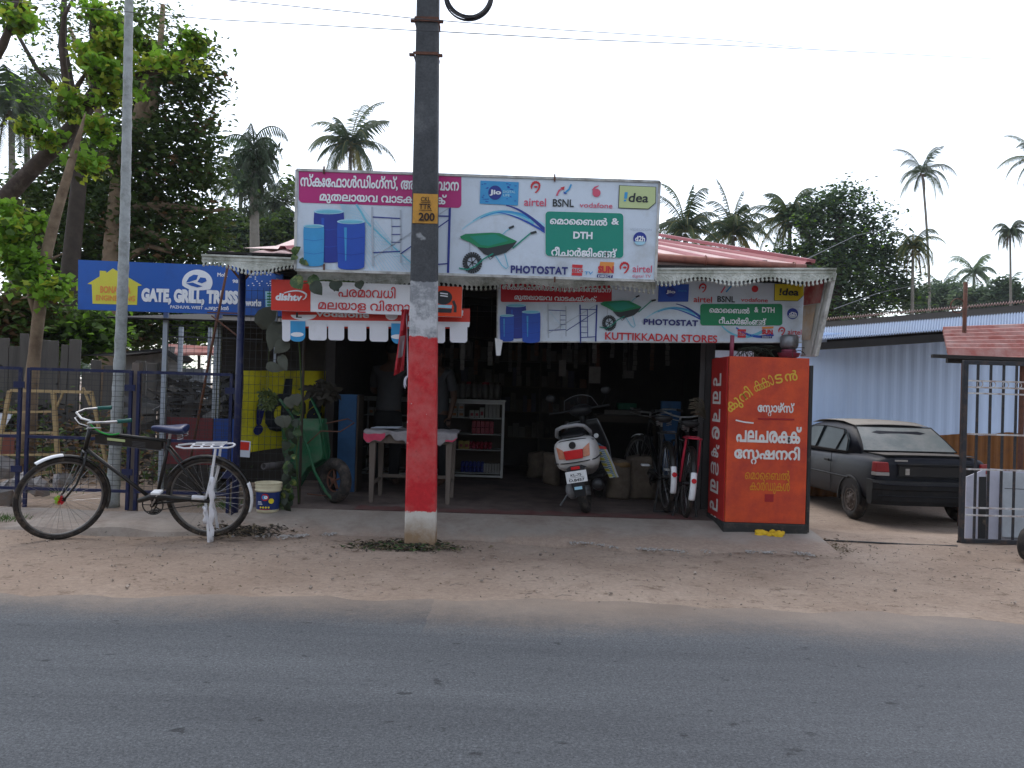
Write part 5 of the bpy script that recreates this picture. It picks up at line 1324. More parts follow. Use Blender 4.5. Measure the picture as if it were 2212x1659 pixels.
# ---- wheelbarrow stood on end
mk('barrow_green', (.012,.12,.05), .5, var=.2, scale=5, dirt=((.10,.09,.07),.4,5)); mk('barrow_rim', (.18,.17,.15), .7, dirt=((.1,.06,.04),.4,9))
dw = 8.15; wl = thing('wheelbarrow', 'green metal wheelbarrow stood upright with its rubber wheel at the bottom right', 'wheelbarrow', tuple(P(680,1080,dw).to_2d())+(Z0,))
pts = [cC(*p) for p in ((440,660),(560,640),(770,640),(800,900),(790,960),(640,1050),(570,1170),(520,1100),(450,900))]
mb = MB(); f0 = [P(x,y,dw+.12) for x,y in pts]; cen_ = sum(f0, Vector())/len(f0); f1 = [cen_+(p-cen_)*.72+Vector((.05,-.14,.0)) for p in f0]
mb.loft([[p+Vector((0,.15,0)) for p in f0], f0, f1]); mb.build('tray', 'barrow_green', wl, bevel=.012)
mb = MB(); mb.tube([p+Vector((0,.10,0)) for p in f0], .011, 6, closed=True); mb.build('rim_bar', 'barrow_green', wl, smooth=True)
mb = MB()
mb.tube([P(*cC(425,480),dw-.05),P(*cC(520,605),dw-.05),P(*cC(560,700),dw)], .014, 8); mb.tube([P(*cC(640,400),dw+.1),P(*cC(740,620),dw+.05),P(*cC(785,945),dw+.05)], .014, 8)
mb.tube([P(*cC(520,690),dw-.12),P(*cC(590,705),dw-.12),P(*cC(650,880),dw-.12),P(*cC(700,1050),dw-.1),P(*cC(790,1210),dw-.08),P(*cC(850,1275),dw-.06),P(*cC(905,1270),dw-.03)], .015, 8)
mb.build('handle_frame', 'barrow_green', wl, smooth=True)
mb = MB(); mb.tube([P(*cC(640,830),dw-.12),P(*cC(750,730),dw-.1),P(*cC(900,735),dw-.1),P(*cC(1010,665),dw-.1),P(*cC(960,635),dw-.1),P(*cC(790,670),dw-.1)], .007, 6); mb.tube([P(*cC(640,1220),dw-.1),P(*cC(820,1240),dw-.05)], .006, 6); mb.build('leg_brace', 'rust', wl, smooth=True)
wc = P(*cC(858,1092), dw-.02); WR = Matrix.Rotation(radians(-38),3,'Z'); rw = .23
wc.z = Z0+rw
mb = MB(); mb.torus(wc, rw-.058, .058, 'Y', 40, 12, M=WR); tw = mb.build('wheel', 'rubber', wl, smooth=True)
mb = MB(); mb.torus(wc, .118, .012, 'Y', 28, 8, M=WR)
for k in range(5): a = 2*pi*k/5+.3; mb.bar(wc, wc+WR@Vector((.10*cos(a),-.012,.10*sin(a))), .026,.012)
mb.ball(wc+WR@Vector((0,-.02,0)), (.03,.02,.03), 10); mb.build('rim', 'rust', tw)
mb = MB(); p = P(*cC(325,1000), 8.05); mb.tube([(p.x-.0,7.95,p.z),(p.x+.14,8.3,p.z)], .030, 14, caps=False); tag(mb.build('drain_pipe', 'plank', smooth=True, solid=.006), 'short grey pipe sticking out under the yellow tarpaulin', 'pipe')
# ---- yellow tarpaulin
mk('tarp', (.78,.70,.02), .55, var=.10, scale=5, dirt=((.32,.30,.05),.35,4), bump=.4, bscale=9)
tp = thing('yellow_tarpaulin', 'yellow plastic banner reading !dea tied as a screen behind the blue column', 'tarpaulin', tuple(P(620,985,8.4)))
A, B_, Cc, Dd = P(*cC(145,258),8.0), P(*cC(905,262),9.5), P(*cC(880,800),9.5), P(*cC(108,905),8.0)
def tpp(u, v, off=0):
    p = A.lerp(B_, u).lerp(Dd.lerp(Cc, u), v); n = (B_-A).cross(Dd-A).normalized()
    if n.y > 0: n = -n
    return p+n*(.02*sin(u*19)*(1-.3*v)+.012*sin(u*7+v*6)+off)
mb = MB(); grid(mb, tpp, 60, 24); mb.build('sheet', 'tarp', tp, smooth=True)
mb = MB()
for s_, u0, u1, v0, v1, mi in (('!',.10,.20,.34,.80,1),('d',.21,.42,.10,.78,0),('e',.42,.60,.36,.72,0),('a',.61,.76,.36,.70,0)):
    tr = text_tris(s_, .05); xs_ = [p[0] for f in tr for p in f]; ys_ = [p[1] for f in tr for p in f]; ax, bx, ay, by = min(xs_), max(xs_), min(ys_), max(ys_)
    for f in tr: mb.add([tpp(u0+(px-ax)/(bx-ax)*(u1-u0)+.03*(py-ay)/(by-ay), v1-(py-ay)/(by-ay)*(v1-v0), .016) for px, py in f], [list(range(len(f)))], mi)
mb.build('lettering', ['ink_black','ink_navy'], tp)
mb = MB(); p = P(*cC(150,870),7.9); mb.box((p.x,7.9,p.z),(.12,.01,.16),0,(0,.05,0)); mb.box((p.x,7.893,p.z+.03),(.10,.004,.08),1,(0,.05,0)); tag(mb.build('small_notice', ['paper_white','dish_red']), 'small red and white printed card tied low on the blue column', 'notice')
# ---- wire mesh bay beside the column
mk('wire_dark', (.05,.05,.055), .6, metal=.3)
mm = thing('mesh_screen', 'dark wire mesh screen between the blue column and the climbing plant', 'mesh screen', (P(580,1080,7.95).x,7.95,.12))
mb = MB(); x0, x1 = P(522,900,7.95).x, P(650,900,7.95).x
for k in range(26): z = .14+k*.085; mb.bar((x0,7.95,z),(x1,7.95,z),.004)
for k in range(11): x = x0+(x1-x0)*k/10; mb.bar((x,7.954,.12),(x,7.954,2.3),.003)
mb.build('mesh', 'wire_dark', mm)
mb = MB()
for px in (590,): x = P(px,900,8.0).x; mb.bar((x,8.0,1.5),(x,8.0,2.4),.022)
mb.build('post', 'gal', mm)
mb = MB(); x = P(652,900,8.0).x; mb.tube([(x,8.0,Z0),(x,8.0,2.45)], .014, 10); tag(mb.build('wooden_post', 'wood_dark', smooth=True), 'dark post that carries the climbing plant beside the wheelbarrow', 'post')
# leaning rusty rod behind the bicycle (goes up to the eave)
mb = MB(); mb.tube([P(410,1000,8.3),P(455,760,8.3),P(494,565,8.3)], .014, 8); tag(mb.build('leaning_rod', 'rust', smooth=True), 'long rusty rod leaning up to the eave beside the blue column', 'rod')
# ---- striped pennant on the pole
mk('penn_red', (.38,.02,.03), .8, var=.2); mk('penn_grey', (.40,.40,.42), .8)
mb = MB()
for (a, b_, mi) in (((0,.35),(0,1),0),((.35,.55),(.1,.75),1)): pass
TL, TR, BR, BL = P(868,668,7.0), P(884,668,7.0), P(872,800,7.0), P(851,812,7.0)
def pn(u, v): 
    p = TL.lerp(TR,u).lerp(BL.lerp(BR,u),v); return (p.x, 7.0+.03*sin(u*9+v*4), p.z)
for i in range(4):
    for j in range(12):
        u0,u1,v0,v1 = i/4,(i+1)/4,j/12,(j+1)/12; mb.add([pn(u0,v0),pn(u1,v0),pn(u1,v1),pn(u0,v1)],[(0,1,2,3)], 1 if (i in (1,2) and 4 < j < 9) else 0)
fl = mb.build('pennant', ['penn_red','penn_grey'], smooth=True); tag(fl, 'folded red and white pennant hanging against the left side of the pole', 'flag')
mb = MB(); p = P(878,818,7.0); mb.tube([P(878,668,7.02),P(881,812,7.0)], .006, 6); 
for k in range(5): mb.tube(bez(P(881,812,7),P(872+wob(4),820,6.98),P(868+rnd.random()*14,830+rnd.random()*10,6.98),5), [.008,.008,.007,.006,.004,.003], 5)
mb.build('string', 'paper_white', fl)

# ================================================================ LEAVES
mk('pothos', (.035,.08,.02), .45, var=.35, scale=12, dirt=((.42,.42,.10),.32,18), transl=.15)
mk('pothos_dark', (.022,.033,.016), .5, var=.35, scale=12, transl=.1); mk('leaf_dusty', (.07,.075,.055), .7, var=.25, scale=8)
def bigleaf(mb, base, tip, w_, mi=0, nrm=Vector((0,-1,0)), fold=.15, ang=None):
    base = Vector(base); tip = Vector(tip); ax_ = tip-base; L_ = ax_.length; ax_.normalize(); sd = ax_.cross(nrm).normalized(); up = sd.cross(ax_)
    prof = [(-.06,.0),(-.08,.28),(.10,.47),(.35,.50),(.6,.38),(.82,.18),(1,0)]
    mid = [base+ax_*L_*t+up*.06*L_*sin(pi*max(0,t)) for t, _ in prof]
    Lf = [m_+sd*w_*b_+up*(-fold*w_*b_) for m_, (t, b_) in zip(mid, prof)]; Rt = [m_-sd*w_*b_+up*(-fold*w_*b_) for m_, (t, b_) in zip(mid, prof)]
    n = len(prof); mb.add(mid+Lf+Rt, [(i,i+1,n+i+1,n+i) for i in range(n-1)]+[(i+1,i,2*n+i,2*n+i+1) for i in range(n-1)], mi)
cp_ = thing('climbing_plant', 'variegated creeper climbing a dark post from the ground up to the eave', 'plant', tuple(P(648,1080,7.9).to_2d())+(Z0,))
mb = MB(); mb.tube([P(645,1085,7.85),P(640,980,7.85),P(652,880,7.9),P(648,760,7.9),P(640,680,7.75),P(655,610,7.3)], .008, 6)
mb.tube([P(655,612,7.25),P(700,605,7.2),P(780,610,7.2)], .006, 6); mb.build('stem', 'weed', cp_, smooth=True)
mb = MB()
for (px, py, dx, dy, w_, d_, mi) in ((635,600,18,26,.13,7.1,0),(672,598,18,30,.11,7.1,0),(676,612,20,26,.12,7.05,1),(718,608,14,22,.10,7.12,1),(728,606,-6,24,.11,7.1,1),(775,608,4,18,.09,7.12,1),(648,560,20,14,.06,7.05,0),(632,545,18,-12,.07,7.02,0),
      (640,552,-12,10,.06,7.02,0),(600,700,-18,60,.17,7.6,2),(618,738,-26,26,.14,7.5,2),(590,735,22,-10,.14,7.6,2),(606,770,14,32,.10,7.55,2),(578,790,38,10,.10,7.6,2),(560,700,40,-40,.2,7.7,2)):
    bigleaf(mb, P(px,py,d_), P(px+dx,py+dy,d_-.03), w_, mi)
mb.build('large_leaves', ['pothos','pothos_dark','leaf_dusty'], cp_, smooth=True)
mb = MB()
for k in range(62):
    t = rnd.random()**.8; py = 870+220*t; px = 632-12*t+rnd.gauss(0,6); d_ = 7.85+wob(.12)-.1*t; L_ = rnd.uniform(.05,.11); a = rnd.uniform(-2.6,-.5)
    b0 = P(px,py,d_); bigleaf(mb, b0, b0+Vector((L_*cos(a),wob(.04),L_*sin(a))), L_*.9, 0 if rnd.random() < .35 else 1, Vector((wob(.5),-1,wob(.6))).normalized())
for k in range(4):
    px, py = cC(*[(500,490),(545,470),(430,640),(470,640),(480,800),(500,600),(540,940),(560,1250),(480,1180)][k]); b0 = P(px,py-6,7.7); bigleaf(mb, b0, b0+Vector((wob(.06),0,-.11)), .12, 2 if k < 7 else 0, Vector((wob(.4),-1,.2)).normalized())
mb.build('leaves', ['pothos','pothos_dark','leaf_dusty'], cp_, smooth=True)
mk('basil', (.06,.085,.02), .7, var=.4, scale=14)
def bunch(name, lab, px, py, rx_, rz_, d_, n, mt, L0=.05):
    mb = MB(); c0 = P(px,py,d_)
    for k in range(n):
        a = rnd.random()*6.28; r_ = sqrt(rnd.random()); b0 = c0+Vector((rx_*r_*cos(a), wob(rx_*.6), rz_*r_*sin(a))); L_ = L0*rnd.uniform(.5,1.2)
        v = Vector((wob(1),wob(.6),-rnd.random()*1.2+.2)).normalized()*L_; s_ = v.cross(Vector((wob(1),-1,wob(1)))).normalized()*L_*.22
        mb.add([b0,b0+v*.5+s_,b0+v,b0+v*.5-s_], [(0,1,2,3)])
    mb.tube([c0+Vector((0,0,rz_)),(c0.x,c0.y,c0.z+.5)], .003, 4); tag(mb.build(name, mt), lab, 'plant')
bunch('hanging_plant', 'small leafy green plant hanging before the yellow tarpaulin', 578,862,.08,.10,7.8,260,'basil')
bunch('hanging_plant', 'dark dried plant bunch hanging over the right of the yellow tarpaulin', 700,840,.14,.09,8.2,170,'leaf_dark',.12)

# ================================================================ PEOPLE
mk('skin', (.09,.048,.032), .6, var=.08); mk('shirt_grey', (.075,.075,.08), .9, var=.12, scale=14, bump=.2); mk('trouser_dark', (.015,.015,.017), .9); mk('hair', (.008,.007,.007), .7, var=.3); mk('shirt_pale', (.07,.073,.08), .9, var=.12, scale=14)  # shirts coloured darker to carry the shade inside the shop
def skin_mesh(name, verts, edges, radii, mt, parent, root=0, sub=2):
    me = bpy.data.meshes.new(name); me.from_pydata([tuple(v) for v in verts], edges, []); me.materials.append(K[mt])
    o = bpy.data.objects.new(name, me); link(o, parent)
    s_ = o.modifiers.new('k','SKIN'); s_.use_smooth_shade = True
    for i, r_ in enumerate(radii):
        r_ = r_ if isinstance(r_, tuple) else (r_, r_); me.skin_vertices[0].data[i].radius = r_; me.skin_vertices[0].data[i].use_root = (i == root)
    u = o.modifiers.new('u','SUBSURF'); u.levels = sub; u.render_levels = sub
    # bake modifiers into a plain continuous mesh
    bpy.context.view_layer.update(); dg = bpy.context.evaluated_depsgraph_get(); me2 = bpy.data.meshes.new_from_object(o.evaluated_get(dg)); o.modifiers.clear(); o.data = me2
    for p_ in me2.polygons: p_.use_smooth = True
    if not me2.materials: me2.materials.append(K[mt])
    return o
def person(label, loc, rotz, shirt, legs=(.0,.0), arms='forward', lean=.12, scale=1.0):
    """facing local +y; origin at the feet"""
    root = thing('person', label, 'person', loc, None, local=True, rot=(0,0,rotz)); root.scale = (scale,)*3
    L_ = lean
    V = [(0,0,.93),(0,L_*.3,1.08),(0,L_*.7,1.25),(0,L_,1.40),(0,L_+.01,1.50),(0,L_+.03,1.56),(0,L_+.03,1.63),(0,L_+.03,1.70)]
    E = [(i,i+1) for i in range(7)]; Rr = [(.155,.11),(.135,.10),(.155,.11),(.16,.10),(.058,.058),(.062,.072),(.075,.092),(.055,.07)]
    def add(pts, rr, src):
        k = len(V); V.extend(pts); Rr.extend(rr); E.append((src,k)); E.extend((k+i,k+i+1) for i in range(len(pts)-1)); return k+len(pts)-1
    hands = {}
    for s_ in (-1,1):
        add([(s_*.095,0,.86),(s_*.10,.01,.50),(s_*.10,-.02,.12),(s_*.105,.03,.05),(s_*.11,.14,.03)], [.088,.060,.042,.042,.034], 0)
        if arms == 'forward' or (arms == 'mixed' and s_ > 0):
            el = (s_*.25,L_+.05,1.14); wr = (s_*.17,L_+.28,1.12)
        else: el = (s_*.25,L_-.03,1.12); wr = (s_*.25,L_+.06,.88)
        h = add([(s_*.185,L_-.0,1.40), el, wr], [.055,.042,.028], 3)
        w0 = Vector(wr); dr = (Vector(wr)-Vector(el)).normalized(); pm = w0+dr*.05; p_ = add([tuple(pm)], [(.032,.018)], h)
        hands[s_] = (pm, dr)
    body = skin_mesh('body', V, E, Rr, 'skin', root)
    # fingers rooted in the palm
    for s_ in (-1,1):
        pm, dr = hands[s_]; side = dr.cross(Vector((0,0,1)))
        side = side.normalized() if side.length > .2 else Vector((1,0,0)); up_ = side.cross(dr)
        mb = MB()
        for k, (o_, ln) in enumerate(((-.024,.062),(-.008,.075),(.008,.070),(.022,.055))):
            a = pm+dr*.02+side*o_; b_ = a+dr*ln*.55; c_ = b_+(dr*.6-up_*.8*(1 if up_.z > 0 else -1)).normalized()*ln*.5; mb.tube([a,b_,c_], [.009,.0085,.007], 6)
        a = pm-dr*.02+side*(-.028*s_); mb.tube([a, a+side*(-.03*s_)+dr*.03, a+side*(-.032*s_)+dr*.055], [.011,.010,.008], 6)
        mb.build('hand_fingers', 'skin', root, smooth=True)
    # shirt with short sleeves
    V2 = [(0,L_*.05,.86),(0,L_*.15,.98),(0,L_*.4,1.10),(0,L_*.75,1.27),(0,L_,1.41),(0,L_+.005,1.475)]; E2 = [(i,i+1) for i in range(5)]; R2 = [(.178,.135),(.172,.13),(.165,.128),(.178,.13),(.165,.108),(.068,.066)]
    for s_ in (-1,1):
        k = len(V2); el = Vector((s_*.25,L_+(.05 if arms == 'forward' or (arms == 'mixed' and s_ > 0) else -.03),1.13)); shd = Vector((s_*.19,L_,1.405)); V2 += [tuple(shd), tuple(shd.lerp(el,.5)), tuple(shd.lerp(el,.85))]; R2 += [.072,.066,.064]; E2 += [(4,k),(k,k+1),(k+1,k+2)]
    skin_mesh('shirt', V2, E2, R2, shirt, root)
    V3 = [(0,0,.95),(0,0,.88)]; E3 = [(0,1)]; R3 = [(.165,.122),(.162,.122)]
    for s_ in (-1,1):
        k = len(V3); V3 += [(s_*.095,0,.80),(s_*.10,.008,.50),(s_*.10,-.02,.12),(s_*.10,-.015,.08)]; R3 += [.098,.080,.068,.066]; E3 += [(1,k),(k,k+1),(k+1,k+2),(k+2,k+3)]
    skin_mesh('trousers', V3, E3, R3, 'trouser_dark', root)
    hc = Vector((0,L_+.03,1.655)); mb = MB(); base = len(mb.v)
    mb.ball(hc+Vector((0,-.012,.022)), (.083,.098,.088), 18); mb.v = [(x,y,z) if z > 1.625-max(0,(-(y-hc.y))*.6) else (x*.92,(y-hc.y)*.92+hc.y,z+.02) for x,y,z in mb.v]; mb.v=[(x+wob(.003),min(y,hc.y+.055+ (z-1.66)*.2),z+wob(.004)) for x,y,z in mb.v]
    mb.build('hair', 'hair', root, smooth=True)
    mb = MB()
    for s_ in (-1,1): mb.ball(hc+Vector((s_*.078,-.0,-.02)), (.010,.018,.030), 8)
    mb.build('ears', 'skin', root, smooth=True)
    mb = MB(); mb.tube([hc+Vector((0,.082,.005)), hc+Vector((0,.108,-.03)), hc+Vector((0,.085,-.04))], [.009,.015,.010], 8); mb.build('nose', 'skin', root, smooth=True)
    mb = MB()
    for s_ in (-1,1): mb.ball(hc+Vector((s_*.032,.078,.005)), (.013,.010,.009), 8); mb.ball(hc+Vector((s_*.032,.086,.005)), (.006,.004,.006), 6, 1); mb.bar(hc+Vector((s_*.015,.088,.027)),hc+Vector((s_*.05,.078,.026)),.006,.005,1)
    mb.build('eyes', ['ink_white','hair'], root, smooth=True)
    mb = MB(); mb.tube([hc+Vector((-.025,.076,-.065)),hc+Vector((0,.088,-.064)),hc+Vector((.025,.076,-.065))], [.004,.008,.004], 6); mk('lip', (.16,.05,.045), .5); mb.build('mouth', 'lip', root, smooth=True)
    return root
p = P(838,900,9.75)
person('person in a grey short sleeved shirt and dark trousers seen from behind at the counter', (p.x,9.75,Z0), radians(-8), 'shirt_grey', lean=.10, scale=1.0)
p = P(945,900,9.9)
person('person in a pale shirt and dark trousers standing half hidden behind the pole', (p.x,9.9,Z0), radians(150), 'shirt_pale', arms='down', lean=.03, scale=.98)

# ================================================================ SCOOTER
mk('scoot_white', (.55,.54,.53), .3, var=.05, dirt=((.35,.31,.26),.2,9)); mk('scoot_grey', (.25,.25,.26), .4); mk('lens_red', (.55,.015,.02), .15, var=.15, scale=20); mk('lens_orange', (.50,.20,.12), .2, var=.3, scale=25); mk('scoot_black', (.015,.015,.017), .4); mk('plate_white', (.70,.71,.72), .5); mk('visor', (.05,.05,.055), .08, alpha=.35)
mk('mud_black', (.02,.02,.022), .7)
ps = P(1268,1103,7.98)
sc = thing('scooter', 'white scooter with red tail lamp parked facing into the dark shop on its side stand', 'scooter', (ps.x,7.98,Z0), local=True, rot=(0,0,0))
# local: +x forward, z up, lean to its left ; world matrix
R_sc = Matrix.Rotation(radians(90-12),4,'Z') @ Matrix.Rotation(radians(-11),4,'X')
sc.rotation_euler = R_sc.to_euler()
def sring(x, w_, zb_, zt2, pw=.75, n=20):
    out = []
    for k in range(n):
        a = 2*pi*k/n; c_, s_ = cos(a), sin(a)
        out.append((x, w_*math.copysign(abs(c_)**pw, c_), (zb_+zt2)/2+(zt2-zb_)/2*math.copysign(abs(s_)**pw, s_)))
    return out
mb = MB(); mb.torus((0,0,.22), .175, .047, 'Y', 40, 12); rwh = mb.build('rear_wheel', 'rubber', sc, smooth=True)
mb = MB(); mb.torus((0,0,.22), .125, .012, 'Y', 30, 6); mb.tube([(0,-.07,.22),(0,.07,.22)], .05, 12); mb.build('rim', 'steel', rwh, smooth=True)
mb = MB(); mb.torus((1.25,0,.22), .175, .047, 'Y', 40, 12); mb.build('front_wheel', 'rubber', sc, smooth=True)
mb = MB(); mb.loft([sring(-.25,.12,.52,.72,.5), sring(-.235,.165,.485,.74,.45), sring(-.17,.200,.45,.765,.5), sring(-.0,.22,.42,.775,.6), sring(.25,.20,.38,.77), sring(.45,.16,.34,.72), sring(.52,.12,.33,.60)])
mb.build('body_shell', 'scoot_white', sc, smooth=True)
mb = MB(); mb.loft([sring(-.17,.10,.765,.79), sring(-.05,.135,.76,.83), sring(.2,.14,.76,.845), sring(.45,.12,.74,.82), sring(.58,.07,.72,.78)]); mb.build('seat', 'scoot_black', sc, smooth=True)
mb = MB(); mb.tube([(.10,.155,.76),(-.06,.17,.80),(-.19,.135,.865),(-.215,.07,.885),(-.215,-.07,.885),(-.19,-.135,.865),(-.06,-.17,.80),(.10,-.155,.76)], [.016,.018,.019,.019,.019,.019,.018,.016], 10); mb.build('grab_rail', 'scoot_grey', sc, smooth=True)
mb = MB()   # tail lamp cluster
mb.loft([[(-.300+.035*abs(y)/.12, y, z) for y, z in ((-.085,.560),(.085,.560),(.095,.650),(-.095,.650))], [(-.22, y, z) for y, z in ((-.085,.560),(.085,.560),(.095,.650),(-.095,.650))]]); tl_ = mb.build('tail_light', 'lens_red', sc, bevel=.008)
for s_ in (-1,1):
    mb = MB(); mb.loft([[(-.272, s_*.088, .570),(-.252, s_*.152, .575),(-.240, s_*.165, .70),(-.262, s_*.098, .655)], [(-.2, s_*.088, .570),(-.16, s_*.150, .575),(-.14, s_*.168, .70),(-.19, s_*.098, .655)]]); mb.build('indicator', 'lens_orange', sc, bevel=.006)
mb = MB(); mb.tube([(-.268,-.0,.695),(-.235,0,.698)], .034, 18); mb.build('lock_cap', 'scoot_black', sc)
mb = MB(); mb.tube([(-.13,.215,.545),(-.20,.195,.535),(-.258,.11,.53),(-.268,0,.528),(-.258,-.11,.53),(-.20,-.195,.535),(-.13,-.215,.545),(.15,-.228,.56)], .006, 6); mb.tube([(-.12,.20,.72),(-.215,.12,.745),(-.235,0,.752),(-.215,-.12,.745),(-.12,-.20,.72)], .005, 6); mb.build('trim_strip', 'scoot_black', sc, smooth=True)
mb = MB(); mb.loft([[(-.225,y,z) for y,z in ((-.10,.47),(.10,.47),(.06,.50),(-.06,.50))], [(-.30,y,z) for y,z in ((-.085,.46),(.085,.46),(.055,.49),(-.055,.49))], [(-.31,y,z) for y,z in ((-.06,.30),(.06,.30),(.05,.31),(-.05,.31))], [(-.285,y,z) for y,z in ((-.04,.20),(.04,.20),(.035,.21),(-.035,.21))]]); 
mb.plate([(-.285,-.085,.47),(-.285,.085,.47),(-.285,.05,.20),(-.285,-.05,.20)], (.02,0,0)); mb.build('plate_holder', 'mud_black', sc)
mb = MB(); mb.box((-.302,0,.478),(.012,.085,.028)); mb.build('reflector', 'lens_red', sc, bevel=.003)
mb = MB(); mb.box((-.318,.0,.395),(.004,.205,.112)); npl = mb.build('number_plate', 'plate_white', sc, bevel=.004)
def tX(mb, s_, y0, y1, z0, z1, x, bold, mi=0):
    tr = text_tris(s_, bold); xs_ = [p[0] for f in tr for p in f]; ys_ = [p[1] for f in tr for p in f]; ax, bx, ay, by = min(xs_), max(xs_), min(ys_), max(ys_)
    for f in tr: mb.add([(x, y0+(px-ax)/(bx-ax)*(y1-y0), z0+(py-ay)/(by-ay)*(z1-z0)) for px, py in f], [list(range(len(f)))], mi)
mb = MB(); tX(mb, 'KL-75', .055,-.05,.400,.425, -.3205,.03); tX(mb, 'D.8457', .075,-.075,.350,.378,-.3205,.03); mb.box((-.3205,0,.390),(.001,.15,.003)); mb.build('plate_lettering', 'ink_black', npl)
mb = MB(); mb.box((-.315,0,.285),(.006,.075,.028)); mb.build('sticker', 'ink_pale', sc)
mb = MB(); mb.tube([(.15,-.15,.25),(-.05,-.17,.26),(-.18,-.175,.285),(-.28,-.175,.30)], [.03,.055,.06,.045], 12); mb.build('exhaust', 'scoot_black', sc, smooth=True)
mb = MB(); mb.ball((.12,.12,.24), (.20,.07,.10), 12); mb.build('engine_case', 'scoot_grey', sc, smooth=True)
mb = MB(); mb.box((.75,0,.30),(.45,.34,.05)); mb.build('floorboard', 'scoot_black', sc, bevel=.02)
mb = MB()
def apr_(u, v):
    a = (u-.5)*2; z = .28+.62*v; w_ = .22*(1-.25*max(0,v-.5)*2)+.02*sin(v*pi); return (1.02-.13*v-.07*(a*a), a*w_, z)
grid(mb, apr_, 12, 10); mb.build('leg_shield', 'scoot_black', sc, smooth=True, solid=.025)
mb = MB(); mb.tube([apr_(1,k/10) for k in range(11)]+[apr_(1-k/10,1) for k in range(1,11)]+[apr_(0,1-k/10) for k in range(1,11)], .007, 6); mb.build('shield_edge', 'steel', sc, smooth=True)
mb = MB(); mb.tube([(.80,-.10,.70),(.80+.012,-.10,.70)], .026, 16); mb.v = [(x-.03,y-.03,z+.02) for x,y,z in mb.v]; mb.torus((.77,-.13,.72), .018,.004,'X',16,5) ; mb.build('round_badge', 'plate_white', sc)
mb = MB(); mb.tube([(.88,0,.85),(.84,0,1.0)], .03, 10); mb.ball((.84,0,1.02), (.10,.13,.07), 12); mb.build('headset', 'scoot_black', sc, smooth=True)
mb = MB(); mb.tube([(.72,.33,1.03),(.80,.20,1.03),(.84,0,1.03),(.80,-.20,1.03),(.72,-.33,1.03)], .013, 8); hb_ = mb.build('handlebar', 'scoot_black', sc, smooth=True)
mb = MB()
def vis(u, v):
    a = (u-.5)*2; return (.98-.18*v-.06*a*a, a*(.20-.05*v), 1.02+.17*v*(1-.25*a*a))
grid(mb, vis, 12, 8); mb.build('visor', 'visor', sc, smooth=True, solid=.003)
mb = MB(); mb.tube([vis(0,k/8) for k in range(9)]+[vis(k/12,1) for k in range(1,13)]+[vis(1,1-k/8) for k in range(1,9)], .004, 5); mb.build('visor_edge', 'steel', sc, smooth=True)
for s_ in (-1,1):
    mb = MB(); mb.tube([(.78,s_*.24,1.03),(.80,s_*.30,1.12),(.80,s_*.31,1.16)], .005, 6); mb.ball((.80,s_*.31,1.20), (.015,.055,.045), 12); mb.build('mirror', 'scoot_black', hb_, smooth=True)
mb = MB(); mb.tube([(.25,.14,.25),(.28,.30,.075)], .010, 8); mb.build('side_stand', 'steel', sc)
# striped bag hanging at its right side
bag_l = [cS(*p) for p in ((570,700),(690,740),(825,1020),(830,1050),(740,1040),(660,890),(575,760))]
mk('bag_base', (.42,.44,.46), .7); mk('bag_blue', (.06,.16,.24), .7); mk('bag_yellow', (.45,.42,.05), .7); mk('bag_red', (.5,.04,.04), .7)
db = 8.12; mb = MB()
def bgp(u, v):
    a = Vector(cS(575,715)).lerp(Vector(cS(735,1050)), v); b_ = Vector(cS(690,735)).lerp(Vector(cS(828,1040)), v)
    q = a.lerp(b_, u); p_ = P(q.x, q.y, db); return (p_.x, db-.05*sin(pi*u)*sin(pi*min(1,v+.15)), p_.z)
NB = 34
for j in range(NB):
    for i in range(10):
        u0, u1, v0, v1 = i/10,(i+1)/10,j/NB,(j+1)/NB
        mi = 0 if j % 2 == 0 else 1
        if i < 4: mi = (2 if (j//3) % 2 == 0 else (0 if j % 2 else 1))
        elif i == 7: mi = 2
        elif i >= 8: mi = 0
        if j < 3 and i > 3: mi = 3
        mb.add([bgp(u0,v0),bgp(u1,v0),bgp(u1,v1),bgp(u0,v1)], [(0,1,2,3)], mi)
bg_ = mb.build('striped_bag', ['bag_base','bag_blue','bag_yellow','bag_red'], smooth=True, solid=.02); tag(bg_, 'striped woven bag hanging from the right side of the white scooter', 'bag')
mb = MB(); mb.tube([P(*cS(575,640),db-.1),P(*cS(560,690),db-.05),P(*cS(600,730),db)], .006, 6); mb.tube([P(*cS(560,650),db-.1),P(*cS(600,690),db-.05),P(*cS(680,735),db)], .006, 6); mb.build('strap', 'bag_blue', bg_)
# ================================================================ RIGHT SIDE : SHED, CAR, GATE
def cT(x, y): return (1674.1+x*.3581, 648+y*.3581)
mk('shed_blue', (.58,.72,.96), .5, var=.07, scale=1.2, dirt=((.45,.56,.75),.2,2.2), streak=True); mk('shed_brown', (.22,.085,.02), .8, var=.25, scale=3, dirt=((.10,.04,.02),.3,3)); mk('shed_roof', (.27,.34,.46), .45, metal=.2, var=.08, dirt=((.25,.27,.3),.3,2)); mk('red_roof', (.30,.085,.065), .65, var=.2, scale=3, dirt=((.42,.27,.24),.55,2.5)); mk('roof_rust', (.20,.11,.095), .7, var=.2, dirt=((.2,.1,.08),.3,3))
ds = 14.2; ZY = -.36
shed = thing('blue_shed', 'long pale blue corrugated sheet shed with brown base beyond the parked car', 'shed', (P(1980,900,ds).x,ds,ZY))
x0, x1 = P(1700,800,ds).x, 10.9
zt_w = P(1900,752,ds).z+.25; zb_w = P(1800,933,ds).z
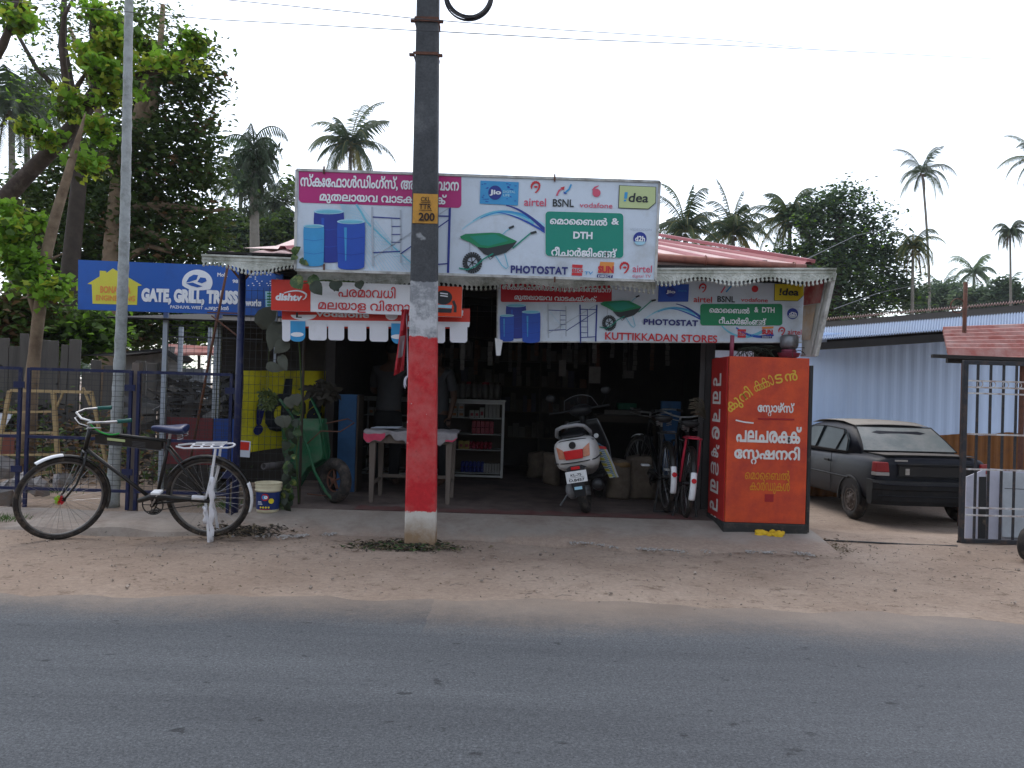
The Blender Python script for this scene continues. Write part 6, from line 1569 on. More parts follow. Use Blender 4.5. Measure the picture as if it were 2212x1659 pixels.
def corr(mb, xa, xb, za, zb2, y, pitch, amp, mi=0):
    n = int((xb-xa)/pitch*4); 
    for k in range(n):
        q = lambda i: (xa+(xb-xa)*i/n, y+[0,-amp,-amp,0][i % 4])
        a, b_ = q(k), q(k+1); mb.add([(a[0],a[1],za),(b_[0],b_[1],za),(b_[0],b_[1],zb2),(a[0],a[1],zb2)], [(0,1,2,3)], mi)
mb = MB(); corr(mb, x0, x1, zb_w, zt_w, ds, .20, .008)
mb.build('wall', 'shed_blue', shed)
mb = MB(); corr(mb, x0, x1, ZY-.1, zb_w+.04, ds-.03, .14, .014)
mb.v = [(x, y, z+(.03*sin(x*3)+.02*sin(x*7.3) if z > 0 else 0)) for x, y, z in mb.v]; mb.build('lower_wall', 'shed_brown', shed)
# roof : lower light blue sheet rising to the left-back plus dark truss and second sheet
A, B_ = P(1758,735,13.6), P(2230,700,13.6)      # eave
A2, B2 = P(1770,718,15.6), P(2230,676,15.6)
el = P(1765,733,13.6); er = P(2230,694,12.6)
mb = MB(); n = 90
E0, E1 = P(1740,737,13.7), P(2260,700,11.8); U0, U1 = P(1740,712,16.5), P(2260,673,14.6)
for k in range(n):
    for (a, b_, h0, h1) in ((0,.5,0,.035),(.5,1,.035,0)):
        t0, t1 = (k+a)/n, (k+b_)/n
        mb.add([E0.lerp(E1,t0)+Vector((0,0,h0)), E0.lerp(E1,t1)+Vector((0,0,h1)), U0.lerp(U1,t1)+Vector((0,0,h1)), U0.lerp(U1,t0)+Vector((0,0,h0))], [(0,1,2,3)])
mb.build('roof', 'shed_roof', shed)
mb = MB(); mb.bar(E0+Vector((0,.05,-.10)), E1+Vector((0,.05,-.10)), .06,.12); mb.bar(E0+Vector((0,.9,-.02)), E1+Vector((0,.9,-.02)), .06,.10)
mb.build('roof_beam', 'dark', shed)
mb = MB()
V0, V1 = P(1740,697,16.9), P(2260,652,15.0); W0, W1 = P(1740,694,17.2), P(2260,648,15.3)
for k in range(n):
    for (a, b_, h0, h1) in ((0,.5,0,.05),(.5,1,.05,0)):
        t0, t1 = (k+a)/n, (k+b_)/n
        mb.add([V0.lerp(V1,t0)+Vector((0,0,h0)), V0.lerp(V1,t1)+Vector((0,0,h1)), W0.lerp(W1,t1)+Vector((0,0,h1)), W0.lerp(W1,t0)+Vector((0,0,h0))], [(0,1,2,3)])
mb.build('upper_roof', 'roof_rust', shed)
mb = MB(); mb.add([U0+Vector((0,-.05,-.3)),U1+Vector((0,-.05,-.3)),V1+Vector((0,-.02,-.02)),V0+Vector((0,-.02,-.02))], [(0,1,2,3)]); mb.build('roof_gap', 'dark', shed)
# red lean-to
lt = thing('red_lean_to', 'low red corrugated sheet roof jutting out behind the black gate', 'lean-to', (P(2130,760,11).x,11,ZY))
mb = MB(); a, b_ = P(2036,717,11.6), P(2260,708,11.6); c_, e_ = P(2047,771,10.4), P(2260,772,10.4)
nn = 40
for k in range(5): pass
N_ = 7
for k in range(N_):
    for (s0, s1, h0, h1) in ((0,.35,0,.09),(.35,.5,.09,.09),(.5,.85,.09,0),(.85,1,0,0)):
        t0, t1 = (k+s0)/N_, (k+s1)/N_
        mb.add([a.lerp(c_,t0)+Vector((0,0,h0)), b_.lerp(e_,t0)+Vector((0,0,h0)), b_.lerp(e_,t1)+Vector((0,0,h1)), a.lerp(c_,t1)+Vector((0,0,h1))], [(0,1,2,3)])
mb.build('roof', 'red_roof', lt, solid=.004)
mb = MB(); mb.bar(P(2013,769,10.4), P(2260,778,10.4), .05,.045); mb.bar(P(2045,779,10.5), P(2260,785,10.5), .05,.06); mb.build('roof_beam', 'dark', lt)
for px in (2200,2300): p = PX(px,10.6,ZY); mb = MB(); mb.tube([(p.x,10.6,ZY),(p.x,10.6,P(2200,775,10.6).z)], .035, 10); mb.build('post', 'rust', lt)
mb = MB(); p = P(2083,716,11.2); q = P(2086,610,11.2); mb.tube([(p.x,11.2,ZY),p,q], .028, 10); mb.torus((p.x-.1,11.2,P(2083,664,11.2).z+.02), .10, .008, 'Y', 20, 5); tag(mb.build('iron_pole', 'rust', smooth=True), 'rusty iron pole rising above the red lean-to roof', 'pole')

# ---- car
mk('car_paint', (.010,.011,.017), .42, var=.15, scale=3, dirt=((.03,.026,.024),.2,2.6), spec=.18); mk('car_roof', (.30,.27,.235), .8, var=.12, scale=4, dirt=((.18,.16,.14),.3,4)); mk('car_glass', (.15,.17,.165), .35, var=.2, scale=3, dirt=((.28,.27,.25),.5,2)); mk('car_side_glass', (.022,.034,.036), .35, var=.2, dirt=((.06,.08,.08),.35,3), spec=.15); mk('car_black', (.010,.010,.011), .6, dirt=((.04,.035,.03),.2,5), spec=.2); mk('hub_dirty', (.09,.07,.06), .8, var=.3, scale=14)
mk('lens_white', (.30,.28,.27), .4); mk('tail_red', (.26,.012,.014), .4, var=.2)
CY = 10.9; cxl = P(1881,1040,CY).x
car = thing('parked_car', 'dusty black saloon car parked behind the gateway with its tail towards the road', 'car', (cxl+.90, CY, ZY+.0), local=True, rot=(0,0,radians(4))); car.scale = (1.07,1,1)
# local: x right, y forward (away), z up ; rear bumper at y=0
def bring(y, hw, zb_, zt2, tuck=.06, sh=.0):
    r_ = .07
    pts = [(-hw+tuck,zb_),(-hw+.01,zb_+.16),(-hw,zb_+.32),(-hw+.01,zt2-.16),(-hw+.05,zt2-.035),(-hw+.13,zt2),(-hw*.4,zt2+.015),(hw*.4,zt2+.015),(hw-.13,zt2),(hw-.05,zt2-.035),(hw-.01,zt2-.16),(hw,zb_+.32),(hw-.01,zb_+.16),(hw-tuck,zb_)]
    return [(x, y, z) for x, z in pts]
mb = MB()
mb.loft([bring(.06,.70,.30,.88), bring(.10,.76,.28,.935), bring(.22,.79,.26,.955), bring(.62,.81,.24,.965), bring(1.3,.815,.22,.94), bring(2.2,.815,.22,.92), bring(2.9,.81,.23,.90), bring(3.4,.79,.25,.84), bring(3.85,.74,.28,.76), bring(4.0,.66,.34,.68)])
body = mb.build('body', 'car_paint', car, smooth=True, sub=1)
def cring(y, hw, z): return [(-hw,y,z),(-hw*.5,y,z+.015),(hw*.5,y,z+.015),(hw,y,z)]
# greenhouse shell
def G_(y, hb, ht, zt2): return [(-hb,y,.93),(-ht-.015,y,zt2-.06),(-ht+.05,y,zt2-.008),(-ht*.5,y,zt2+.02),(ht*.5,y,zt2+.02),(ht-.05,y,zt2-.008),(ht+.015,y,zt2-.06),(hb,y,.93)]
mb = MB(); mb.loft([G_(.66,.68,.60,.955), G_(.98,.72,.585,1.24), G_(1.22,.745,.575,1.335), G_(1.7,.75,.575,1.375), G_(2.2,.75,.57,1.365), G_(2.55,.745,.56,1.31), G_(3.05,.70,.60,.955)])
gh = mb.build('cabin', 'car_paint', car, smooth=True)
mb = MB()
def rf_(u, v):
    y = 1.16+1.42*v; hw = .535; a = (u-.5)*2; return (a*hw, y, 1.392+.030*sin(pi*min(1,max(0,v)))*.8-.022*a*a-(.035*max(0,.25-v)*4)-(.06*max(0,v-.8)*5)*.7+.004)
grid(mb, rf_, 12, 12); mb.build('roof_skin', 'car_roof', car, smooth=True, solid=.004)
mb = MB(); rwp = [(-.655,.665,.985),(-.545,1.13,1.315),(.545,1.13,1.315),(.655,.665,.985)]
def rw_(u, v):
    a = Vector(rwp[0]).lerp(Vector(rwp[3]),u); b_ = Vector(rwp[1]).lerp(Vector(rwp[2]),u); p = a.lerp(b_,v); w_ = (u-.5)*2; return (p.x, p.y-.035+.02*w_*w_-.02*sin(pi*v), p.z+.012)
grid(mb, rw_, 12, 8); mb.build('rear_window', 'car_glass', car, smooth=True)
mb = MB(); mb.tube([rw_(k/8,0) for k in range(9)]+[rw_(1,k/4) for k in range(1,5)]+[rw_(1-k/8,1) for k in range(1,9)]+[rw_(0,1-k/4) for k in range(1,4)], .010, 5, closed=True); mb.build('window_seal', 'car_black', car)
for s_ in (-1,1):
    def sidept(y, z):       # on the side of the cabin
        t = (z-.93)/(.42); return (s_*(.752-.165*t)+s_*.004-(s_*.01 if y < .95 else 0), y, z)
    for nm, pts in (('side_window',[(1.92,.965),(1.30,.965),(1.24,1.20),(1.30,1.275),(1.90,1.30)]),('side_window',[(2.78,.965),(1.98,.965),(1.97,1.30),(2.36,1.29),(2.55,1.20)]),('quarter_window',[(1.26,.965),(.96,.965),(1.05,1.13),(1.20,1.24)])):
        mb = MB(); mb.plate([sidept(y,z) for y,z in pts], (s_*-.02,0,0)); w_ = mb.build(nm, 'car_side_glass', car)
        mb = MB(); mb.tube([Vector(sidept(y,z))+Vector((s_*.004,0,0)) for y,z in pts], .008, 5, closed=True); mb.build('window_frame', 'car_black', w_)
    mb = MB(); mb.tube([(s_*.815,.75,.60),(s_*.82,2.9,.60)], .012, 6); mb.build('side_moulding', 'car_black', car)
    mb = MB()
    for y in (1.28,2.02,2.95): mb.tube([(s_*.806,y,.93),(s_*.817,y,.80),(s_*.818,y,.36)], .004, 4)
    mb.build('door_gap', 'car_black', car)
    for y in (1.42,2.18): mb = MB(); mb.box((s_*.818,y,.80),(.02,.15,.035)); mb.build('door_handle', 'car_black', car, bevel=.006)
    for y in (.72,3.15):
        mb = MB(); c0 = Vector((s_*.73,y,.285)); mb.torus(c0, .215, .075, 'X', 32, 10); t = mb.build('wheel', 'rubber', car, smooth=True)
        mb = MB(); mb.torus(c0+Vector((s_*.055,0,0)), .155, .014, 'X', 26, 6); mb.tube([c0+Vector((s_*.0,0,0)), c0+Vector((s_*.055,0,0))], .15, 24); mb.ball(c0+Vector((s_*.058,0,0)), (.03,.055,.055), 10)
        for k in range(8): a = 2*pi*k/8; mb.ball(c0+Vector((s_*.056,.105*cos(a),.105*sin(a))), (.012,.022,.022), 8)
        mb.build('hub', 'hub_dirty', t, smooth=True)
        mb = MB(); mb.torus((s_*.800,y,.30), .318, .022, 'X', 26, 6, a0=-.15, a1=pi+.15); mb.build('wheel_arch', 'car_black', car, smooth=True)
    # tail lamps
    mb = MB(); mb.loft([[(s_*.47,.052,.70),(s_*.775,.085,.70),(s_*.765,.085,.875),(s_*.52,.052,.875)],[(s_*.47,.12,.70),(s_*.80,.26,.70),(s_*.79,.26,.875),(s_*.52,.12,.875)]]) if 0 else mb.loft([[(s_*.60,.048,.745),(s_*.765,.082,.745),(s_*.755,.085,.880),(s_*.615,.05,.880)],[(s_*.60,.12,.745),(s_*.785,.17,.745),(s_*.775,.17,.880),(s_*.615,.12,.880)]])
    tl_ = mb.build('tail_light', 'tail_red', car, bevel=.01)
    mb = MB(); mb.loft([[(s_*.60,.048,.695),(s_*.765,.082,.695),(s_*.765,.082,.742),(s_*.60,.048,.742)],[(s_*.60,.12,.695),(s_*.785,.17,.695),(s_*.785,.17,.742),(s_*.60,.12,.742)]]); mb.build('reverse_lens', 'lens_white', tl_, bevel=.006)
mb = MB(); mb.loft([[(x*(.80 if k else .76), (.0 if k == 1 else .05), z) for x in (1,)] for k in (0,)]) if 0 else None
def bump(x): return -.055+.16*abs(x/.8)**4
mb = MB(); rings = []
for k in range(17):
    x = -.80+1.6*k/16; y = bump(x); rings.append([(x,y+.14,.30),(x,y+.02,.30),(x,y-.0,.36),(x,y-.005,.50),(x,y-.02,.52),(x,y-.02,.60),(x,y+.015,.635),(x,y+.16,.64)])
mb.loft(rings); bp_ = mb.build('bumper', 'car_black', car, smooth=False, bevel=.006)
mb = MB(); mb.tube([(x, bump(x)-.028, .585) for x in [-.74+1.48*k/12 for k in range(13)]], .010, 6); mb.tube([(x, bump(x)-.01, .43) for x in [-.74+1.48*k/12 for k in range(13)]], .006, 6); mb.build('bumper_trim', 'car_paint', bp_)
mb = MB(); mb.bb(-.48,.48,.035,.06,.70,.83); mb.build('number_recess', 'dark', car)
mb = MB(); mb.bb(-.50,.50,.025,.06,.835,.865); mb.bb(-.50,.50,.03,.06,.685,.70); mb.build('boot_trim', 'car_black', car, bevel=.005)
mb = MB(); mb.bb(-.40,-.375+.03,.030,.055,.715,.80); mb.build('lock_plate', 'chrome', car)
mb = MB(); mb.box((-.44,.068,.905),(.17,.006,.022)); mb.build('badge', 'chrome', car)
mb = MB(); mb.tube([(-.69,.25,.967),(-.60,.115,.960),(0,.095,.966),(.60,.115,.960),(.69,.25,.967),(.69,.60,.972)], .004, 5); mb.tube([(-.69,.25,.967),(-.69,.60,.972)], .004, 5); mb.build('boot_gap', 'car_black', car)
def bt(u, v): a = (u-.5)*2; return (a*.60, .13+.5*v, .975+.006*(1-a*a))
mb = MB(); grid(mb, bt, 8, 6); mk('boot_dust', (.11,.095,.085), .7, var=.2, dirt=((.02,.02,.025),.4,5)); mb.build('boot_lid', 'boot_dust', car, smooth=True, solid=.002)
mb = MB(); mb.ball((.86,2.55,1.0),(.07,.05,.06),10); mb.build('door_mirror', 'car_black', car, smooth=True)
mb = MB(); mb.ball((-.86,2.55,1.0),(.07,.05,.06),10); mb.build('door_mirror', 'car_black', car, smooth=True)
p = P(1850,1122,CY)
# ---- gate
mk('gate_black', (.02,.022,.028), .5, dirt=((.12,.07,.05),.3,12)); mk('gate_white', (.55,.55,.55), .6, dirt=((.20,.10,.07),.5,14))
dg = 7.75
gate = thing('iron_gate', 'black iron bar gate with white painted cross bars standing open at the right', 'gate', (P(2140,1170,dg).x,dg,0))
gx = P(2080,1000,dg).x; gx1 = gx+1.25; zt = P(2100,783,dg).z; zb = P(2090,1168,dg).z
mb = MB(); mb.bb(gx-.022,gx+.022,dg-.02,dg+.02,zb-.02,zt+.02); mb.bb(gx+.022,gx1,dg-.02,dg+.02,zt-.02,zt+.02); mb.bb(gx+.022,gx1,dg-.02,dg+.02,zb-.02,zb+.02); mb.tube([(gx-.03,dg,zb),(gx-.035,dg,-.05)], .010, 6); mb.build('frame', 'gate_black', gate, bevel=.003)
for k in range(1,11): mb = MB(); x = gx+.125*k; mb.bb(x-.011,x+.011,dg-.006,dg+.006,zb+.02,zt-.02); mb.build('bar', 'gate_black', gate)
zs = [P(2120,y_,dg).z for y_ in (823,837,850,938,1014,1097,1113)]
for z in zs: mb = MB(); mb.bb(gx+.022,gx1,dg-.017,dg-.007,z-.008,z+.008); mb.build('cross_bar', 'gate_white', gate)
mb = MB()
for k in range(7): x = gx+.08+.125*k+.03; mb.torus((x+.03,dg-.012,(zs[0]+zs[1])/2), .028, .004, 'Y', 14, 5)
mb.build('scroll_ring', 'gate_white', gate)
mk('flex_white', (.50,.50,.58), .6, var=.08, dirt=((.35,.33,.33),.3,3)); mk('flex_print', (.40,.43,.46), .6, var=.15, scale=8)
bd = thing('leaning_board', 'white sheet boards leaning behind the lower half of the gate', 'board', (P(2150,1180,8.1).x,8.1,0))
mb = MB(); a, b_, c_, e_ = P(2088,1030,8.15), P(2129,1013,8.15), P(2129,1165,8.0), P(2084,1165,8.0); mb.plate([a,b_,c_,e_], (0,.015,0)); mb.build('sheet', 'flex_white', bd)
mb = MB(); a, b_, c_, e_ = P(2134,1012,8.12), P(2300,1022,8.12), P(2290,1196,7.98), P(2127,1186,7.98); mb.plate([a,b_,c_,e_], (0,.015,0)); mb.build('sheet', 'flex_white', bd)
mb = MB(); a, b_, c_, e_ = P(2167,1020,8.07), P(2300,1026,8.07), P(2290,1165,7.95), P(2165,1160,7.95); mb.plate([a,b_,c_,e_], (0,.008,0)); 
mb.build('printed_sheet', 'flex_print', bd)
mb = MB()
for y_ in (1055,1068,1078,1096,1106,1120): mb.bar(P(2170,y_,8.04), P(2215,y_+2,8.04), .004, .006 if y_ != 1096 else .02)
mb.build('print_lines', 'ink_black', bd)
mb = MB(); mb.plate([P(2117,1030,7.95),P(2131,1030,7.95),P(2129,1180,7.9),P(2114,1180,7.9)], (0,.02,0)); mb.build('dark_batten', 'black_metal', bd)
p = P(2216,1200,6.95); mb = MB(); Rt = Matrix.Rotation(radians(70),3,'Z'); mb.torus((p.x+.02,6.95,.15), .10,.048,'Y',32,10, M=Matrix.Rotation(radians(35),3,'Z')); ty = mb.build('loose_tyre', 'rubber', smooth=True); tag(ty, 'black tyre standing on the dirt at the right edge of the photo', 'tyre')
mb = MB(); mb.torus((p.x+.02,6.95,.15), .055,.012,'Y',20,6, M=Matrix.Rotation(radians(35),3,'Z')); mb.tube([(p.x,6.91,.15),(p.x+.04,6.99,.15)],.03,10); mb.build('rim','steel',ty)
# hose / drain line across the gateway
mb = MB(); mb.tube([G(1760,1166,.005),G(1850,1170,.005),G(1960,1176,.005),G(2068,1180,.005)], .009, 6); tag(mb.build('iron_rail', 'black_metal', smooth=True), 'thin dark gate rail lying on the dirt across the gateway', 'rail')

# ================================================================ LEFT SIDE
# ---- blue mesh fence
df = 7.62
def fence_panel(px0, px1, lab, post=True):
    x0, x1 = P(px0,900,df).x, P(px1,900,df).x; zt_f = P((px0+px1)/2,(792+(px0+px1)/2*.031),df).z; z0 = .115; zb_f = P(300,1062,df).z
    f = thing('mesh_fence', lab, 'fence', ((x0+x1)/2,df,z0), 'blue mesh fence panels')
    mb = MB(); w_ = .014
    for x in (x0,x1): mb.bb(x-w_,x+w_,df-.015,df+.015,.10,zt_f)
    zm = P(300,950,df).z
    for z in (zt_f-.01,zm,zb_f): mb.bb(x0+w_,x1-w_,df-.014,df+.014,z-.014,z+.014)
    mb.build('frame', 'blue_paint', f)
    mb = MB(); n = int((zt_f-zb_f)/.048)
    for k in range(1,n): z = zb_f+(zt_f-zb_f)*k/n; mb.bar((x0,df+.004,z),(x1,df+.004,z),.0035)
    n = int((x1-x0)/.075)
    for k in range(1,n): x = x0+(x1-x0)*k/n; mb.bar((x,df,zb_f),(x,df,zt_f),.003)
    mb.build('mesh', 'wire_dark', f)
    for y_ in (838,1060-40): mb = MB(); z = P(290,y_,df).z; mb.bb(x1-.05,x1+.05,df-.03,df-.015,z-.03,z+.03); mb.build('latch', 'blue_paint', f)
fence_panel(-240,42,'blue wire mesh fence panel cut by the left edge of the photo')
fence_panel(60,281,'blue wire mesh fence panel behind the front wheel of the bicycle')
fence_panel(298,498,'blue wire mesh fence panel behind the saddle of the bicycle')
mb = MB(); x = P(291,900,7.72).x; mb.bb(x-.035,x+.035,7.7,7.78,0,P(291,783,7.72).z); tag(mb.build('fence_post', 'wood_grey'), 'rough wooden post between the two nearer blue mesh fence panels', 'post')
# ---- bamboo frame
bf = thing('bamboo_rack', 'pale bamboo rack frame standing behind the blue mesh fence', 'rack', tuple(P(100,1080,8.6).to_2d())+(0,))
def cB(x, y): return (x*.25634, 837.1+y*.25634)
mb = MB(); q = lambda x, y, d_=8.6: P(*cB(x,y), d_)
for a, b_, w_ in ((((90,25),(780,40),.03)),((80,30),(-20,560),.035),((450,40),(505,855),.04),((770,40),(900,660),.03),((60,208),(450,203),.022),((10,385),(480,380),.022),((0,572),(475,565),.022),((530,45),(480,160),.02),((700,0),(760,150),.02)):
    mb.bar(q(*a), q(*b_), w_)
mb.bar(q(250,745,8.5), q(430,715,8.5), .02); mb.bar(q(250,735,8.5), q(430,705,8.5), .02)
mb.build('frame', 'bamboo', bf)
mb = MB(); mb.plate([q(0,215,8.9),q(105,225,8.9),q(30,350,8.9),q(-30,345,8.9)], (0,.01,0)); tag(mb.build('white_sheet', 'paper_white'), 'small white sheet behind the bamboo frame at the left edge', 'sheet')
mb = MB(); mb.plate([q(-60,390,9.3),q(115,395,9.3),q(115,560,9.3),q(-60,560,9.3)], (0,.02,0)); mk('brick_red', (.16,.05,.035), .8, var=.2); tag(mb.build('red_board', 'brick_red'), 'dull red board behind the bamboo frame at the left edge', 'board')
# ---- works shed: open steel frame
ws = thing('steel_shed', 'open steel framed work shed under the blue board with dark flat roof', 'shed', (P(430,900,9.5).x,9.5,0))
zr_ = P(400,690,8.75).z
mb = MB(); xa, xb = P(172,690,8.8).x, P(640,690,8.8).x; mb.add([(xa+.3,8.80,zr_),(xb,8.80,zr_),(xb,12.5,zr_+.45),(xa+1.2,12.5,zr_+.45)], [(0,1,2,3)]); mb.build('roof', 'dark', ws, solid=.02)
mb = MB()
for (px, d_, w_) in ((352,8.9,.05),(462,9.0,.04),(470,9.2,.03),(385,11.5,.06),(448,11.5,.05),(506,11,.05),(600,11,.05)): 
    mb = MB(); x = P(px,900,d_).x; mb.bb(x-w_/2,x+w_/2,d_-.02,d_+.02,0,zr_+.1); mb.build('post', 'gal', ws)
mb = MB(); x0, x1 = P(345,900,8.92).x, P(500,900,8.92).x
for k in range(30): z = .72+k*.045; mb.bar((x0,8.93,z),(x1,8.93,z),.004)
for k in range(1,9): x = x0+(x1-x0)*k/9; mb.bar((x,8.93,.7),(x,8.93,2.0),.003)
for z in (P(400,703,8.9).z-.0,P(400,728,8.9).z): mb.bar((x0,8.92,z),(P(560,900,8.9).x,8.92,z),.012)
mb.build('mesh', 'wire_dark', ws)
mk('panel_maroon', (.16,.025,.03), .6, var=.12, dirt=((.08,.02,.02),.3,5)); mk('panel_blue', (.015,.06,.30), .5, var=.1)
z0, z1 = P(420,985,8.9).z, P(420,903,8.9).z
for (a, b_, mt) in ((342,352,'panel_blue'),(355,455,'panel_maroon'),(457,510,'panel_blue')): mb = MB(); mb.bb(P(a,940,8.9).x,P(b_,940,8.9).x,8.95,8.97,z0-.1,z1+(.15 if a == 342 else 0)); mb.build('lower_panel', mt, ws)
mk('scrap_dark', (.04,.035,.03), .8, var=.5, scale=7); mk('scrap_grey', (.10,.10,.10), .7, var=.4, scale=7)
for k, (px, py, lab) in enumerate(((372,880,'dark angle iron lengths stacked at the left inside the mesh shed'),(410,850,'dark sheet offcuts piled in the middle of the mesh shed'),(452,868,'dark scrap bars leaning at the right inside the mesh shed'))):
    mb = MB()
    for i in range(34):
        a = P(px+rnd.gauss(0,18), py+rnd.gauss(0,22), 9.6+rnd.random()*.8); b_ = a+Vector((wob(.6),wob(.3),wob(.22))); mb.bar(a,b_,.03,rnd.uniform(.01,.09), rnd.choice([0,0,1]))
    mb.bb(P(px-20,900,9.8).x,P(px+20,900,9.8).x,9.8,10.2,0,P(px,py+20,9.8).z)
    tag(mb.build('scrap_pile', ['scrap_dark','scrap_grey']), lab, 'scrap metal', 'scrap piles in the mesh shed')
# ---- small far shed with red roof and grey wall
mk('cement_wall', (.50,.49,.49), .9, var=.15, scale=2, dirt=((.12,.11,.10),.3,2.5)); mk('slat_pale', (.30,.33,.36), .8, var=.15)
fs = thing('small_house', 'small grey walled house with pinkish red roof beyond the mesh shed', 'house', tuple(P(400,860,14).to_2d())+(0,))
def wl_(pts, d_, mt, nm, th=.1): mb = MB(); mb.plate([P(x,y,d_) for x,y in pts], (0,th,0)); return mb.build(nm, mt, fs)
wl_([(255,760),(385,752),(385,870),(255,870)], 14, 'cement_wall', 'wall'); wl_([(385,795),(440,797),(440,860),(385,860)], 14.1, 'slat_pale', 'side_wall')
mb = MB(); a, b_, c_, e_ = P(352,747,14.3), P(478,754,14.3), P(498,768,13.6), P(372,768,13.6); mb.plate([a,b_,c_,e_], (0,0,.04)); mb.build('roof', mk_ if 0 else 'red_roof', fs)
mb = MB(); mb.plate([P(168,768,13.4),P(352,752,13.6),P(352,758,13.6),P(260,768,13.3)], (0,.6,.02)); mb.plate([P(352,748,13.6),P(395,778,13.5),P(385,785,13.5),P(345,756,13.6)], (0,.5,.02)); mb.build('eave', 'dark', fs)
# ---- old slab fence
mk('slab', (.125,.112,.10), .9, var=.35, scale=3, dirt=((.035,.03,.025),.5,3), bump=.4, streak=True)
of = thing('plank_fence', 'old dark weathered upright plank fence across the back of the left yard', 'fence', tuple(P(200,880,12.5).to_2d())+(0,))
x = P(-60,880,12.5).x; k = 0
while x < P(345,880,12.5).x:
    w_ = rnd.uniform(.13,.20); px_ = 1106+x/12.5*F; h = (1.9 if px_ < 170 else 1.55)+wob(.12); mb = MB(); mb.box((x+w_/2,12.5+wob(.04),h/2-.1),(w_*.93,.04,h+.2),0,(0,wob(.025),wob(.1))); mb.build('plank', 'slab', of, bevel=.008); x += w_
# ================================================================ TREES
def leafmat(k, c, tl=.35, var=.35):
    mk(k, c, .6, var=var, scale=3.0, transl=tl, spec=.25)
leafmat('lf_bright', (.19,.36,.035), .5); leafmat('lf_bright2', (.30,.36,.04), .5); leafmat('lf_mid', (.075,.135,.025), .4); leafmat('lf_dark', (.050,.088,.024), .4); leafmat('lf_dark2', (.070,.11,.030), .4); leafmat('lf_olive', (.07,.08,.02)); leafmat('lf_far', (.060,.105,.050), .35); leafmat('lf_far2', (.11,.17,.075), .4); leafmat('lf_far3', (.035,.065,.038), .3); leafmat('lf_dry', (.13,.075,.035))
leafmat('pm_dark', (.040,.068,.032), .3); leafmat('pm_mid', (.075,.11,.04), .35); leafmat('pm_yel', (.16,.15,.04), .3); leafmat('pm_grey', (.060,.080,.050), .25)
mk('bark', (.055,.038,.03), .95, var=.5, scale=6, dirt=((.16,.13,.11),.25,5), bump=.8, bscale=25); mk('bark_pale', (.20,.145,.095), .95, var=.35, scale=6, dirt=((.09,.055,.035),.4,5), bump=.8, bscale=25); mk('bark_dark', (.045,.035,.028), .95, var=.4, bump=.5); mk('palm_trunk', (.16,.15,.13), .9, var=.25, scale=8, bump=.4)
NPR = np.random.default_rng(11)
def foliage(name, blobs, n, size, mats, parent, clump=.25, weights=None, horiz=.3, ratio=.5, kind=None, hang=0.):
    """blobs: (centre, (rx,ry,rz)); leaves are gathered in small clumps through the volume"""
    vols = np.array([b_[1][0]*b_[1][1]*b_[1][2] for b_ in blobs])**.75; vols /= vols.sum()
    nc = max(6, n//26); bi = NPR.choice(len(blobs), nc, p=vols)
    Cn = np.array([b_[0] for b_ in blobs])[bi]; Rn = np.array([b_[1] for b_ in blobs])[bi]
    v = NPR.normal(size=(nc,3)); v /= np.linalg.norm(v,axis=1)[:,None]; cc = Cn+Rn*v*(NPR.random((nc,1))**.42)
    li = NPR.integers(0, nc, n); p = cc[li]+NPR.normal(size=(n,3))*clump*np.array([1,1,.6])
    ax_ = NPR.normal(size=(n,3)); ax_[:,2] = ax_[:,2]*horiz-hang; ax_ /= np.linalg.norm(ax_,axis=1)[:,None]
    up = NPR.normal(size=(n,3))*.6+np.array([0,0,1]); sd = np.cross(ax_, up); sd /= np.linalg.norm(sd,axis=1)[:,None]+1e-9
    L_ = size*NPR.uniform(.6,1.3,(n,1)); W_ = L_*ratio
    nr = np.cross(sd, ax_)*L_*.12
    V = np.empty((n,4,3)); V[:,0] = p-ax_*L_*.5; V[:,1] = p+sd*W_*.5+nr; V[:,2] = p+ax_*L_*.5-nr; V[:,3] = p-sd*W_*.5+nr
    root = parent
    while root is not None and root.parent is not None: root = root.parent
    off = np.array(OFF.get(root, Vector((0,0,0)))) if root is not None else p.mean(0)*0
    me = bpy.data.meshes.new(name); me.vertices.add(4*n); me.vertices.foreach_set('co', (V-off).reshape(-1)); me.loops.add(4*n); me.loops.foreach_set('vertex_index', np.arange(4*n)); me.polygons.add(n); me.polygons.foreach_set('loop_start', np.arange(n)*4); me.polygons.foreach_set('loop_total', np.full(n,4))
    for m_ in mats: me.materials.append(K[m_])
    w_ = np.array(weights or [1]*len(mats), float); w_ /= w_.sum(); cm = NPR.choice(len(mats), nc, p=w_); mi = cm[li]; fl = NPR.random(n) < .25; mi[fl] = NPR.choice(len(mats), fl.sum(), p=w_)
    me.polygons.foreach_set('material_index', mi.astype(np.int32)); me.update()
    o = bpy.data.objects.new(name, me); link(o, parent)
    if kind: o['kind'] = kind
    return o
def tree(label, base, limbs, blobs, n, size, mats, weights=None, bark='bark', cat='tree', clump=.25, name='tree', group=None, **k):
    t = thing(name, label, cat, tuple(base), group)
    mb = MB(); mb.tube(limbs[0][0], limbs[0][1], 10); mb.build('trunk', bark, t, smooth=True)
    for pts, r_ in limbs[1:]: mb = MB(); mb.tube(pts, r_, 7); mb.build('limb', bark, t, smooth=True)
    foliage('crown', blobs, n, size, mats, t, clump, weights, **k)
    return t
def Bp(px, py, d_, rx_, rz_, ry_=None):      # blob from pixel centre, pixel radii
    s_ = d_/F; return (tuple(P(px,py,d_)), (rx_*s_, ry_ if ry_ else max(.3, rx_*s_*.9), rz_*s_))
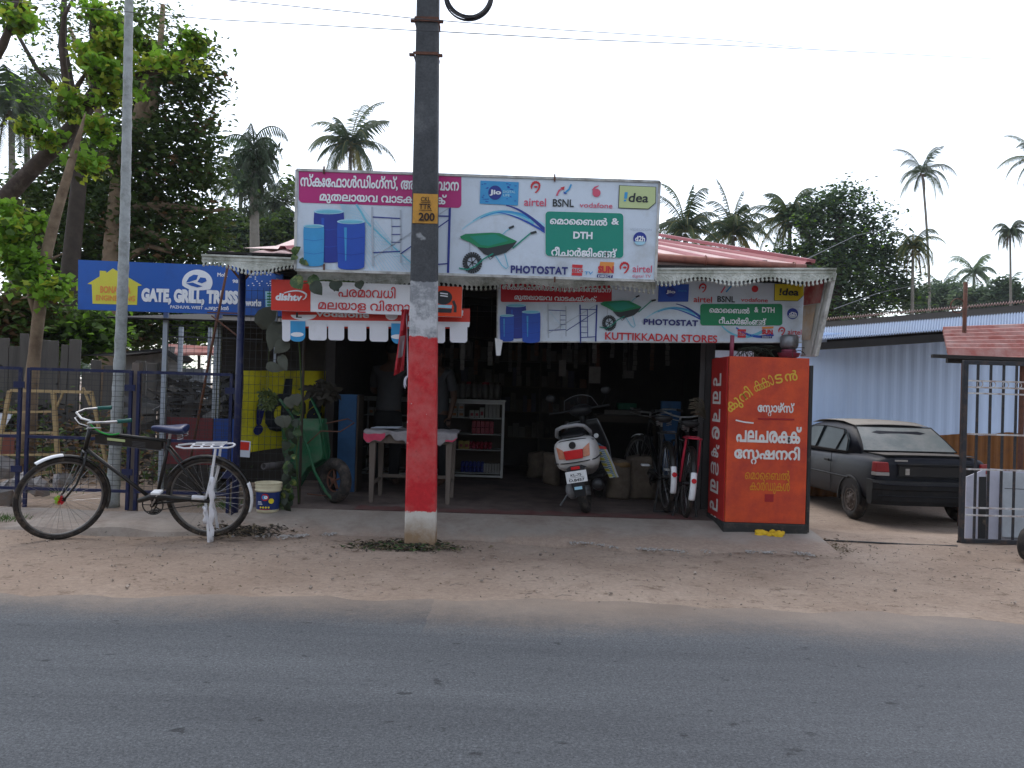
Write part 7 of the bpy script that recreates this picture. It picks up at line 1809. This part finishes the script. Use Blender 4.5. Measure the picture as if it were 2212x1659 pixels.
# ---- A : the near leaning tree with bright heart shaped leaves
dA = 11.0; q = lambda x, y, d_=dA: P(x*.3255, y*.3255, d_)
b0 = Vector((q(-420,1900).x, dA, 0))
lA = [([b0, q(-200,1500), q(20,1330), q(180,1160), q(340,1000), q(520,800), q(610,680), q(655,610)], [.15,.13,.12,.11,.105,.10,.085,.07]),
      ([q(640,640), q(650,520), q(640,420), q(615,200), q(625,40), q(640,-120)], [.07,.06,.055,.05,.04,.03]),
      ([q(650,600), q(800,560), q(920,500), q(1060,470), q(1180,420), q(1270,385)], [.065,.055,.045,.04,.03,.02]),
      ([q(470,700), q(440,560), q(420,420), q(415,250), q(425,110), q(480,0)], [.055,.05,.045,.04,.03,.02]),
      ([q(-60,420), q(20,300), q(60,200), q(90,60), q(130,-60)], [.08,.06,.05,.04,.03]),
      ([q(460,690), q(520,560), q(580,470)], [.045,.035,.02])]
blA = [Bp(x*.3255,y*.3255,dA+dy,rx_*.27,rz_*.27,.25) for x,y,rx_,rz_,dy in ((130,150,70,110,0),(100,40,60,60,.3),(590,400,70,90,-.3),(700,500,70,100,-.4),(740,300,90,110,-.2),(660,100,80,90,0),(900,280,60,80,.2),(890,450,60,60,-.2),(900,580,50,50,-.3),(1290,310,80,90,.1),(1330,420,50,40,.1),(1100,410,80,35,-.1),(430,730,80,90,-.4),(470,640,60,60,-.3),(660,850,110,90,-.5),(250,880,80,80,-.4),(330,930,40,60,-.3),(600,1110,90,70,-.5),(520,1050,40,30,-.4),(60,1450,90,110,-.6),(220,1480,80,90,-.5),(130,1540,60,40,-.5),(760,180,60,60,0),(780,650,40,30,0),(700,700,30,30,0))]
tree('leaning tree with thick dark trunk and bright green heart shaped leaf clusters at top left', b0, lA, blA, 4600, .105, ['lf_bright','lf_bright2','lf_mid','lf_olive'], [6,3,2,1.2], clump=.085, ratio=.85, hang=.5)
# second trunk with pale bark and hanging leaf tufts
dB_ = 10.2; qb = lambda x, y: P(x,y,dB_)
b0 = Vector((qb(62,849).x, dB_, 0))
lB = [([b0, qb(66,850), qb(75,760), qb(84,680), qb(102,540), qb(122,460), qb(143,390), qb(160,330), qb(172,290), qb(184,245)], [.11,.09,.075,.075,.07,.065,.055,.045,.03,.008]),([qb(84,700), qb(66,640), qb(58,600)], [.05,.04,.02]),([qb(86,600), qb(110,560), qb(135,548)], [.03,.02,.01])]
blB = [Bp(x,y,dB_-.2,rx_,rz_,.3) for x,y,rx_,rz_ in ((50,575,30,32),(60,605,24,18),(105,625,26,24),(35,560,20,20),(120,610,16,14),(15,500,30,40))]
tree('slender pale barked tree with bright leaf tufts standing left of the blue board', b0, lB, blB, 1600, .105, ['lf_bright','lf_bright2','lf_mid'], [5,2,3], bark='bark_pale', clump=.10, ratio=.85, hang=.4)
# ---- big dark dense tree mass
dC = 17.0
b0 = Vector((P(236,860,dC).x, dC, 0)); qc = lambda x, y, d_=dC: P(x,y,d_)
lC = [([b0, qc(238,740), qc(240,620), qc(250,500), qc(262,380), qc(300,260), qc(330,120)], [.28,.25,.23,.22,.2,.15,.08]),
      ([qc(256,470), qc(300,447), qc(350,442), qc(400,448), qc(450,456), qc(485,452)], [.10,.09,.08,.07,.05,.03]),([qc(330,445), qc(360,470), qc(400,480), qc(430,500)], [.06,.05,.04,.02]),([qc(262,520), qc(300,494), qc(340,508), qc(370,540)], [.09,.08,.06,.04]),([qc(270,560), qc(320,530), qc(370,545)], [.08,.06,.04]),
      ([qc(262,400), qc(225,330), qc(215,250), qc(190,150), qc(150,60)], [.14,.11,.09,.07,.04]),([qc(280,300), qc(330,230), qc(345,120), qc(352,10)], [.11,.09,.07,.05])]
blC = [Bp(x,y,dC+dy,rx_,rz_) for x,y,rx_,rz_,dy in ((390,170,85,70,0),(440,200,45,30,0),(300,200,80,90,.5),(330,330,110,90,0),(420,330,50,70,0),(420,400,60,50,.3),(300,440,110,80,.5),(410,480,75,55,.2),(450,520,45,35,0),(340,540,120,60,.8),(220,480,100,90,1),(230,340,80,90,1),(140,420,90,110,1.5),(140,560,110,110,1.5),(260,640,120,90,1.5),(420,590,80,40,1),(60,480,80,90,2),(200,700,120,60,1.8),(400,680,80,60,2),(330,720,90,50,2.2),(60,690,60,60,2.2),(420,110,30,30,0),(300,60,50,40,.4),(430,260,40,40,.3))]
tree('huge dense dark tree filling the sky behind the blue board on the left', b0, lC, blC, 40000, .155, ['lf_dark','lf_dark2','lf_mid','lf_olive','lf_dry'], [5,5,2.4,.8,.35], bark='bark_pale', clump=.24, ratio=.55)
# thin high foliage at the top left
blD = [Bp(x,y,15,rx_,rz_) for x,y,rx_,rz_ in ((120,60,60,55),(60,110,50,60),(180,40,60,40),(300,40,60,45),(90,200,60,50),(250,90,50,50),(340,30,40,30),(200,160,60,50),(20,30,30,40))]
b0 = Vector((P(150,880,15.5).x,15.5,0))
tree('airy tree with small sparse leaves high at the top left', b0, [([b0,P(150,600,15.5),P(170,400,15.5),P(160,250,15.3),P(135,100,15),P(140,-40,15)],[.2,.17,.14,.12,.08,.04]),([P(160,250,15.3),P(230,150,15),P(270,40,15)],[.07,.05,.03]),([P(155,220,15.3),P(80,150,15),P(30,60,15)],[.06,.045,.03])], blD, 1900, .10, ['lf_mid','lf_dark2','lf_bright'], [4,3,1], bark='bark_dark', clump=.26)
# understorey behind the plank fence
for lab, px, py, rx_, rz_, d_, n, ms in (('bush of mixed green leaves behind the left plank fence',40,690,80,60,13.6,2600,['lf_olive','lf_mid','lf_dry']),('green leafy bush beside the pale trunk behind the fence',165,720,70,50,13.9,2600,['lf_bright','lf_mid','lf_dark2']),('dark green bush showing beneath the blue board',430,700,70,45,19,1800,['lf_mid','lf_bright','lf_dark'])):
    b0 = PX(px, d_, 0); t = thing('bush', lab, 'bush', tuple(b0)); c0 = P(px,py,d_); mb = MB(); mb.tube([b0, c0], [.05,.03], 6); mb.build('stem', 'bark_dark', t); foliage('crown', [Bp(px,py,d_,rx_,rz_)], n, .16, ms, t, .2, ratio=.7)
# dark dead leaf undergrowth on the ground behind the left yard
o = foliage('undergrowth', [((P(150,860,11).x,11,.25),(4.5,1.2,.25)),((P(-50,830,12).x,12.2,.4),(2.5,1,.5))], 9000, .12, ['lf_dry','lf_dark2','leaf_dark'], None, .3, kind='stuff'); tag(o, 'low dead leaf undergrowth covering the left yard floor', 'undergrowth')
o['kind'] = 'stuff'
# far hedge of dark trees behind the shop, left of the roof
# ---- palms
def frond(mb, a, dirn, L_, droop, w_, nl=22, mi=0, mr=1, fold=.5, hangl=.5):
    a = Vector(a); d = Vector(dirn).normalized(); pts = []; p = a.copy(); v = d.copy(); st = L_/12
    for i in range(13): pts.append(p.copy()); p = p+v*st; v = (v+Vector((0,0,-droop*.13*(1+i*.10)))).normalized()
    mb.tube(pts, [.035*(1-i/13)+.008 for i in range(13)], 4, mr, caps=False)
    for i in range(nl):
        t = .10+.9*i/(nl-1); k = min(11, int(t*12)); q_ = pts[k].lerp(pts[k+1], t*12-k) if k < 12 else pts[12]; tv = (pts[k+1]-pts[k]).normalized()
        sd = tv.cross(Vector((0,0,1)))
        if sd.length < .05: sd = Vector((1,0,0))
        sd.normalize(); ll = w_*sin(pi*min(1,(.12+t*.86)))**.7
        for s_ in (-1,1):
            e_ = (sd*s_*.9+tv*.65+Vector((0,0,-hangl-rnd.random()*.35))).normalized()*ll*rnd.uniform(.6,1.15); hw = tv*w_*.038
            mb.add([q_-hw, q_+hw, q_+e_*.6+hw*.8+Vector((0,0,.02)), q_+e_], [(0,1,2,3)], mi)
def palm(label, px, ybase, px_t, ytop, d_, R_, nf, mats, trunk_r=.14, droop=1., name='coconut_palm', w_=None, seed=0, up=0.1, group=None, bend=0., nl=34, crownshaft=False, hangl=.5, zb=None):
    R_ *= 1.12; rnd.seed(seed+5); top = P(px_t,ytop,d_); b0 = PX(px, d_, 0)
    t = thing(name, label, 'palm tree', tuple(b0), group); mb = MB()
    mid = b0.lerp(top,.5)+Vector((bend,0,0)); mb.tube(bez(b0, mid*2-(b0+top)/2, top, 12), [trunk_r*(1.25-.5*i/12) for i in range(13)], 9); mb.build('trunk', 'palm_trunk', t, smooth=True)
    mb = MB(); w_ = w_ or R_*.30
    for k in range(nf):
        az = 2*pi*k*.381966*1.0+rnd.random()*.5; el = 1.25-1.75*(k/nf)**1.0+up; dv_ = Vector((cos(az)*cos(el), sin(az)*cos(el), sin(el)))
        frond(mb, top+Vector((0,0,.1)), dv_, R_*rnd.uniform(.65,1.15), droop*(.5+.6*k/nf+rnd.random()*.7), w_*rnd.uniform(.7,1.1), nl, rnd.choice([0,0,1]) if k < nf*.8 else rnd.choice([0,2]), 2, hangl=hangl+rnd.random()*.5)
    for k in range(3): az = rnd.random()*6.28; frond(mb, top-Vector((0,0,.2)), (cos(az)*.6,sin(az)*.6,-.35), R_*rnd.uniform(.5,.8), 1.6, w_*.5, 14, 3, 3, hangl=1.2)
    mb.build('crown', mats+['lf_dry'], t)
    mb = MB()
    for k in range(7): mb.ball(top+Vector((wob(.3),wob(.3),-.15+wob(.12))), R_*.035, 7)
    mb.build('fruit', 'lf_dry', t, smooth=True)
    return t
PM = ['pm_dark','pm_mid','pm_yel']; PG = ['pm_grey','pm_dark','pm_mid']; PF = ['lf_far','lf_far2','lf_far3']
palm('tall coconut palm above the left end of the upper billboard', 760,560,757,318,60,4.0,26,PM,seed=1)
palm('dark coconut palm low behind the drooping palm left of the billboard', 585,560,588,455,42,3.0,24,PG,seed=2,droop=1.3)
palm('coconut palm half hidden by the dark tree left of the drooping palm', 515,560,520,400,46,2.6,22,PG,seed=3,droop=1.2)
palm('coconut palm rising just right of the billboard', 1478,560,1480,505,45,2.9,26,PM,seed=4,up=.25)
palm('coconut palm between the billboard and the round tree', 1585,560,1583,510,48,2.9,26,PM,seed=5,up=.25)
palm('coconut palm with long arching fronds behind the round tree', 1705,560,1706,480,44,2.8,26,PM,seed=6,up=.15,droop=1.1)
palm('very tall slim coconut palm standing alone against the sky', 2000,640,1992,375,75,3.0,16,PG,seed=7,trunk_r=.13,bend=.5,droop=.85)
palm('coconut palm crown at the upper right edge', 2235,600,2240,350,60,2.6,16,PM,seed=8)
palm('dense small palm floating high near the right edge', 2186,640,2182,505,62,1.7,26,PG,seed=9,droop=1.5,trunk_r=.1)
palm('areca palm with drooping yellowish fronds right of the round tree', 1968,640,1972,540,40,1.6,22,['pm_mid','pm_dark','pm_yel'],seed=10,droop=1.4,trunk_r=.09,name='areca_palm')
palm('distant palm behind the roof of the blue shed', 2100,680,2104,592,95,3.6,20,PF,seed=12,droop=1.2)
palm('pale distant palm left of the iron pole', 2030,690,2034,630,100,3.6,20,PF,seed=13,droop=1.2)
palm('distant palm at the far right above the shed roof', 2170,700,2175,640,85,3.2,22,PF,seed=14,droop=1.1)
palm('dusty coconut palm far left behind the leaning tree', 30,700,25,240,30,2.6,22,PG,seed=15,droop=1.2)
palm('second far left palm with hanging fronds', 62,700,58,215,34,2.2,20,PG,seed=16,droop=1.4)
# fishtail palm : drooping ragged fronds
rnd.seed(3); df_ = 34; top = P(548,330,df_); b0 = PX(552, df_, 0); ft = thing('fishtail_palm', 'grey green fishtail palm with ragged drooping fronds left of the billboard', 'palm tree', tuple(b0))
mb = MB(); mb.tube([b0, P(550,520,df_), P(549,420,df_), P(548,330,df_)], [.22,.2,.18,.12], 10); mb.build('trunk', 'palm_trunk', ft, smooth=True)
mb = MB()
for k in range(26):
    az = k*2.4+rnd.random()*.4; el = 1.15-1.3*k/26; zz_ = .5-1.6*k/26
    frond(mb, top+Vector((0,0,zz_)), (cos(az)*cos(el), sin(az)*cos(el), sin(el)), rnd.uniform(1.7,2.3)*(1-.25*k/26), 1.5, .8, 20, rnd.choice([0,0,1,2]), 1, hangl=1.6)
mb.build('frond', ['pm_grey','pm_dark','lf_far'], ft)
foliage('crown', [Bp(548,345,df_,26,30),Bp(550,400,df_,26,36),Bp(545,450,df_,20,20),Bp(575,330,df_,16,16)], 1500, .34, ['pm_grey','pm_dark','lf_far'], ft, .22, [4,3,2], horiz=.6, ratio=.3, hang=1.2)
# ---- round broadleaf tree at the right
dR = 42; b0 = PX(1800, dR, 0)
blR = [Bp(x,y,dR+dy,rx_,rz_) for x,y,rx_,rz_,dy in ((1800,440,55,32,0),(1840,425,45,25,0),(1765,480,60,40,.5),(1860,480,50,40,0),(1800,540,90,50,0),(1880,540,55,40,0),(1730,560,60,40,.5),(1850,600,90,50,0),(1920,560,30,40,0),(1930,620,50,30,0),(1780,620,60,40,.5),(1880,660,80,30,0),(1935,520,25,22,0),(1690,560,35,30,.3),(1905,470,25,25,0),(1960,650,50,25,0),(1800,680,90,30,.4))]
tree('big round broadleaf tree behind the right end of the shop roof', b0, [([b0,P(1802,640,dR),P(1808,560,dR),P(1815,470,dR)],[.45,.4,.3,.15]),([P(1804,600,dR),P(1850,540,dR),P(1880,480,dR)],[.2,.15,.08]),([P(1804,610,dR),P(1760,550,dR),P(1745,500,dR)],[.2,.15,.08])], blR, 17000, .26, ['lf_far','lf_far3','lf_mid','lf_bright','lf_far2'], [5,3,2,.5,2], bark='bark_dark', clump=.40, ratio=.55)
for lab, blb, d_, n, px in (('pale distant tree clump behind the shed roof left of the iron pole', ((2010,650,50,35),(2050,640,40,30),(1985,660,30,30)), 85, 4200, 2015),('far rounded tree clump right of the iron pole', ((2110,650,50,25),(2150,660,50,30)), 80, 4200, 2130),('distant bushy tree at the far right edge over the shed', ((2200,665,40,30),(2170,630,30,25)), 75, 3600, 2200),('dark lower tree beside the right roof corner', ((1720,600,35,25),(1690,620,30,20)), 38, 1800, 1700),('dark low tree row top behind the billboard left side', ((560,520,80,40),(620,500,50,50),(500,500,50,60),(630,400,14,20)), 40, 6500, 560)):
    b0 = PX(px, d_, 0); blb2 = [Bp(x,y,d_,rx_,rz_) for x,y,rx_,rz_ in blb]
    far = d_ > 60
    tree(lab, b0, [([b0, Vector(blb2[0][0])], [.25,.12])], blb2, n, .5 if far else .32, ['lf_far','lf_far2','lf_far3'] if far else ['lf_dark2','lf_far3','lf_mid'], None, bark='bark_dark', clump=.5 if far else .35)
# far tree line closing the horizon
blF = []
xx = -260
while xx < 260:
    blF.append(((xx, 170+wob(15), 4.2+rnd.random()*2), (9+rnd.random()*5, 6, 5+rnd.random()*3))); xx += 9
o = foliage('tree_line', blF, 26000, 1.3, ['lf_far','lf_far3','lf_far2'], None, 1.4, kind='stuff'); tag(o, 'far belt of trees closing the horizon', 'tree line')
# ---- slim areca trunk standing before the blue board
da = 8.35; mk('areca', (.34,.36,.36), .8, var=.18, scale=10, dirt=((.16,.17,.15),.4,9), bump=.3)
ar = thing('areca_palm', 'tall slim pale grey banded areca trunk rising in front of the blue board', 'palm tree', tuple(PX(240,da,0)))
mb = MB(); b0 = PX(242, da, 0); t1 = P(281,0,da); t2 = t1+(t1-b0).normalized()*2.2; pts = []; rr = []
NN = 120
for i in range(NN+1):
    t = i/NN; p_ = b0.lerp(t2,t); p_.x += .03*sin(t*5); pts.append(p_); rr.append((.062-.030*t)*(1.09 if i % 4 == 0 else 1)+(.02*max(0,.06-t)*10))
mb.tube(pts, rr, 12); mb.build('trunk', 'areca', ar, smooth=True)
mb = MB(); rnd.seed(21)
for k in range(9): az = k*2.4; frond(mb, t2, (cos(az)*.8,sin(az)*.8,.6), 1.6, 1.3, .4, 16, 0, 1)
mb.build('crown', ['pm_mid','pm_dark'], ar)
rnd.seed(77)

# unseen trees added behind the camera to shade the shop front and interior
blX = []
xx = -26
while xx < 30: blX.append(((xx,-9+wob(1),2.8+wob(.5)),(3.2,1.5,3.0))); xx += 3
o = foliage('shade_hedge', blX, 9000, .8, ['lf_mid','lf_dark2'], None, .6, kind='stuff'); tag(o, 'unseen belt of trees added behind the camera to shade the shop', 'shade_hedge')
# ================================================================ CAMERA, LIGHT, WORLD
bpy.data.objects.remove(_to)
cam = bpy.data.cameras.new('camera'); co = bpy.data.objects.new('camera', cam); scene.collection.objects.link(co)
X = Vector((cr, -sr*0, sr)); 
def pt(v): return Vector((v.x, cp*v.y-sp*v.z, sp*v.y+cp*v.z))
rx = pt(Vector((cr,0,sr))); ux = pt(Vector((-sr,0,cr))); fw = pt(Vector((0,1,0)))
M_ = Matrix((rx, ux, -fw)).transposed().to_4x4(); M_.translation = (0,0,ZC); co.matrix_world = M_
cam.sensor_fit = 'HORIZONTAL'; cam.angle = 2*math.atan(1106/F); cam.clip_end = 3000; cam.clip_start = .05
scene.camera = co
w = bpy.data.worlds.new("World"); scene.world = w; w.use_nodes = True
nt = w.node_tree; bg = nt.nodes['Background']
sky = nt.nodes.new('ShaderNodeTexSky'); sky.sky_type = 'NISHITA'; sky.sun_disc = False
ELEV, AZ = radians(62), radians(-20)
sky.sun_elevation = ELEV; sky.sun_rotation = AZ; sky.air_density = 1.0; sky.dust_density = 1.0; sky.ozone_density = 1.0
hs = nt.nodes.new('ShaderNodeHueSaturation'); hs.inputs['Saturation'].default_value = .45
nt.links.new(sky.outputs[0], hs.inputs['Color']); nt.links.new(hs.outputs[0], bg.inputs[0]); bg.inputs[1].default_value = .15
sl = bpy.data.lights.new('sun', 'SUN'); sl.energy = .65; sl.angle = radians(50); sl.color = (1,.93,.84)
so = bpy.data.objects.new('sun', sl); scene.collection.objects.link(so)
# direction to the sun in Blender's sky: azimuth measured from +Y towards +X
dv = Vector((sin(AZ)*cos(ELEV), cos(AZ)*cos(ELEV), sin(ELEV))); so.rotation_euler = dv.to_track_quat('Z','Y').to_euler(); so.location = (0,0,20)
vs_ = scene.view_settings; vs_.view_transform = 'Standard'; vs_.look = 'None'; vs_.gamma = 1; vs_.exposure = EXPO
scene.cycles.max_bounces = 8; scene.cycles.transparent_max_bounces = 12
for o in C.objects:
    if o.type == 'MESH' and o.parent is None and 'label' not in o and o.get('kind') is None: print('UNLABELLED', o.name)

if HAZE:
    m = bpy.data.materials.new('haze'); m.use_nodes = True; nt = m.node_tree; nt.nodes.remove(nt.nodes['Principled BSDF'])
    v = nt.nodes.new('ShaderNodeVolumePrincipled'); v.inputs['Color'].default_value = (.82,.87,.93,1); v.inputs['Density'].default_value = HAZE; nt.links.new(v.outputs[0], nt.nodes['Material Output'].inputs['Volume'])
    K['haze'] = m; mb = MB(); mb.bb(-605,605,-205,905,-1.4,32); h = mb.build('haze', 'haze', kind='stuff'); tag(h, 'thin pale daylight haze over the whole place', 'haze')
